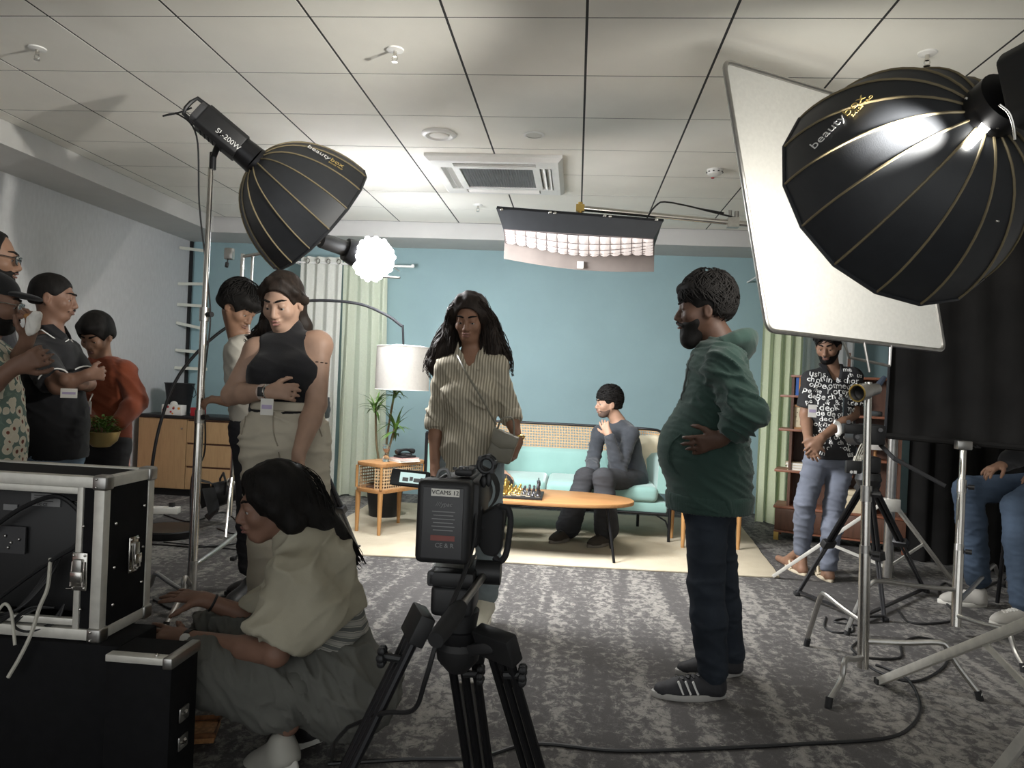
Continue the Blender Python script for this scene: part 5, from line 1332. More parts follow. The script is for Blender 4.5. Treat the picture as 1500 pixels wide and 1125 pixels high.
fcable('black cable snaking behind the second tripod', [(1315, 895), (1330, 912), (1365, 915), (1400, 905), (1375, 870), (1385, 855), (1400, 870)], 0.006, 50)
fcable('thin black cable lying along the carpet near the chrome stand leg', [(1210, 905), (1208, 920), (1225, 928), (1250, 925), (1240, 908), (1222, 912), (1260, 918)], 0.005, 40)
fcable('black cable running past the arc lamp base to the power strip', [(240, 755), (280, 765), (330, 752), (360, 790), (300, 802), (250, 800), (215, 796), (180, 780)], 0.006, 60)
fcable('black cable trailing from the spotlight across the carpet', [(318, 775), (345, 783), (385, 780), (430, 790), (400, 810), (320, 803), (240, 795)], 0.005, 60)
fcable('black cable curving around the feet of the seated person', [(1430, 868), (1470, 850), (1500, 852), (1540, 860)], 0.006, 30)
fcable('black cable lying under the tall chrome light stand', [(225, 880), (260, 895), (300, 880), (345, 872), (380, 860), (420, 865)], 0.006, 40)
# ================================================================== PEOPLE: distance-field body builder
def V3(v): return np.array((v[0], v[1], v[2]), dtype=np.float32)
class SDF:
    def __init__(s, pts, h, margin=0.2):
        P = np.array([tuple(p) for p in pts], dtype=np.float32)
        s.h = h; s.lo = P.min(0)-margin; hi = P.max(0)+margin
        s.n = np.ceil((hi-s.lo)/h).astype(int)+1
        s.ax = [(s.lo[i]+h*np.arange(s.n[i])).astype(np.float32) for i in range(3)]
        s.a = np.full(s.n, 0.2, np.float32)
    def _sub(s, lo, hi):
        i0 = np.clip(np.floor((lo-s.lo)/s.h).astype(int), 0, s.n); i1 = np.clip(np.ceil((hi-s.lo)/s.h).astype(int)+1, 0, s.n)
        if (i1 <= i0).any(): return None
        sl = tuple(slice(a, b) for a, b in zip(i0, i1))
        return sl, s.ax[0][sl[0]][:, None, None], s.ax[1][sl[1]][None, :, None], s.ax[2][sl[2]][None, None, :]
    def _mix(s, sl, d, k, op):
        A = s.a[sl]
        if op == 'add':
            hh = np.maximum(k-np.abs(A-d), 0)/k; s.a[sl] = np.minimum(A, d)-hh*hh*k*0.25
        elif op == 'sub':
            d = -d; hh = np.maximum(k-np.abs(A-d), 0)/k; s.a[sl] = np.maximum(A, d)+hh*hh*k*0.25
        else:
            hh = np.maximum(k-np.abs(A-d), 0)/k; s.a[sl] = np.maximum(A, d)+hh*hh*k*0.25
    def cone(s, a, b, ra, rb=None, k=0.02, flat=None, op='add'):
        rb = ra if rb is None else rb
        a = V3(a); b = V3(b); R = max(ra, rb)+k+4*s.h
        q = s._sub(np.minimum(a, b)-R, np.maximum(a, b)+R)
        if q is None: return s
        sl, X, Y, Z = q; ab = b-a; L2 = max(float(ab@ab), 1e-9)
        px, py, pz = X-a[0], Y-a[1], Z-a[2]
        t = np.clip((px*ab[0]+py*ab[1]+pz*ab[2])/L2, 0, 1)
        wx, wy, wz = px-t*ab[0], py-t*ab[1], pz-t*ab[2]
        l2 = wx*wx+wy*wy+wz*wz
        if flat is not None:
            n = V3(Vector(flat[0]).normalized()); fa = flat[1]
            wn = wx*n[0]+wy*n[1]+wz*n[2]
            l2 = np.maximum(l2-wn*wn, 0)+(wn/fa)**2
            d = (np.sqrt(l2)-(ra+(rb-ra)*t))*(0.5+0.5*min(1, fa))
        else: d = np.sqrt(l2)-(ra+(rb-ra)*t)
        s._mix(sl, d, k, op); return s
    def ell(s, c, r, F=None, k=0.02, op='add'):
        c = V3(c); R = max(r)+k+4*s.h
        q = s._sub(c-R, c+R)
        if q is None: return s
        sl, X, Y, Z = q; px, py, pz = X-c[0], Y-c[1], Z-c[2]
        if F is None: u, v, w_ = px, py, pz
        else: u, v, w_ = [px*f[0]+py*f[1]+pz*f[2] for f in F]
        u, v, w_ = u/r[0], v/r[1], w_/r[2]
        k0 = np.sqrt(u*u+v*v+w_*w_)+1e-6; k1 = np.sqrt((u/r[0])**2+(v/r[1])**2+(w_/r[2])**2)+1e-6
        s._mix(sl, k0*(k0-1)/k1, k, op); return s
    def clone(s):
        c = object.__new__(SDF); c.h, c.lo, c.n, c.ax = s.h, s.lo, s.n, s.ax; c.a = np.full(s.n, 0.2, np.float32); return c
    def union(s, o, k):
        hh = np.maximum(k-np.abs(s.a-o.a), 0)/k; s.a = np.minimum(s.a, o.a)-hh*hh*k*0.25; return s
    def chain(s, pts, rs, k=0.02, flat=None):
        for i in range(len(pts)-1): s.cone(pts[i], pts[i+1], rs[i], rs[i+1], k, flat)
        return s
    def cut(s, p, n, k=0.004):
        """keep the side the normal points away from"""
        p = V3(p); n = V3(Vector(n).normalized())
        d = (s.ax[0]-p[0])[:, None, None]*n[0]+(s.ax[1]-p[1])[None, :, None]*n[1]+(s.ax[2]-p[2])[None, None, :]*n[2]
        sl = (slice(None),)*3; s._mix(sl, d.astype(np.float32), k, 'int'); return s
    def at(s, p):
        i = np.clip(np.round((V3(p)-s.lo)/s.h).astype(int), 0, s.n-1); return s.a[tuple(i)]
    def hit(s, p, d, maxd=0.25):
        d = Vector(d).normalized(); p = Vector(p); t = 0
        while t < maxd:
            v = s.at(p+d*t)
            if v < s.h*0.3: return p+d*t
            t += max(s.h*0.4, v*0.7)
        return p+d*maxd
    def arrays(s):
        g = openvdb.FloatGrid(3*s.h); a = np.clip(s.a, -3*s.h, 3*s.h)
        g.copyFromArray(np.ascontiguousarray(a))
        pts, quads = g.convertToQuads(0.0)
        pts = pts.astype(np.float64)*s.h+s.lo
        return pts, quads
def wav(V, d, f, ph): return np.sin((V @ np.array(d))*f+ph)
def vnoise(V, f, seed):
    r = np.random.RandomState(seed); out = 0
    for i in range(5):
        d = r.normal(size=3); d /= np.linalg.norm(d); e = r.normal(size=3); e /= np.linalg.norm(e)
        out = out+np.sin((V @ d)*f*(0.7+0.6*r.rand())+r.rand()*7+1.3*np.sin((V @ e)*f*0.6+r.rand()*7))
    return out/5
def mesh_from(pts, quads, name, disp=None):
    me = bpy.data.meshes.new(name); n = len(pts); m = len(quads)
    def fill(P):
        me.vertices.foreach_set('co', P.astype(np.float32).ravel())
    me.vertices.add(n); fill(pts)
    me.loops.add(4*m); q = quads.astype(np.int32)
    # outward orientation
    a, b, c = pts[q[:, 0]], pts[q[:, 1]], pts[q[:, 2]]
    vol = np.einsum('ij,ij->i', a-pts.mean(0), np.cross(b-a, c-a)).sum()
    if vol < 0: q = q[:, ::-1]
    me.loops.foreach_set('vertex_index', np.ascontiguousarray(q).ravel())
    me.polygons.add(m); me.polygons.foreach_set('loop_start', np.arange(0, 4*m, 4, dtype=np.int32))
    me.update(calc_edges=True)
    if disp is not None:
        N = np.empty(n*3, np.float32); me.vertices.foreach_get('normal', N); N = N.reshape(-1, 3)
        fill(pts+N*disp(pts)[:, None]); me.update()
    me.shade_smooth()
    return me
def sdf_obj(S, name, m_, parent, disp=None):
    pts, quads = S.arrays()
    if len(pts) == 0: return None
    return link(name, mesh_from(pts, quads, name, disp), parent, m_)
def folds(amp, f, axis=(0.15, 0.1, 1.0), seed=0, fine=0.0):
    a = Vector(axis).normalized(); x, y, d = frame_from(a)
    B_ = np.array([tuple(x*0.32), tuple(y*0.32), tuple(d)]).T
    def fn(V):
        W = V @ B_ + 0.02*vnoise(V, 11, seed+7)[:, None]
        r = np.clip(1-np.abs(vnoise(W, f*2.0, seed+1))*2.1, 0, 1); r2 = np.clip(1-np.abs(vnoise(W, f*3.6, seed+5))*2.1, 0, 1)
        msk = np.clip(0.5+1.1*vnoise(V, 7, seed+2), 0, 1); msk2 = np.clip(0.5+1.1*vnoise(V, 9, seed+6), 0, 1)
        return amp*(1.25*r*r*msk+0.6*r2*r2*msk2-0.35)+amp*0.35*vnoise(V, 16, seed+3)
    return fn
def strands(amp, f, seed=0, low=0.004):
    def fn(V): return amp*vnoise(V*np.array([1, 1, 0.22]), f, seed)+low*vnoise(V, 22, seed+5)
    return fn
def curls(amp, seed=0):
    return lambda V: amp*vnoise(V, 95, seed)+amp*0.8*vnoise(V, 45, seed+3)

M_skin = {}
def skin(name, c):
    if name not in M_skin: M_skin[name] = mat('skin_'+name, c, 0.52, 0, 0.10, 14, 0.06, 320, 0.35, sss=0.0)
    return M_skin[name]
M['hair'] = mat('black_hair', (0.008, 0.007, 0.0065), 0.65, 0, 0.35, 60, 0.25, 400, 0.18, stretch=(1, 1, 0.15))
M['hair_soft'] = mat('dark_brown_hair', (0.018, 0.012, 0.009), 0.6, 0, 0.4, 60, 0.25, 400, 0.25, stretch=(1, 1, 0.15))
M['sclera'] = mat('eye_white', (0.36, 0.34, 0.32), 0.25, 0, 0.03)
M['iris'] = mat('eye_iris', (0.012, 0.008, 0.006), 0.15, 0, 0.1)
M['lens'] = mat('spectacle_lens', (0.9, 0.92, 0.92), 0.03, 0, 0.0, trans=1.0)

def head_frame(yaw, pitch, roll=0):
    y, p, r = math.radians(yaw), math.radians(pitch), math.radians(roll)
    f = Vector((math.sin(y)*math.cos(p), -math.cos(y)*math.cos(p), -math.sin(p)))
    s = Vector((math.cos(y), math.sin(y), 0)); u = s.cross(f); u = u if u.z > 0 else -u
    s = f.cross(u)
    s, u = s*math.cos(r)+u*math.sin(r), u*math.cos(r)-s*math.sin(r)
    return f, s, u
class Person:
    def __init__(p, name, label, Y, J, face, hs=1.0, h=0.0075, foot_z=0.0, base=None):
        p.Y = Y; p.J = {}
        for k, v in J.items(): p.J[k] = v.copy() if isinstance(v, Vector) else AT(v[0], v[1], Y+(v[2] if len(v) > 2 else 0))
        p.F = head_frame(*face); p.hs = hs; p.h = h
        b = base if base is not None else Vector((p.J['hd'].x, p.J['hd'].y, foot_z))
        p.o = thing('person', label, 'person', b)
        p.bd = None
    def H(p, f=0, s=0, u=0):
        F = p.F; return p.J['hd']+(F[0]*f+F[1]*s+F[2]*u)*p.hs
    def grid(p, keys=None, h=None, margin=0.17, extra=()):
        pts = [p.J[k] for k in (keys or p.J)]+list(extra)
        return SDF(pts, h or p.h, margin)
    def front(p):
        J = p.J; up = J['nk']-(J['h1']+J['h2'])/2; sd = J['s2']-J['s1']
        f = sd.cross(up).normalized()
        ff = Vector((p.F[0].x, p.F[0].y, 0))
        return f if f.dot(ff) >= 0 else -f
    def head(p, S, fem=False, jaw=1.0):
        q = p.hs; F = p.F
        def e(f, s_, u, r, k=0.012, op='add'): S.ell(p.H(f, s_, u), [x*q for x in r], F, k*q, op)
        def c(a, b, ra, rb, k=0.01): S.cone(p.H(*a), p.H(*b), ra*q, rb*q, k*q)
        e(-.018, 0, .032, (.098, .076, .086), .02)
        e(.028, 0, -.028, (.062, .062*jaw, .084), .03)
        e(.060, 0, -.092, (.026, .027*jaw, .020), .025)
        for s_ in (-1, 1):
            c((.0, .05*s_*jaw, -.045), (.052, .02*s_, -.096), .020, .017, .02)
            e(.058, .040*s_, -.028, (.026, .022, .022), .025)
            e(.100, .031*s_, .001, (.020, .019, .0125), .014, 'sub')
            e(-.008, .078*s_, -.012, (.019, .009, .032), .008)
            e(-.004, .087*s_, -.012, (.010, .006, .020), .004, 'sub')
        e(.078, 0, .022, (.018, .046, .012), .018)
        c((.088, 0, .010), (.108, 0, -.034), .0085, .0125, .010)
        for s_ in (-1, 1):
            e(.098, .012*s_, -.040, (.011, .009, .008), .006)
            e(.0785, .031*s_, .0035, (.0145, .0165, .0120), .004)
        e(.088, 0, -.060, (.016, .026, .010), .010)
        e(.086, 0, -.0735, (.014, .021, .008), .006)
        e(.102, 0, -.0655, (.012, .024, .0022), .004, 'sub')
        S.cone(p.H(-.022, 0, -.05), p.J['nk'].lerp(p.H(-.02, 0, -.05), 0.15), (.052 if not fem else .046)*q, (.062 if not fem else .053)*q, 0.03)
    def face_parts(p, S, brow=True, lip=(0.22, 0.10, 0.085), brow_w=0.0048):
        q = p.hs; F = p.F
        for s_ in (-1, 1):
            e = MB().ball(p.H(.0770, .031*s_, -.0042), .0120*q, 14, 10).build('eye', M['sclera'], p.o)
            MB().ball(p.H(.0828, .031*s_, -.0058), .0072*q, 10, 6).build('iris', M['iris'], e)
            if brow:
                pts = []
                for i in range(6):
                    ss = (.012+.040*i/5)*s_; uu = .024+.006*math.sin(PI*i/5*0.8)
                    pts.append(S.hit(p.H(.16, ss, uu), -F[0])+F[0]*0.001)
                MB().tube(pts, [brow_w*q*k for k in (0.8, 1.1, 1.1, 1.0, 0.8, 0.35)], 6).build('eyebrow', M['hair'], p.o)
        if lip:
            m_ = mat('lips', lip, 0.45)
            m = MB()
            for uu, rr in ((-.0605, .0042), (-.0715, .0052)):
                pts = []
                for i in range(9):
                    a = -1+2*i/8; pts.append(S.hit(p.H(.16, .021*a, uu+(.003*(1-abs(a)) if uu > -.065 else -.0015*(1-a*a))), -F[0])-F[0]*0.0012)
                m.tube(pts, [rr*q*(0.25+0.75*(1-abs(-1+2*i/8))**0.6) for i in range(9)], 7)
            m.build('lips', m_, p.o)
    def torso(p, S, infl=0.0, cw=0.158, ww=0.138, hw=0.160, df=0.66, k=0.032, bust=0, belly=0, low=None, sh=0.056):
        J = p.J; pel = (J['h1']+J['h2'])/2; nk = J['nk']; fr = p.front()
        sp = pel-nk
        S.cone(J['s1'], J['s2'], sh+infl*0.8, None, k)
        tr = nk.lerp((J['s1']+J['s2'])/2, 0.2)
        S.cone(tr, J['s1'], 0.042+infl*0.6, 0.05+infl*0.6, k); S.cone(tr, J['s2'], 0.042+infl*0.6, 0.05+infl*0.6, k)
        a = nk+sp*0.22; b = nk+sp*0.45; c = nk+sp*0.70; d = nk+sp*0.97
        S.cone(a, b, cw*0.93+infl, cw+infl, k, (fr, df)); S.cone(b, c, cw+infl, ww+infl, k, (fr, df)); S.cone(c, d, ww+infl, hw+infl, k, (fr, df*1.03))
        if bust:
            sd = (J['s2']-J['s1']).normalized()
            for s_ in (-1, 1): S.ell(nk+sp*0.36+fr*(cw*df*0.72)+sd*(0.072*s_), (bust+infl,)*3, None, 0.05)
        if belly: S.ell(nk+sp*0.72+fr*belly*0.62, (belly+infl, belly+infl, belly*1.25+infl), None, 0.08)
    def arm(p, S, i, infl=0.0, ru=0.049, re=0.040, rw=0.027, upto=2.0, k=0.015, k0=0.022):
        J = p.J; s, e, w_ = J['s%d' % i], J['e%d' % i], J['w%d' % i]
        q = min(1, upto)
        S.cone(s, s.lerp(e, q), ru+infl, ru+(re-ru)*q+infl, k0)
        if upto > 1:
            q = upto-1; S.cone(e, e.lerp(w_, min(q, 0.35)), re+infl, re*0.98+infl, k)
            if q > 0.35: S.cone(e.lerp(w_, 0.35), e.lerp(w_, q), re*0.98+infl, re*0.98+(rw-re*0.98)*((q-0.35)/0.65)+infl, k)
    def leg(p, S, i, infl=0.0, rt=0.086, rk=0.056, ra=0.037, upto=2.0, k=0.022, flare=0.0):
        J = p.J; h_, kn, an = J['h%d' % i], J['k%d' % i], J['a%d' % i]
        S.cone(h_, kn, rt+infl, rk+infl, k)
        if upto > 1:
            q = upto-1; S.cone(kn, kn.lerp(an, min(q, 0.35)), rk+infl, rk*1.0+infl, k)
            if q > 0.35: S.cone(kn.lerp(an, 0.35), kn.lerp(an, q), rk+infl, rk+(ra-rk)*((q-0.35)/0.65)+infl+flare, k)
    def foot(p, S, i, k=0.015):
        J = p.J; a, t_ = J['a%d' % i], J['t%d' % i]
        d = (t_-a); d.z = 0; d = d.normalized(); z0 = t_.z
        heel = Vector((a.x, a.y, z0+0.035))-d*0.03
        S.cone(a, heel, 0.036, 0.032, k); S.cone(heel, t_+Vector((0, 0, 0.022)), 0.034, 0.024, k); S.cone(a, t_.lerp(heel, 0.35)+Vector((0, 0, 0.03)), 0.034, 0.026, 0.03)
    def hand(p, S, w_, d, n, thumb, curl=(0.3, 0.35, 0.4, 0.45, 0.3), size=1.0, spread=0.1, k=0.006, tspread=0.7):
        """d: towards the fingers, n: palm normal (fingers curl towards n), thumb: +-1 side"""
        w_ = Vector(w_); d = Vector(d).normalized(); n = Vector(n); n = (n-d*n.dot(d)).normalized(); s = d.cross(n)*thumb
        z = size
        S.cone(w_, w_+d*0.03*z, 0.026*z, 0.026*z, 0.02, (n, 0.72))
        for q in (-1, 0, 1): S.cone(w_+d*0.022*z+s*0.017*q*z, w_+d*0.082*z+s*0.025*q*z, 0.0155*z, 0.0125*z, 0.014)
        for i, (off, L) in enumerate(((0.031, 0.070), (0.0105, 0.079), (-0.010, 0.073), (-0.030, 0.058))):
            b = w_+d*(0.083-0.004*abs(i-1))*z+s*off*z
            dd = (d+s*(spread*(1.2-0.8*i))).normalized()
            c = curl[i+1] if len(curl) > 4 else curl[i]
            r = [0.0092*z, 0.0086*z, 0.0078*z, 0.0066*z]
            for j, (fl_, cc) in enumerate(((0.46, 0.8), (0.30, 1.1), (0.24, 0.8))):
                ang = c*cc; nn = (n-dd*n.dot(dd)).normalized()
                dd = (dd*math.cos(ang)+nn*math.sin(ang)).normalized()
                e = b+dd*L*fl_*z; S.cone(b, e, r[j], r[j+1], k); b = e
        b = w_+d*0.022*z+s*0.022*z; dd = (d*(1-tspread*0.45)+s*tspread+n*0.25).normalized()
        c = curl[0]
        for j, (L, ra, rb) in enumerate(((0.042, 0.014, 0.0115), (0.033, 0.0108, 0.0095), (0.026, 0.0095, 0.0075))):
            e = b+dd*L*z; S.cone(b, e, ra*z, rb*z, 0.008 if j else 0.014)
            b = e; dd = (dd*math.cos(c)+(d*0.5-s*0.6+n*0.6).normalized()*math.sin(c)).normalized()
    def hairgrid(p, h=0.006, m=0.17, extra=()): return SDF([p.H()]+list(extra), h*1.0, m)
    def hair_cap(p, S, grow=0.010, hairline=0.058, nape=-0.055, top=0.0, fringe=0.0, side=0.0):
        q = p.hs; F = p.F
        S.ell(p.H(-.018, 0, .032+top*0.5), [x*q for x in (.098+grow, .076+grow+side, .086+grow+top*0.5)], F, 0.01)
        S.ell(p.H(-.055, 0, -.02), [x*q for x in (.058+grow, .062+grow, .07)], F, 0.03)
        # open the face and the ears
        S.ell(p.H(.085, 0, hairline-.092), [x*q for x in (.080, .073, .094-fringe)], F, 0.012, 'sub')
        for s_ in (-1, 1): S.ell(p.H(.012, .085*s_, -.035), [x*q for x in (.036, .03, .043)], F, 0.012, 'sub')
        S.cut(p.H(0, 0, nape), -F[2], 0.02)
    def locks(p, chains, n, r=0.0045, m_=None, seed=0, wave=0.006, name='hair_strands', fz=1.0):
        rnd = random.Random(seed); m = MB()
        for pts, rs in chains:
            C = curve_pts(pts, 5*(len(pts)-1)); nn = len(C)
            for _ in range(n):
                a0 = rnd.uniform(0, 2*PI); q = rnd.uniform(0.75, 1.08); ph = rnd.uniform(0, 6); st = rnd.randint(0, max(0, nn//3)); en = rnd.randint(int(nn*0.7), nn); P = []
                tw = rnd.uniform(-0.5, 0.5)
                for i in range(st, en):
                    u = i/(nn-1)*(len(rs)-1); j = min(int(u), len(rs)-2); R = rs[j]+(rs[j+1]-rs[j])*(u-j)
                    t_ = (C[min(i+1, nn-1)]-C[max(i-1, 0)]).normalized(); x, y, _d = frame_from(t_)
                    aa = a0+tw*i/nn; w_ = wave*math.sin(i*1.1*fz+ph)
                    P.append(C[i]+x*((R*q+w_)*math.cos(aa))+y*((R*q+w_)*math.sin(aa)))
                if len(P) > 3: m.tube(P, [r*(0.35+0.65*math.sin(PI*min(1, (i+0.6)/len(P)))) for i in range(len(P))], 5)
        return m.build(name, m_ or M['hair_soft'], p.o, smooth=180)
    def tufts(p, n, grow=0.012, L=0.05, r=0.0045, seed=0, m_=None, top=0.0, curl=0.3, hairline=0.062, nape=-0.05, side=0.0):
        # short locks lying over the skull
        rnd = random.Random(seed); m = MB(); q = p.hs
        R = (.098+grow, .076+grow+side, .086+grow+top*0.5); c0 = (-.018, 0, .032+top*0.5)
        made = 0; tries = 0
        while made < n and tries < n*12:
            tries += 1
            th = math.acos(rnd.uniform(-0.55, 1)); az = rnd.uniform(-PI, PI); P = []
            dth = L/0.09*rnd.uniform(0.7, 1.2); sw = rnd.uniform(-curl, curl)*2
            for i in range(6):
                t_ = th+dth*i/5; a_ = az+sw*(i/5)**2
                lift_ = 1+0.05*math.sin(PI*i/5)+rnd.uniform(0, .015)
                P.append((c0[0]+R[0]*math.sin(t_)*math.cos(a_)*lift_, c0[1]+R[1]*math.sin(t_)*math.sin(a_)*lift_, c0[2]+R[2]*math.cos(t_)*lift_))
            ok = all(not (f > 0.035 and u < hairline-0.02-0.012*(abs(s_) > .05)) and not (u < nape) and not (u < 0.02 and f > -0.03) for f, s_, u in P)
            if not ok: continue
            made += 1
            m.tube([p.H(*v) for v in P], [r*k for k in (0.7, 1.0, 1.0, 0.9, 0.7, 0.25)], 5)
        return m.build('hair_tufts', m_ or M['hair'], p.o, smooth=180)
    def beard(p, m_=None, thick=0.006, full=True, moust=True, h=0.0045, dens=0.003):
        S = SDF([p.H(.05, 0, -.07)], h, 0.11*p.hs); q = p.hs; F = p.F
        def e(f, s_, u, r, k=0.012, op='add'): S.ell(p.H(f, s_, u), [x*q for x in r], F, k*q, op)
        t = thick
        if full:
            e(.028, 0, -.036, (.060+t, .061+t, .082+t), .02); e(.060, 0, -.094, (.028+t, .03+t, .023+t), .02)
            for s_ in (-1, 1): S.cone(p.H(.0, .05*s_, -.045), p.H(.052, .02*s_, -.098), (.021+t)*q, (.019+t)*q, .015)
            e(.10, 0, -.012, (.075, .046, .045), .012, 'sub')          # cheeks and nose free
            for s_ in (-1, 1): e(.075, .052*s_, -.012, (.05, .034, .044), .012, 'sub')
            e(.104, 0, -.066, (.030, .021, .010), .008, 'sub')          # mouth
            S.cut(p.H(0, 0, -.022), F[2], 0.02); S.cut(p.H(-.005, 0, 0), -F[0], 0.015)
        if moust:
            for s_ in (-1, 1): S.cone(p.H(.101, .002*s_, -.0525), p.H(.082, .030*s_, -.066), .0068*q, .0045*q, .004)
        return sdf_obj(S, 'beard' if full else 'moustache', m_ or M['hair'], p.o, curls(dens, 4))
    def glasses(p, S, m_='black', w_=0.0):
        q = p.hs; F = p.F; t = MB(); lens = []
        for s_ in (-1, 1):
            pts = []
            for i in range(16):
                a = 2*PI*i/16; pts.append(p.H(.108-0.006*abs(math.cos(a)), (.033+.026*math.copysign(abs(math.cos(a))**0.7, math.cos(a)))*s_, .0-.003+.020*math.copysign(abs(math.sin(a))**0.7, math.sin(a))))
            t.tube(pts, .0021*q, 6, closed=True); lens.append(pts)
            t.tube([p.H(.104, .059*s_, .004), p.H(.06, .078*s_, .006), p.H(-.01, .084*s_, .004), p.H(-.025, .083*s_, -.015)], .0022*q, 6)
        t.tube([p.H(.107, -.008, .002), p.H(.112, 0, .005), p.H(.107, .008, .002)], .002*q, 6)
        g = t.build('glasses', M[m_], p.o)
        for pts in lens: MB().prism(pts, p.F[0]*0.001).build('lens', M['lens'], g)
    def shoe(p, i, m_, sole, z0=0.0, L=0.27, w_=0.048, hi=0.085, pitch=0.0, lace=None, h=0.007):
        J = p.J; a, t_ = J['a%d' % i], J['t%d' % i]
        d = (t_-a); d.z = 0; d = d.normalized(); sd = d.cross(Vector((0, 0, 1)))
        c = Vector((a.x, a.y, z0))
        up = Vector((0, 0, 1))
        if pitch: d2 = (d*math.cos(pitch)-up*math.sin(pitch)); up = (up*math.cos(pitch)+d*math.sin(pitch)); d = d2
        heel = c-d*0.055; toe = heel+d*L
        S = SDF([heel, toe, a], h, 0.10)
        S.cone(heel+d*0.045+up*0.045, heel+d*0.04+up*hi, 0.042, 0.040, 0.02)
        S.cone(heel+d*0.05+up*0.040, heel+d*0.20+up*0.030, 0.046, 0.043, 0.03); S.cone(heel+d*0.06+up*0.07, heel+d*0.17+up*0.042, 0.036, 0.034, 0.03)
        S.cone(heel+d*0.19+up*0.028, toe-d*0.045+up*0.026, w_, 0.040, 0.02, (up, 0.8))
        S.cut(c+up*0.018, -up); 
        sh = sdf_obj(S, 'shoe', m_, p.o, lambda V: 0.0012*vnoise(V, 60, 3))
        n = 22; out = []
        for j in range(n):
            q = 2*PI*j/n; xx = math.cos(q); yy = math.sin(q)
            wv = (w_+0.004)*(0.86+0.14*xx)-0.008*math.cos(q*2)
            out.append(heel+d*(L/2+xx*(L/2+0.006))+sd*(yy*wv))
        MB().prism([v+up*0.0 for v in out], up*0.026).build('sole', sole, sh, bevel=0.004)
        if lace:
            m = MB()
            for j in range(4):
                b = heel+d*(0.115+0.022*j)+up*(0.098-0.013*j)
                for k in (-1, 1): m.tube([S.hit(b-sd*0.022*k+up*0.03, -up)+up*0.001, S.hit(b+d*0.012+up*0.03, -up)+up*0.002, S.hit(b+sd*0.022*k+d*0.02+up*0.03, -up)+up*0.001], 0.003, 5)
            m.build('lace', lace, sh)
        return sh, heel, d, sd, up
    def badge(p, c, n, w_=0.055, h_=0.085):
        n = Vector(n).normalized(); R = Matrix((n.cross(Vector((0, 0, 1))).normalized(), n, Vector((0, 0, 1)))).transposed()
        b = MB().box(c, (w_, 0.003, h_), R).build('name_badge', M['paper'], p.o)
        MB().box(Vector(c)+n*0.002-Vector((0, 0, 0.0)), (w_*0.8, 0.001, h_*0.25), R).build('badge_print', mat('badge_violet', (0.45, 0.38, 0.55), 0.6), b)
def on_surface(o, pts, d, lift_=0.0015):
    from mathutils.bvhtree import BVHTree
    b = WL[o.name]; me = o.data
    t = BVHTree.FromPolygons([tuple(v.co+b) for v in me.vertices], [tuple(f.vertices) for f in me.polygons])
    d = Vector(d).normalized(); out = []
    for p_ in pts:
        h_ = t.ray_cast(Vector(p_), d)
        if h_[0] is not None: out.append(h_[0]-d*lift_)
    return out
def denim(name, c): return mat(name, c, 0.85, 0, 0.30, 5, 0.25, 500, 0.2)
def knit(name, c, var=0.10): return mat(name, c, 0.9, 0, var, 9, 0.3, 350, 0.2, sheen=0.15)
# ================================================================== PEOPLE
UP = Vector((0, 0, 1)); ARMS = ('s1', 's2', 'e1', 'e2', 'w1', 'w2'); TORSO = ('nk', 's1', 's2', 'h1', 'h2'); LEGS = ('h1', 'h2', 'k1', 'k2', 'a1', 'a2')
def pelvis_skirt(p, S, drop, r, infl, df=0.7, back=0.0):
    pel = (p.J['h1']+p.J['h2'])/2; dn = (pel-p.J['nk']).normalized()
    S.cone(pel-dn*0.08, pel+dn*drop, r+infl, r+infl, 0.04, (p.front(), df))
    return pel+dn*drop, dn
def trousers(p, m_, infl=0.012, rt=0.088, rk=0.06, ra=0.045, flare=0.0, upto=1.97, waist=-0.14, hw=0.158, df=0.72, amp=0.007, f=36, seed=0, h=0.009, bumr=0.0, crease=False, wcut=True):
    S = p.grid(LEGS, h, 0.24)
    pel = (p.J['h1']+p.J['h2'])/2; up = (p.J['nk']-pel).normalized(); fr = p.front()
    S.cone(pel+up*(-waist), pel-up*0.02, hw*0.9+infl, hw+infl, 0.04, (fr, df))
    if bumr:
        sd = (p.J['s2']-p.J['s1']).normalized()
        for q in (-1, 1): S.ell(pel-fr*0.06+sd*0.07*q-up*0.04, (bumr,)*3, None, 0.05)
    L_ = []
    for i in (1, 2):
        q = S.clone(); p.leg(q, i, infl, rt, rk, ra, upto, flare=flare); L_.append(q)
        S.cone(p.J['h%d' % i], p.J['h%d' % i].lerp(p.J['k%d' % i], 0.12), rt+infl, None, 0.04)
    for q in L_: S.union(q, 0.010)
    if crease: S.cone(pel-up*0.13+fr*0.125, (p.J['k1']+p.J['k2'])/2+fr*0.10, 0.026, 0.03, 0.03, None, 'sub')
    if wcut: S.cut(pel+up*(-waist), up)
    return sdf_obj(S, 'trousers', m_, p.o, folds(amp, f, (0.1, 0.1, 1), seed))

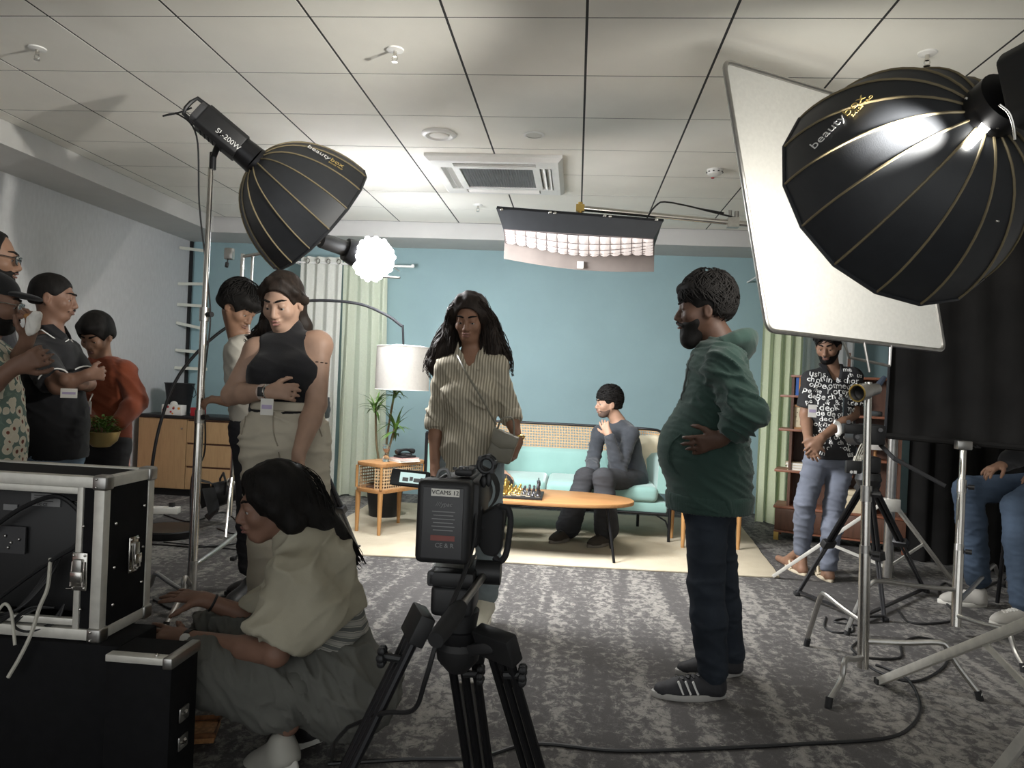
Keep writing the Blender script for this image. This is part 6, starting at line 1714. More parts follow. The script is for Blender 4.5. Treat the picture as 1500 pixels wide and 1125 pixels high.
# ------------------------------------------------------------------ man in the green hoodie
def hoodie_man():
    p = Person('person', 'bearded man in a dark green hoodie and jeans with hands at his waist', 3.28, dict(
        hd=(1031, 454), nk=(1054, 500), s1=(1062, 540, -.17), s2=(1052, 535, .17), e1=(1094, 606, -.27), e2=(1080, 610, .27), w1=(1057, 643, -.235), w2=(1030, 648, .22),
        h1=(1036, 726, -.07), h2=(1042, 724, .07), k1=(1034, 858, -.11), k2=(1056, 850, .11), a1=(1044, 985, -.13), a2=(1070, 958, .14), t1=FL(980, 1020), t2=FL(1003, 988)), (-93, 2), 1.05, base=FL(1040, 1010))
    J = p.J
    S = p.grid(); p.torso(S, 0, belly=0.13); [p.arm(S, i) for i in (1, 2)]; [p.leg(S, i) for i in (1, 2)]
    p.head(S); p.hand(S, J['w1'], (-0.75, 0.15, -0.25), (0.1, 1, 0.2), -1, (0.3, 0.2, 0.2, 0.25, 0.3)); p.hand(S, J['w2'], (-0.8, -0.2, -0.4), (0, -1, 0), 1)
    sdf_obj(S, 'body', skin('deep', (0.085, 0.045, 0.03)), p.o); p.face_parts(S, lip=(0.12, 0.05, 0.045))
    Hh = p.hairgrid(0.006); p.hair_cap(Hh, 0.012, 0.062, -0.03, 0.03, 0.01); 
    Hh.chain([p.H(.055, -.055, .085), p.H(.082, 0, .084), p.H(.055, .055, .085)], [.020, .022, .020], 0.03); sdf_obj(Hh, 'hair', M['hair'], p.o, curls(0.004, 2)); p.tufts(620, 0.017, 0.05, 0.0032, 3, None, 0.033, 0.4, 0.04)
    b = SDF([p.H(.05, 0, -.1)], 0.005, 0.13); b.ell(p.H(.055, 0, -.115), (.042, .042, .05), p.F, 0.02); b.ell(p.H(.03, 0, -.05), (.066, .066, .075), p.F, .03); b.ell(p.H(.10, 0, -.012), (.075, .05, .047), p.F, .012, 'sub')
    for s_ in (-1, 1): b.ell(p.H(.075, .055*s_, -.01), (.05, .034, .042), p.F, .012, 'sub')
    b.ell(p.H(.108, 0, -.068), (.030, .021, .009), p.F, .006, 'sub'); b.cut(p.H(0, 0, -.01), p.F[2], .02); b.cut(p.H(.0, 0, 0), -p.F[0], .015)
    for s_ in (-1, 1): b.cone(p.H(.103, 0, -.053), p.H(.086, .03*s_, -.066), .008, .006, .004)
    sdf_obj(b, 'beard', M['hair'], p.o, curls(0.0035, 9))
    S = p.grid(TORSO+ARMS, 0.008, 0.26)
    p.torso(S, 0.016, cw=0.165, ww=0.160, hw=0.160, df=0.80, belly=0.135, sh=0.062, k=0.035)
    fr = p.front(); pel = (J['h1']+J['h2'])/2
    S.cone(pel+UP*0.10, pel-UP*0.015, 0.184, 0.186, 0.04, (fr, 0.95))
    for i in (1, 2): p.arm(S, i, 0.014, 0.064, 0.056, 0.042, 1.42 if i == 1 else 1.9)
    S.cut(pel-UP*0.045+fr*0.0, -UP+fr*0.06, 0.012)
    SH = S; hd_ = sdf_obj(S, 'hoodie', knit('green_fleece', (0.030, 0.058, 0.048)), p.o, folds(0.015, 34, (0.5, 0.1, 1), 3))
    S = SDF([J['nk'], J['nk']+Vector((0.1, 0, 0.05))], 0.007, 0.24)
    nk = J['nk']
    rng = []
    for i in range(14):
        a = 2*PI*i/14; rng.append(nk+Vector((0.020+0.088*math.cos(a), 0.100*math.sin(a), -0.005+0.03*math.cos(a))))
    for i in range(14): S.cone(rng[i], rng[(i+1) % 14], 0.030+0.008*math.cos(2*PI*i/14), 0.030+0.008*math.cos(2*PI*(i+1)/14), 0.02)
    S.ell(nk+Vector((0.095, 0, -0.01)), (0.055, 0.085, 0.075), None, 0.04)
    S.ell(nk+Vector((0.06, 0, 0.085)), (0.085, 0.075, 0.055), None, 0.03, 'sub')
    sdf_obj(S, 'hood', M_h, p.o, folds(0.006, 40, (1, 0, 0.4), 8)) if False else sdf_obj(S, 'hood', hd_.data.materials[0], p.o, folds(0.006, 40, (1, 0, 0.4), 8))
    S = SDF([pel], 0.008, 0.30); S.cone(pel-UP*0.01, pel-UP*0.05, 0.194, 0.190, 0.03, (fr, 0.95)); S.cut(pel+UP*0.012, UP); S.cut(pel-UP*0.062, -UP)
    sdf_obj(S, 'waistband', hd_.data.materials[0], hd_, lambda V: 0.002*np.sin(np.arctan2(V[:, 1]-pel.y, V[:, 0]-pel.x)*90))
    MB().tube([SH.hit(J['nk']+Vector((-0.5, -0.05, -0.06-0.022*q)), (1, 0, 0), 0.6)+Vector((-0.003, 0, 0)) for q in range(10)], 0.004, 6).build('drawstring', knit('drawstring_grey', (0.08, 0.09, 0.085)), hd_)
    pk = curve_pts([AT(1006, 640, 3.0), AT(992, 655, 3.0), AT(987, 680, 3.0), AT(998, 700, 3.0)], 14)
    MB().tube([SH.hit(v-Vector((0, 0.12, 0)), (0, 1, 0), 0.5) for v in pk], 0.004, 6).build('pocket_seam', hd_.data.materials[0], hd_)
    trousers(p, denim('dark_indigo_denim', (0.022, 0.028, 0.038)), 0.004, 0.092, 0.070, 0.050, 0.008, 1.98, waist=-0.03, hw=0.135, df=0.85, amp=0.008, f=34, seed=4)
    so = mat('grey_white_sole', (0.40, 0.39, 0.37), 0.6); up_ = mat('black_sneaker_mesh', (0.018, 0.018, 0.022), 0.7, 0, 0.2, 60)
    for i in (1, 2):
        sh, heel, d, sd, u = p.shoe(i, up_, so, J['t%d' % i].z, 0.30, 0.052, 0.10, lace=M['black'])
        q = -sd if (-sd).y < 0 else sd
        for k in range(3):
            a = heel+d*(0.125+0.030*k); MB().bar(a+q*0.050+u*0.030, a+d*0.022+q*0.040+u*0.078, 0.013, 0.006).build('side_stripe', M['print_white'], sh)
hoodie_man()

# ------------------------------------------------------------------ woman in the striped shirt
def stripes():
    m, nt, b = new_mat('beige_stripe_shirt'); tc = nd(nt, 'ShaderNodeTexCoord')
    w_ = nd(nt, 'ShaderNodeTexWave', Scale=22.0, Distortion=0.6, Detail=1.0); w_.bands_direction = 'X'; nt.links.new(tc.outputs['Object'], w_.inputs['Vector'])
    rp = nd(nt, 'ShaderNodeValToRGB'); ramp_set(rp, [(0.35, (0.47, 0.43, 0.34)), (0.62, (0.24, 0.215, 0.165))]); nt.links.new(w_.outputs['Fac'], rp.inputs['Fac']); nt.links.new(rp.outputs['Color'], b.inputs['Base Color'])
    b.inputs['Roughness'].default_value = 0.9; b.inputs['Specular IOR Level'].default_value = 0.2
    return m
def striped_woman():
    p = Person('person', 'long-haired woman in a striped beige shirt and pale jeans walking forward', 3.85, dict(
        hd=(688, 467), nk=(691, 520, .03), s1=(654, 540), s2=(727, 538), e1=(638, 612, .03), e2=(747, 604, .05), w1=(637, 690, -.05), w2=(759, 648, -.02),
        h1=(664, 680, .03), h2=(712, 680, .0), k1=(668, 800, .05), k2=(716, 795, -.06), a1=(668, 905, .25), a2=(712, 872, .02), t1=FL(668, 945), t2=(704, 902, -.06)), (-3, 16), 0.98, base=FL(690, 915))
    J = p.J; sk = skin('tan', (0.235, 0.125, 0.08))
    S = p.grid(); p.torso(S, 0, cw=0.132, ww=0.115, hw=0.15, bust=0.06); [p.arm(S, i, 0, 0.042, 0.035, 0.024) for i in (1, 2)]; [p.leg(S, i, -0.006) for i in (1, 2)]
    p.head(S, True, 0.93); p.hand(S, J['w1'], (0.05, -0.1, -1), (1, 0, 0), 1, size=0.92); p.hand(S, J['w2'], (-0.2, -0.25, -0.9), (-1, 0.2, 0), -1, (0.5, 0.6, 0.6, 0.6, 0.6), size=0.9)
    sdf_obj(S, 'body', sk, p.o); p.face_parts(S)
    Hh = SDF([p.H(), p.H(0, .22, -.32), p.H(0, -.22, -.32)], 0.0065, 0.14); p.hair_cap(Hh, 0.016, 0.066, -0.12, 0.012, 0, 0.006)
    for s_, ex in ((-1, 1.0), (1, 1.12)):
        Hh.chain([p.H(.03, .045*s_, .10), p.H(.02, .085*s_, .04), p.H(-.005, .105*s_, -.06), p.H(.01, .135*s_*ex, -.16), p.H(.035, .160*s_*ex, -.25), p.H(.05, .135*s_*ex, -.33)], [.018, .026, .036, .042, .038, .016], 0.025)
        Hh.chain([p.H(-.06, .05*s_, .0), p.H(-.05, .09*s_, -.12), p.H(-.03, .16*s_*ex, -.23), p.H(.0, .19*s_*ex, -.29)], [.05, .05, .04, .014], 0.03)
        Hh.chain([p.H(.0, .10*s_, -.10), p.H(.04, .10*s_, -.2), p.H(.055, .085*s_, -.29)], [.03, .028, .012], 0.02)
    sdf_obj(Hh, 'hair', M['hair_soft'], p.o, strands(0.006, 110, 3, 0.008))
    ch = []
    for s_, ex in ((-1, 1.0), (1, 1.12)):
        ch.append(([p.H(.03, .03*s_, .115), p.H(.03, .088*s_, .05), p.H(.0, .11*s_, -.06), p.H(.015, .145*s_*ex, -.16), p.H(.04, .172*s_*ex, -.25), p.H(.055, .145*s_*ex, -.35)], [.016, .022, .030, .040, .042, .030]))
        ch.append(([p.H(-.05, .04*s_, .1), p.H(-.05, .10*s_, -.05), p.H(-.03, .17*s_*ex, -.20), p.H(.0, .21*s_*ex, -.31)], [.03, .05, .045, .03]))
        ch.append(([p.H(.0, .09*s_, -.02), p.H(.045, .10*s_, -.2), p.H(.06, .085*s_, -.31)], [.03, .03, .02]))
    p.locks(ch, 90, 0.0023, M['hair_soft'], 4, 0.007)
    for s_ in (-1, 1): MB().ball(p.H(.0, .086*s_, -.052), 0.007, 8, 6).build('earring', M['chrome'], p.o)
    S = p.grid(TORSO+ARMS, 0.008, 0.24, extra=[J['h1']-UP*0.1]); p.torso(S, 0.010, cw=0.128, ww=0.112, hw=0.135, df=0.74, bust=0.064, sh=0.05)
    b_, dn = pelvis_skirt(p, S, 0.06, 0.140, 0.008, 0.80)
    for i in (1, 2):
        q = S.clone(); p.arm(q, i, 0.010, 0.047, 0.045, 0.045, 1.10); S.union(q, 0.016)
    S.cut(AT(672, 692, 3.80), Vector((0.0, 0, -1)), 0.012); S.cut(AT(722, 655, 3.80), Vector((0.80, 0, -0.60)), 0.012) if False else S.cut(AT(705, 690, 3.80), Vector((0.62, 0, -0.78)), 0.012)
    fr = p.front(); nk = J['nk']; S.cone(nk+UP*0.07+fr*0.05, nk-UP*0.10+fr*0.14, 0.062, 0.010, 0.01, None, 'sub')
    ST = stripes(); st = sdf_obj(S, 'shirt', ST, p.o, folds(0.012, 30, (1, 0.2, 0.45), 5))
    for i in (1, 2):
        a = J['e%d' % i]; b = J['w%d' % i]; c = a.lerp(b, 0.02); d = (b-a).normalized()
        MB().cyl(c-d*0.005, c+d*0.055, 0.060, 0.057, 20).build('rolled_cuff', ST, st, bevel=0.012)
    nkp = J['nk']; col = MB()
    for s_ in (-1, 1):
        o = Vector((0.055*s_, 0, 0)); q = nkp+Vector((0, -0.0, 0.035))
        col.prism([q+Vector((0.012*s_, -0.075, -0.09)), q+Vector((0.060*s_, -0.05, 0.0)), q+Vector((0.068*s_, -0.03, 0.03)), q+Vector((0.085*s_, -0.065, -0.055)), q+Vector((0.055*s_, -0.095, -0.115))], (0, -0.006, 0))
    col.build('collar', ST, st)
    trousers(p, denim('pale_blue_denim', (0.20, 0.235, 0.245)), 0.006, 0.086, 0.060, 0.045, 0.012, 1.96, waist=-0.13, hw=0.145, amp=0.004, f=40, seed=7)
    for i in (1, 2): p.shoe(i, mat('offwhite_canvas', (0.55, 0.52, 0.42), 0.8), mat('offwhite_sole', (0.6, 0.57, 0.48), 0.7), 0.0 if i == 1 else J['t2'].z-0.02, 0.245, 0.044, 0.085, pitch=0.0 if i == 1 else 0.35)
    MB().torus(J['w2']+Vector((0, 0, 0.02)), (J['w2']-J['e2']), 0.030, 0.006, 18, 6).build('bracelet', M['brass'], p.o)
    # shoulder bag, hanging from a strap across the body
    c = AT(734, 652, 3.72)
    t = thing('shoulder_bag', 'olive grey leather shoulder bag with a chain strap on the striped shirt woman', 'bag', c)
    lea = mat('olive_leather', (0.16, 0.15, 0.115), 0.45, 0, 0.1, 20)
    R = Matrix.Rotation(0.16, 3, 'Y'); m = MB()
    m.prism([c+R @ Vector(v) for v in ((-0.062, -0.03, -0.085), (0.062, -0.03, -0.085), (0.078, -0.03, 0.05), (-0.05, -0.03, 0.075))], (0.0, 0.06, 0)); m.build('body', lea, t, bevel=0.012, seg=3)
    MB().prism([c+R @ Vector(v) for v in ((-0.052, -0.034, 0.080), (0.08, -0.034, 0.055), (0.074, -0.036, 0.0), (0.0, -0.038, -0.015), (-0.055, -0.036, 0.01))], (0, 0.066, 0)).build('flap', lea, t, bevel=0.006)
    MB().tube(curve_pts([c+R @ Vector((-0.035, 0, 0.07)), c+R @ Vector((-0.02, -0.01, 0.13)), c+R @ Vector((0.03, 0, 0.14)), c+R @ Vector((0.055, 0, 0.055))], 14), 0.005, 6).build('top_handle', lea, t)
    MB().tube(curve_pts([AT(727, 622, 3.70), AT(706, 584, 3.67), AT(684, 548, 3.68), AT(672, 524, 3.76), AT(668, 518, 3.88)], 24), 0.006, 6).build('strap', lea, t)
striped_woman()

# ------------------------------------------------------------------ woman in the black sleeveless top
def black_top_woman():
    p = Person('person', 'woman in a black sleeveless top and cream trousers clasping her arm', 3.30, dict(
        hd=(414, 442), nk=(424, 497, .04), s1=(377, 514, .0), s2=(465, 506, .03), e1=(340, 578, -.04), e2=(463, 592, -.04), w1=(393, 574, -.19), w2=(438, 664, -.20),
        h1=(386, 640), h2=(449, 636), k1=(390, 800, -.03), k2=(455, 798, .0), a1=(388, 925, .05), a2=(452, 922, .08), t1=FL(380, 972), t2=FL(455, 972)), (-2, 22), 1.04, base=FL(420, 960))
    J = p.J; sk = skin('light_tan', (0.40, 0.255, 0.185))
    S = p.grid(h=0.007); p.torso(S, 0, cw=0.145, ww=0.128, hw=0.175, bust=0.075); p.arm(S, 1, 0, 0.056, 0.046, 0.028); p.arm(S, 2, 0, 0.060, 0.048, 0.030); [p.leg(S, i, 0.005) for i in (1, 2)]; [p.foot(S, i) for i in (1, 2)]
    S.ell(J['s2'], (.062, .06, .062), None, .03)
    p.head(S, True, 0.98); p.hand(S, J['w1'], (1, 0.25, 0.05), (0.1, 1, -0.2), 1, (0.3, 0.5, 0.5, 0.5, 0.5), size=0.95); p.hand(S, J['w2'], (-0.08, -0.15, -1), (-0.5, -0.8, 0), -1, (0.4, 0.7, 0.7, 0.7, 0.7), size=0.95)
    sdf_obj(S, 'body', sk, p.o); p.face_parts(S, lip=(0.30, 0.14, 0.12))
    Hh = SDF([p.H(), p.H(-.02, .14, -.2)], 0.0065, 0.17); p.hair_cap(Hh, 0.012, 0.068, -0.07, 0.006)
    for s_ in (-1, 1):
        Hh.chain([p.H(.05, .03*s_, .108), p.H(.035, .078*s_, .055), p.H(-.025, .088*s_, -.0)], [.010, .014, .022], 0.02)
    Hh.chain([p.H(-.07, .03, .02), p.H(-.085, .07, -.07), p.H(-.06, .115, -.15), p.H(-.05, .17, -.185), p.H(-.03, .20, -.18)], [.055, .055, .042, .026, .010], 0.03)
    Hh.chain([p.H(-.06, -.03, -.02), p.H(-.06, -.05, -.13), p.H(-.03, -.055, -.2)], [.045, .045, .02], 0.03)
    Hh.chain([p.H(-.04, .07, -.04), p.H(-.015, .085, -.13), p.H(.01, .07, -.2)], [.035, .038, .016], 0.03)
    sdf_obj(Hh, 'hair', M['hair_soft'], p.o, strands(0.005, 120, 8, 0.005))
    p.locks([([p.H(-.07, .03, .06), p.H(-.09, .07, -.06), p.H(-.065, .12, -.15), p.H(-.05, .18, -.19), p.H(-.03, .215, -.18)], [.06, .06, .048, .035, .02]), ([p.H(.045, .02, .115), p.H(.03, .075, .06), p.H(-.03, .095, -.0), p.H(-.06, .09, -.06)], [.01, .012, .018, .03]), ([p.H(.045, -.02, .115), p.H(.03, -.075, .06), p.H(-.03, -.09, -.0)], [.01, .012, .02]), ([p.H(-.04, .07, -.02), p.H(-.01, .09, -.13), p.H(.015, .075, -.22)], [.035, .04, .02])], 80, 0.0022, M['hair_soft'], 6, 0.004)
    S = p.grid(TORSO, 0.008, 0.22); p.torso(S, 0.010, cw=0.148, ww=0.130, hw=0.150, df=0.70, bust=0.08, sh=0.05); b_, dn = pelvis_skirt(p, S, -0.05, 0.150, 0.012)
    S.cone(J['nk']-UP*0.02, J['nk']+UP*0.045, 0.066, 0.060, 0.02)
    for i, sg in ((1, -1), (2, 1)):
        S.ell(J['s%d' % i]+Vector((0.035*sg, 0, -0.015)), (0.075, 0.12, 0.095), None, 0.02, 'sub')
    S.cut(AT(415, 606, 3.25), Vector((0.06, 0, -1)), 0.02)
    sdf_obj(S, 'top', knit('black_rib_knit', (0.016, 0.016, 0.018)), p.o, folds(0.005, 34, (0.3, 0, 1), 9))
    tr = trousers(p, mat('cream_cotton_drill', (0.58, 0.53, 0.425), 0.85, 0, 0.06, 7, 0.15, 400, 0.2), 0.006, 0.098, 0.074, 0.066, 0.010, 1.97, waist=-0.145, hw=0.160, df=0.74, amp=0.011, f=34, seed=12, crease=True)
    seam = mat('cream_stitch_seam', (0.36, 0.32, 0.25), 0.9)
    for nm, ctl in (('fly_seam', [(401, 604), (400, 625), (402, 645), (408, 662)]), ('pocket_seam', [(462, 612), (468, 628), (474, 645)]), ('pocket_seam', [(360, 610), (357, 626), (353, 642)]), ('crotch_seam', [(408, 662), (411, 680), (414, 720), (417, 770)])):
        q_ = on_surface(tr, curve_pts([AT(a, b, 2.7) for a, b in ctl], 14), ray(ctl[0][0], ctl[0][1]))
        if len(q_) > 2: MB().tube(q_, 0.0032, 6).build(nm, seam, tr)
    pel = (J['h1']+J['h2'])/2; S = SDF([pel+UP*0.14], 0.007, 0.26); S.cone(pel+UP*0.16, pel+UP*0.11, 0.152, 0.162, 0.03, (p.front(), 0.76)); S.cut(pel+UP*0.155, UP); S.cut(pel+UP*0.115, -UP)
    sdf_obj(S, 'waistband', tr.data.materials[0], tr)
    wd = (J['w1']-J['e1']).normalized(); wc = J['w1']-wd*0.025
    wt = MB().cyl(wc-wd*0.014, wc+wd*0.014, 0.036, 0.034, 20).build('watch_strap', mat('pale_pink_strap', (0.55, 0.45, 0.40), 0.6), p.o)
    MB().box(wc+Vector((0, -0.037, 0.002)), (0.034, 0.010, 0.040)).build('watch_face', M['black'], wt, bevel=0.004)
    MB().torus(J['w1']+wd*0.006, wd, 0.031, 0.004, 18, 6).build('bangle', M['chrome'], p.o)
    p.badge(AT(391, 596, 3.08), (0, -1, 0), 0.055, 0.07)
    for i in (1, 2): p.shoe(i, M['offwhite'], M['offwhite'], 0, 0.25, 0.045, 0.085)
    s2, e2 = J['s2'], J['e2']; c = s2.lerp(e2, 0.28)
    m = MB()
    for k in range(7):
        a = math.radians(200+k*22); m.ball(c+Vector((0.056*math.cos(a), 0.056*math.sin(a), -0.004+0.006*math.cos(k*0.9*PI))), (0.009, 0.009, 0.0035), 8, 4)
    m.build('arm_tattoo', mat('tattoo_ink', (0.07, 0.045, 0.04), 0.6), p.o)
black_top_woman()

# ------------------------------------------------------------------ crouching woman
def crouching_woman():
    p = Person('person', 'dark-haired woman in a beige top and grey cargo trousers squatting by the cases', 2.46, dict(
        hd=(399, 739), nk=(446, 806), s1=(437, 852, -.15), s2=(440, 842, .17), e1=(405, 958, -.24), e2=(382, 912, .16), w1=(272, 934, -.11), w2=(300, 878, .08),
        h1=(500, 1010, -.09), h2=(503, 990, .09), k1=(292, 985, -.20), k2=(322, 925, .16), a1=(422, 1060, -.17), a2=(462, 1040, .02), t1=FL(372, 1112), t2=FL(410, 1080)), (-60, 8), 1.02, h=0.0062, base=FL(430, 1095))
    J = p.J; sk = skin('brown', (0.21, 0.115, 0.08)); fr = p.front()
    S = p.grid(); p.torso(S, 0, cw=0.135, ww=0.118, hw=0.15, bust=0.06); [p.arm(S, i, 0, 0.045, 0.037, 0.025) for i in (1, 2)]; [p.leg(S, i) for i in (1, 2)]
    p.head(S, True, 0.92)
    p.hand(S, J['w1'], (-0.97, -0.05, 0.10), (-0.15, 0.35, -1), -1, (0.1, 0.10, 0.15, 0.2, 0.2), 0.95, 0.28, tspread=0.9)
    p.hand(S, J['w2'], (-0.98, -0.05, 0.12), (-0.1, 0.2, -1), 1, (0.15, 0.1, 0.12, 0.15, 0.2), 0.95, 0.26, tspread=1.0)
    sdf_obj(S, 'body', sk, p.o); p.face_parts(S)
    Hh = SDF([p.H(), p.H(-.2, .0, -.2), p.H(-.2, .0, .0)], 0.006, 0.16); p.hair_cap(Hh, 0.020, 0.072, -0.08, 0.012, 0, 0.006)
    for s_ in (-1, 1): Hh.chain([p.H(.062, .02*s_, .098), p.H(.052, .070*s_, .05), p.H(.0, .092*s_, -.0), p.H(-.05, .085*s_, -.05)], [.018, .026, .032, .045], 0.025)
    Hh.chain([p.H(-.07, 0, .02), p.H(-.115, -.01, -.05), p.H(-.165, -.03, -.12), p.H(-.215, -.05, -.19), p.H(-.245, -.06, -.235)], [.070, .070, .055, .035, .008], 0.03, )
    for k, (a, b, c) in enumerate(((-.02, .07, .09), (-.10, .09, .13), (-.055, .05, .07), (-.0, .085, .05))):
        Hh.chain([p.H(-.06-.02*k, .06, -.03), p.H(-.09-.02*k, .10, -.10), p.H(-.10-.035*k, .135-.01*k, -.17-.01*k), p.H(-.085-.045*k, .15-.01*k, -.215-.02*k)], [.022, .016, .011, .004], 0.012)
    sdf_obj(Hh, 'hair', M['hair'], p.o, strands(0.005, 130, 5, 0.005))
    p.locks([([p.H(-.03, 0, .11), p.H(-.10, 0, .03), p.H(-.13, -.01, -.06), p.H(-.17, -.03, -.13), p.H(-.225, -.05, -.20), p.H(-.26, -.06, -.25)], [.05, .07, .068, .055, .04, .02]), ([p.H(.05, .03, .112), p.H(.045, .082, .05), p.H(-.0, .102, .0), p.H(-.06, .095, -.05), p.H(-.10, .09, -.12)], [.012, .016, .022, .035, .03]), ([p.H(.05, -.03, .112), p.H(.045, -.08, .05), p.H(-.0, -.10, .0)], [.012, .016, .022]), ([p.H(-.06, .08, -.03), p.H(-.10, .12, -.10), p.H(-.12, .14, -.17), p.H(-.11, .15, -.23)], [.03, .035, .03, .02])], 90, 0.0022, M['hair'], 9, 0.004)
    # boxy top with wide elbow-length sleeves
    bg = mat('beige_linen', (0.36, 0.335, 0.26), 0.9, 0, 0.08, 8, 0.2, 380, 0.2)
    S = p.grid(TORSO+ARMS, 0.0075, 0.26); pel = (J['h1']+J['h2'])/2; ax_ = pel-J['nk']
    p.torso(S, 0.024, cw=0.145, ww=0.145, hw=0.12, df=0.85, bust=0.06, sh=0.060)
    S.cone(J['nk']+Vector((0.03, 0, 0.0)), J['nk']+Vector((-0.02, 0, 0.035)), 0.078, 0.070, 0.03)
    S.ell(J['nk']+Vector((0.075, 0, -0.03)), (0.10, 0.12, 0.07), None, 0.04)
    for i in (1, 2):
        s, e = J['s%d' % i], J['e%d' % i]
        S.cone(s, s.lerp(e, 0.92), 0.075, 0.112, 0.05); 
    S.ell(J['s1'].lerp(J['e1'], 0.55)+Vector((0.05, 0.03, 0)), (0.14, 0.11, 0.13), None, 0.06)
    e1 = J['s1'].lerp(J['e1'], 0.95); S.cut(e1+Vector((0, 0, 0.02)), (J['e1']-J['s1']).normalized()+Vector((-0.35, 0, -0.1)), 0.008)
    S.cut(J['nk']+ax_*0.62, ax_.normalized()+Vector((0.30, 0, 0)), 0.01)
    sdf_obj(S, 'top', bg, p.o, folds(0.019, 30, (0.7, 0.1, -0.75), 21))
    # striped knit tied round the waist
    def knit_stripe():
        m, nt, b = new_mat('striped_knit'); tc = nd(nt, 'ShaderNodeTexCoord'); mp = nd(nt, 'ShaderNodeMapping'); nt.links.new(tc.outputs['Object'], mp.inputs['Vector']); mp.inputs['Rotation'].default_value = (0, -0.35, 0)
        w_ = nd(nt, 'ShaderNodeTexWave', Scale=11.0, Distortion=0.8, Detail=2.0); w_.bands_direction = 'Z'; nt.links.new(mp.outputs[0], w_.inputs['Vector'])
        rp = nd(nt, 'ShaderNodeValToRGB'); ramp_set(rp, [(0.2, (0.10, 0.105, 0.10)), (0.45, (0.42, 0.40, 0.34)), (0.6, (0.13, 0.14, 0.135)), (0.85, (0.30, 0.29, 0.26))]); nt.links.new(w_.outputs['Fac'], rp.inputs['Fac']); nt.links.new(rp.outputs['Color'], b.inputs['Base Color'])
        b.inputs['Roughness'].default_value = 0.95; return m
    S = SDF([J['nk']+ax_*0.72], 0.0075, 0.3); c0 = J['nk']+ax_*0.50; c1 = J['nk']+ax_*0.80
    S.cone(c0, c1, 0.158, 0.150, 0.03, (fr, 0.86)); S.cut(J['nk']+ax_*0.52, -ax_); S.cut(J['nk']+ax_*0.76, ax_.normalized()+Vector((0.30, 0, 0)))
    sdf_obj(S, 'knit_hem', knit_stripe(), p.o, folds(0.005, 60, ax_, 3))
    gm = mat('grey_cargo_cotton', (0.12, 0.12, 0.108), 0.9, 0, 0.12, 8, 0.2, 350, 0.2)
    S = p.grid(LEGS, 0.008, 0.26)
    S.cone(pel-ax_.normalized()*0.06, pel, 0.155, 0.175, 0.05, (fr, 0.88)); S.ell(pel+Vector((0.035, 0, -0.03)), (0.16, 0.20, 0.14), None, 0.06)
    for i in (1, 2):
        S.cone(J['h%d' % i], J['k%d' % i], 0.115, 0.088, 0.06); S.cone(J['k%d' % i], J['a%d' % i]+Vector((-0.05, 0, 0.045)), 0.090, 0.082, 0.05)
        S.ell(J['k%d' % i].lerp(J['a%d' % i], 0.55)+Vector((0.03, 0, 0.06)), (0.11, 0.09, 0.075), None, 0.05)
    S.cut((0, 0, 0.028), (0, 0, -1), 0.01)
    tr = sdf_obj(S, 'trousers', gm, p.o, folds(0.024, 34, (0.8, 0.2, 0.6), 31))
    S = SDF([J['h1'].lerp(J['k1'], 0.45)], 0.007, 0.2); c = J['h1'].lerp(J['k1'], 0.45)+Vector((0, -0.06, 0.0)); dd = (J['k1']-J['h1']).normalized()
    S.cone(c-dd*0.06, c+dd*0.06, 0.075, 0.072, 0.02, (Vector((0, 1, 0)), 0.85)); sdf_obj(S, 'cargo_pocket', gm, tr, folds(0.004, 30, (0.2, 0, 1), 4))
    for i in (1, 2): p.shoe(i, mat('dull_white_leather', (0.36, 0.35, 0.31), 0.6) if i == 1 else M['black'], mat('white_sneaker_sole', (0.55, 0.54, 0.49), 0.6), 0.01+0.0*i, 0.255, 0.046, 0.085, pitch=0.42)
    wd = (J['w1']-J['e1']).normalized()
    w_ = MB().cyl(J['w1']-wd*0.03, J['w1']-wd*0.01, 0.030, 0.029, 18).build('watch_strap', M['black'], p.o)
    MB().cyl(J['w1']-wd*0.02+Vector((0, -0.028, 0.008)), J['w1']-wd*0.02+Vector((0, -0.036, 0.011)), 0.017, n=20).build('watch_dial', M['offwhite'], w_)
    w2 = (J['w2']-J['e2']).normalized(); MB().torus(J['w2']-w2*0.03, w2, 0.028, 0.005, 18, 6).build('bracelet', M['black'], p.o)
crouching_woman()
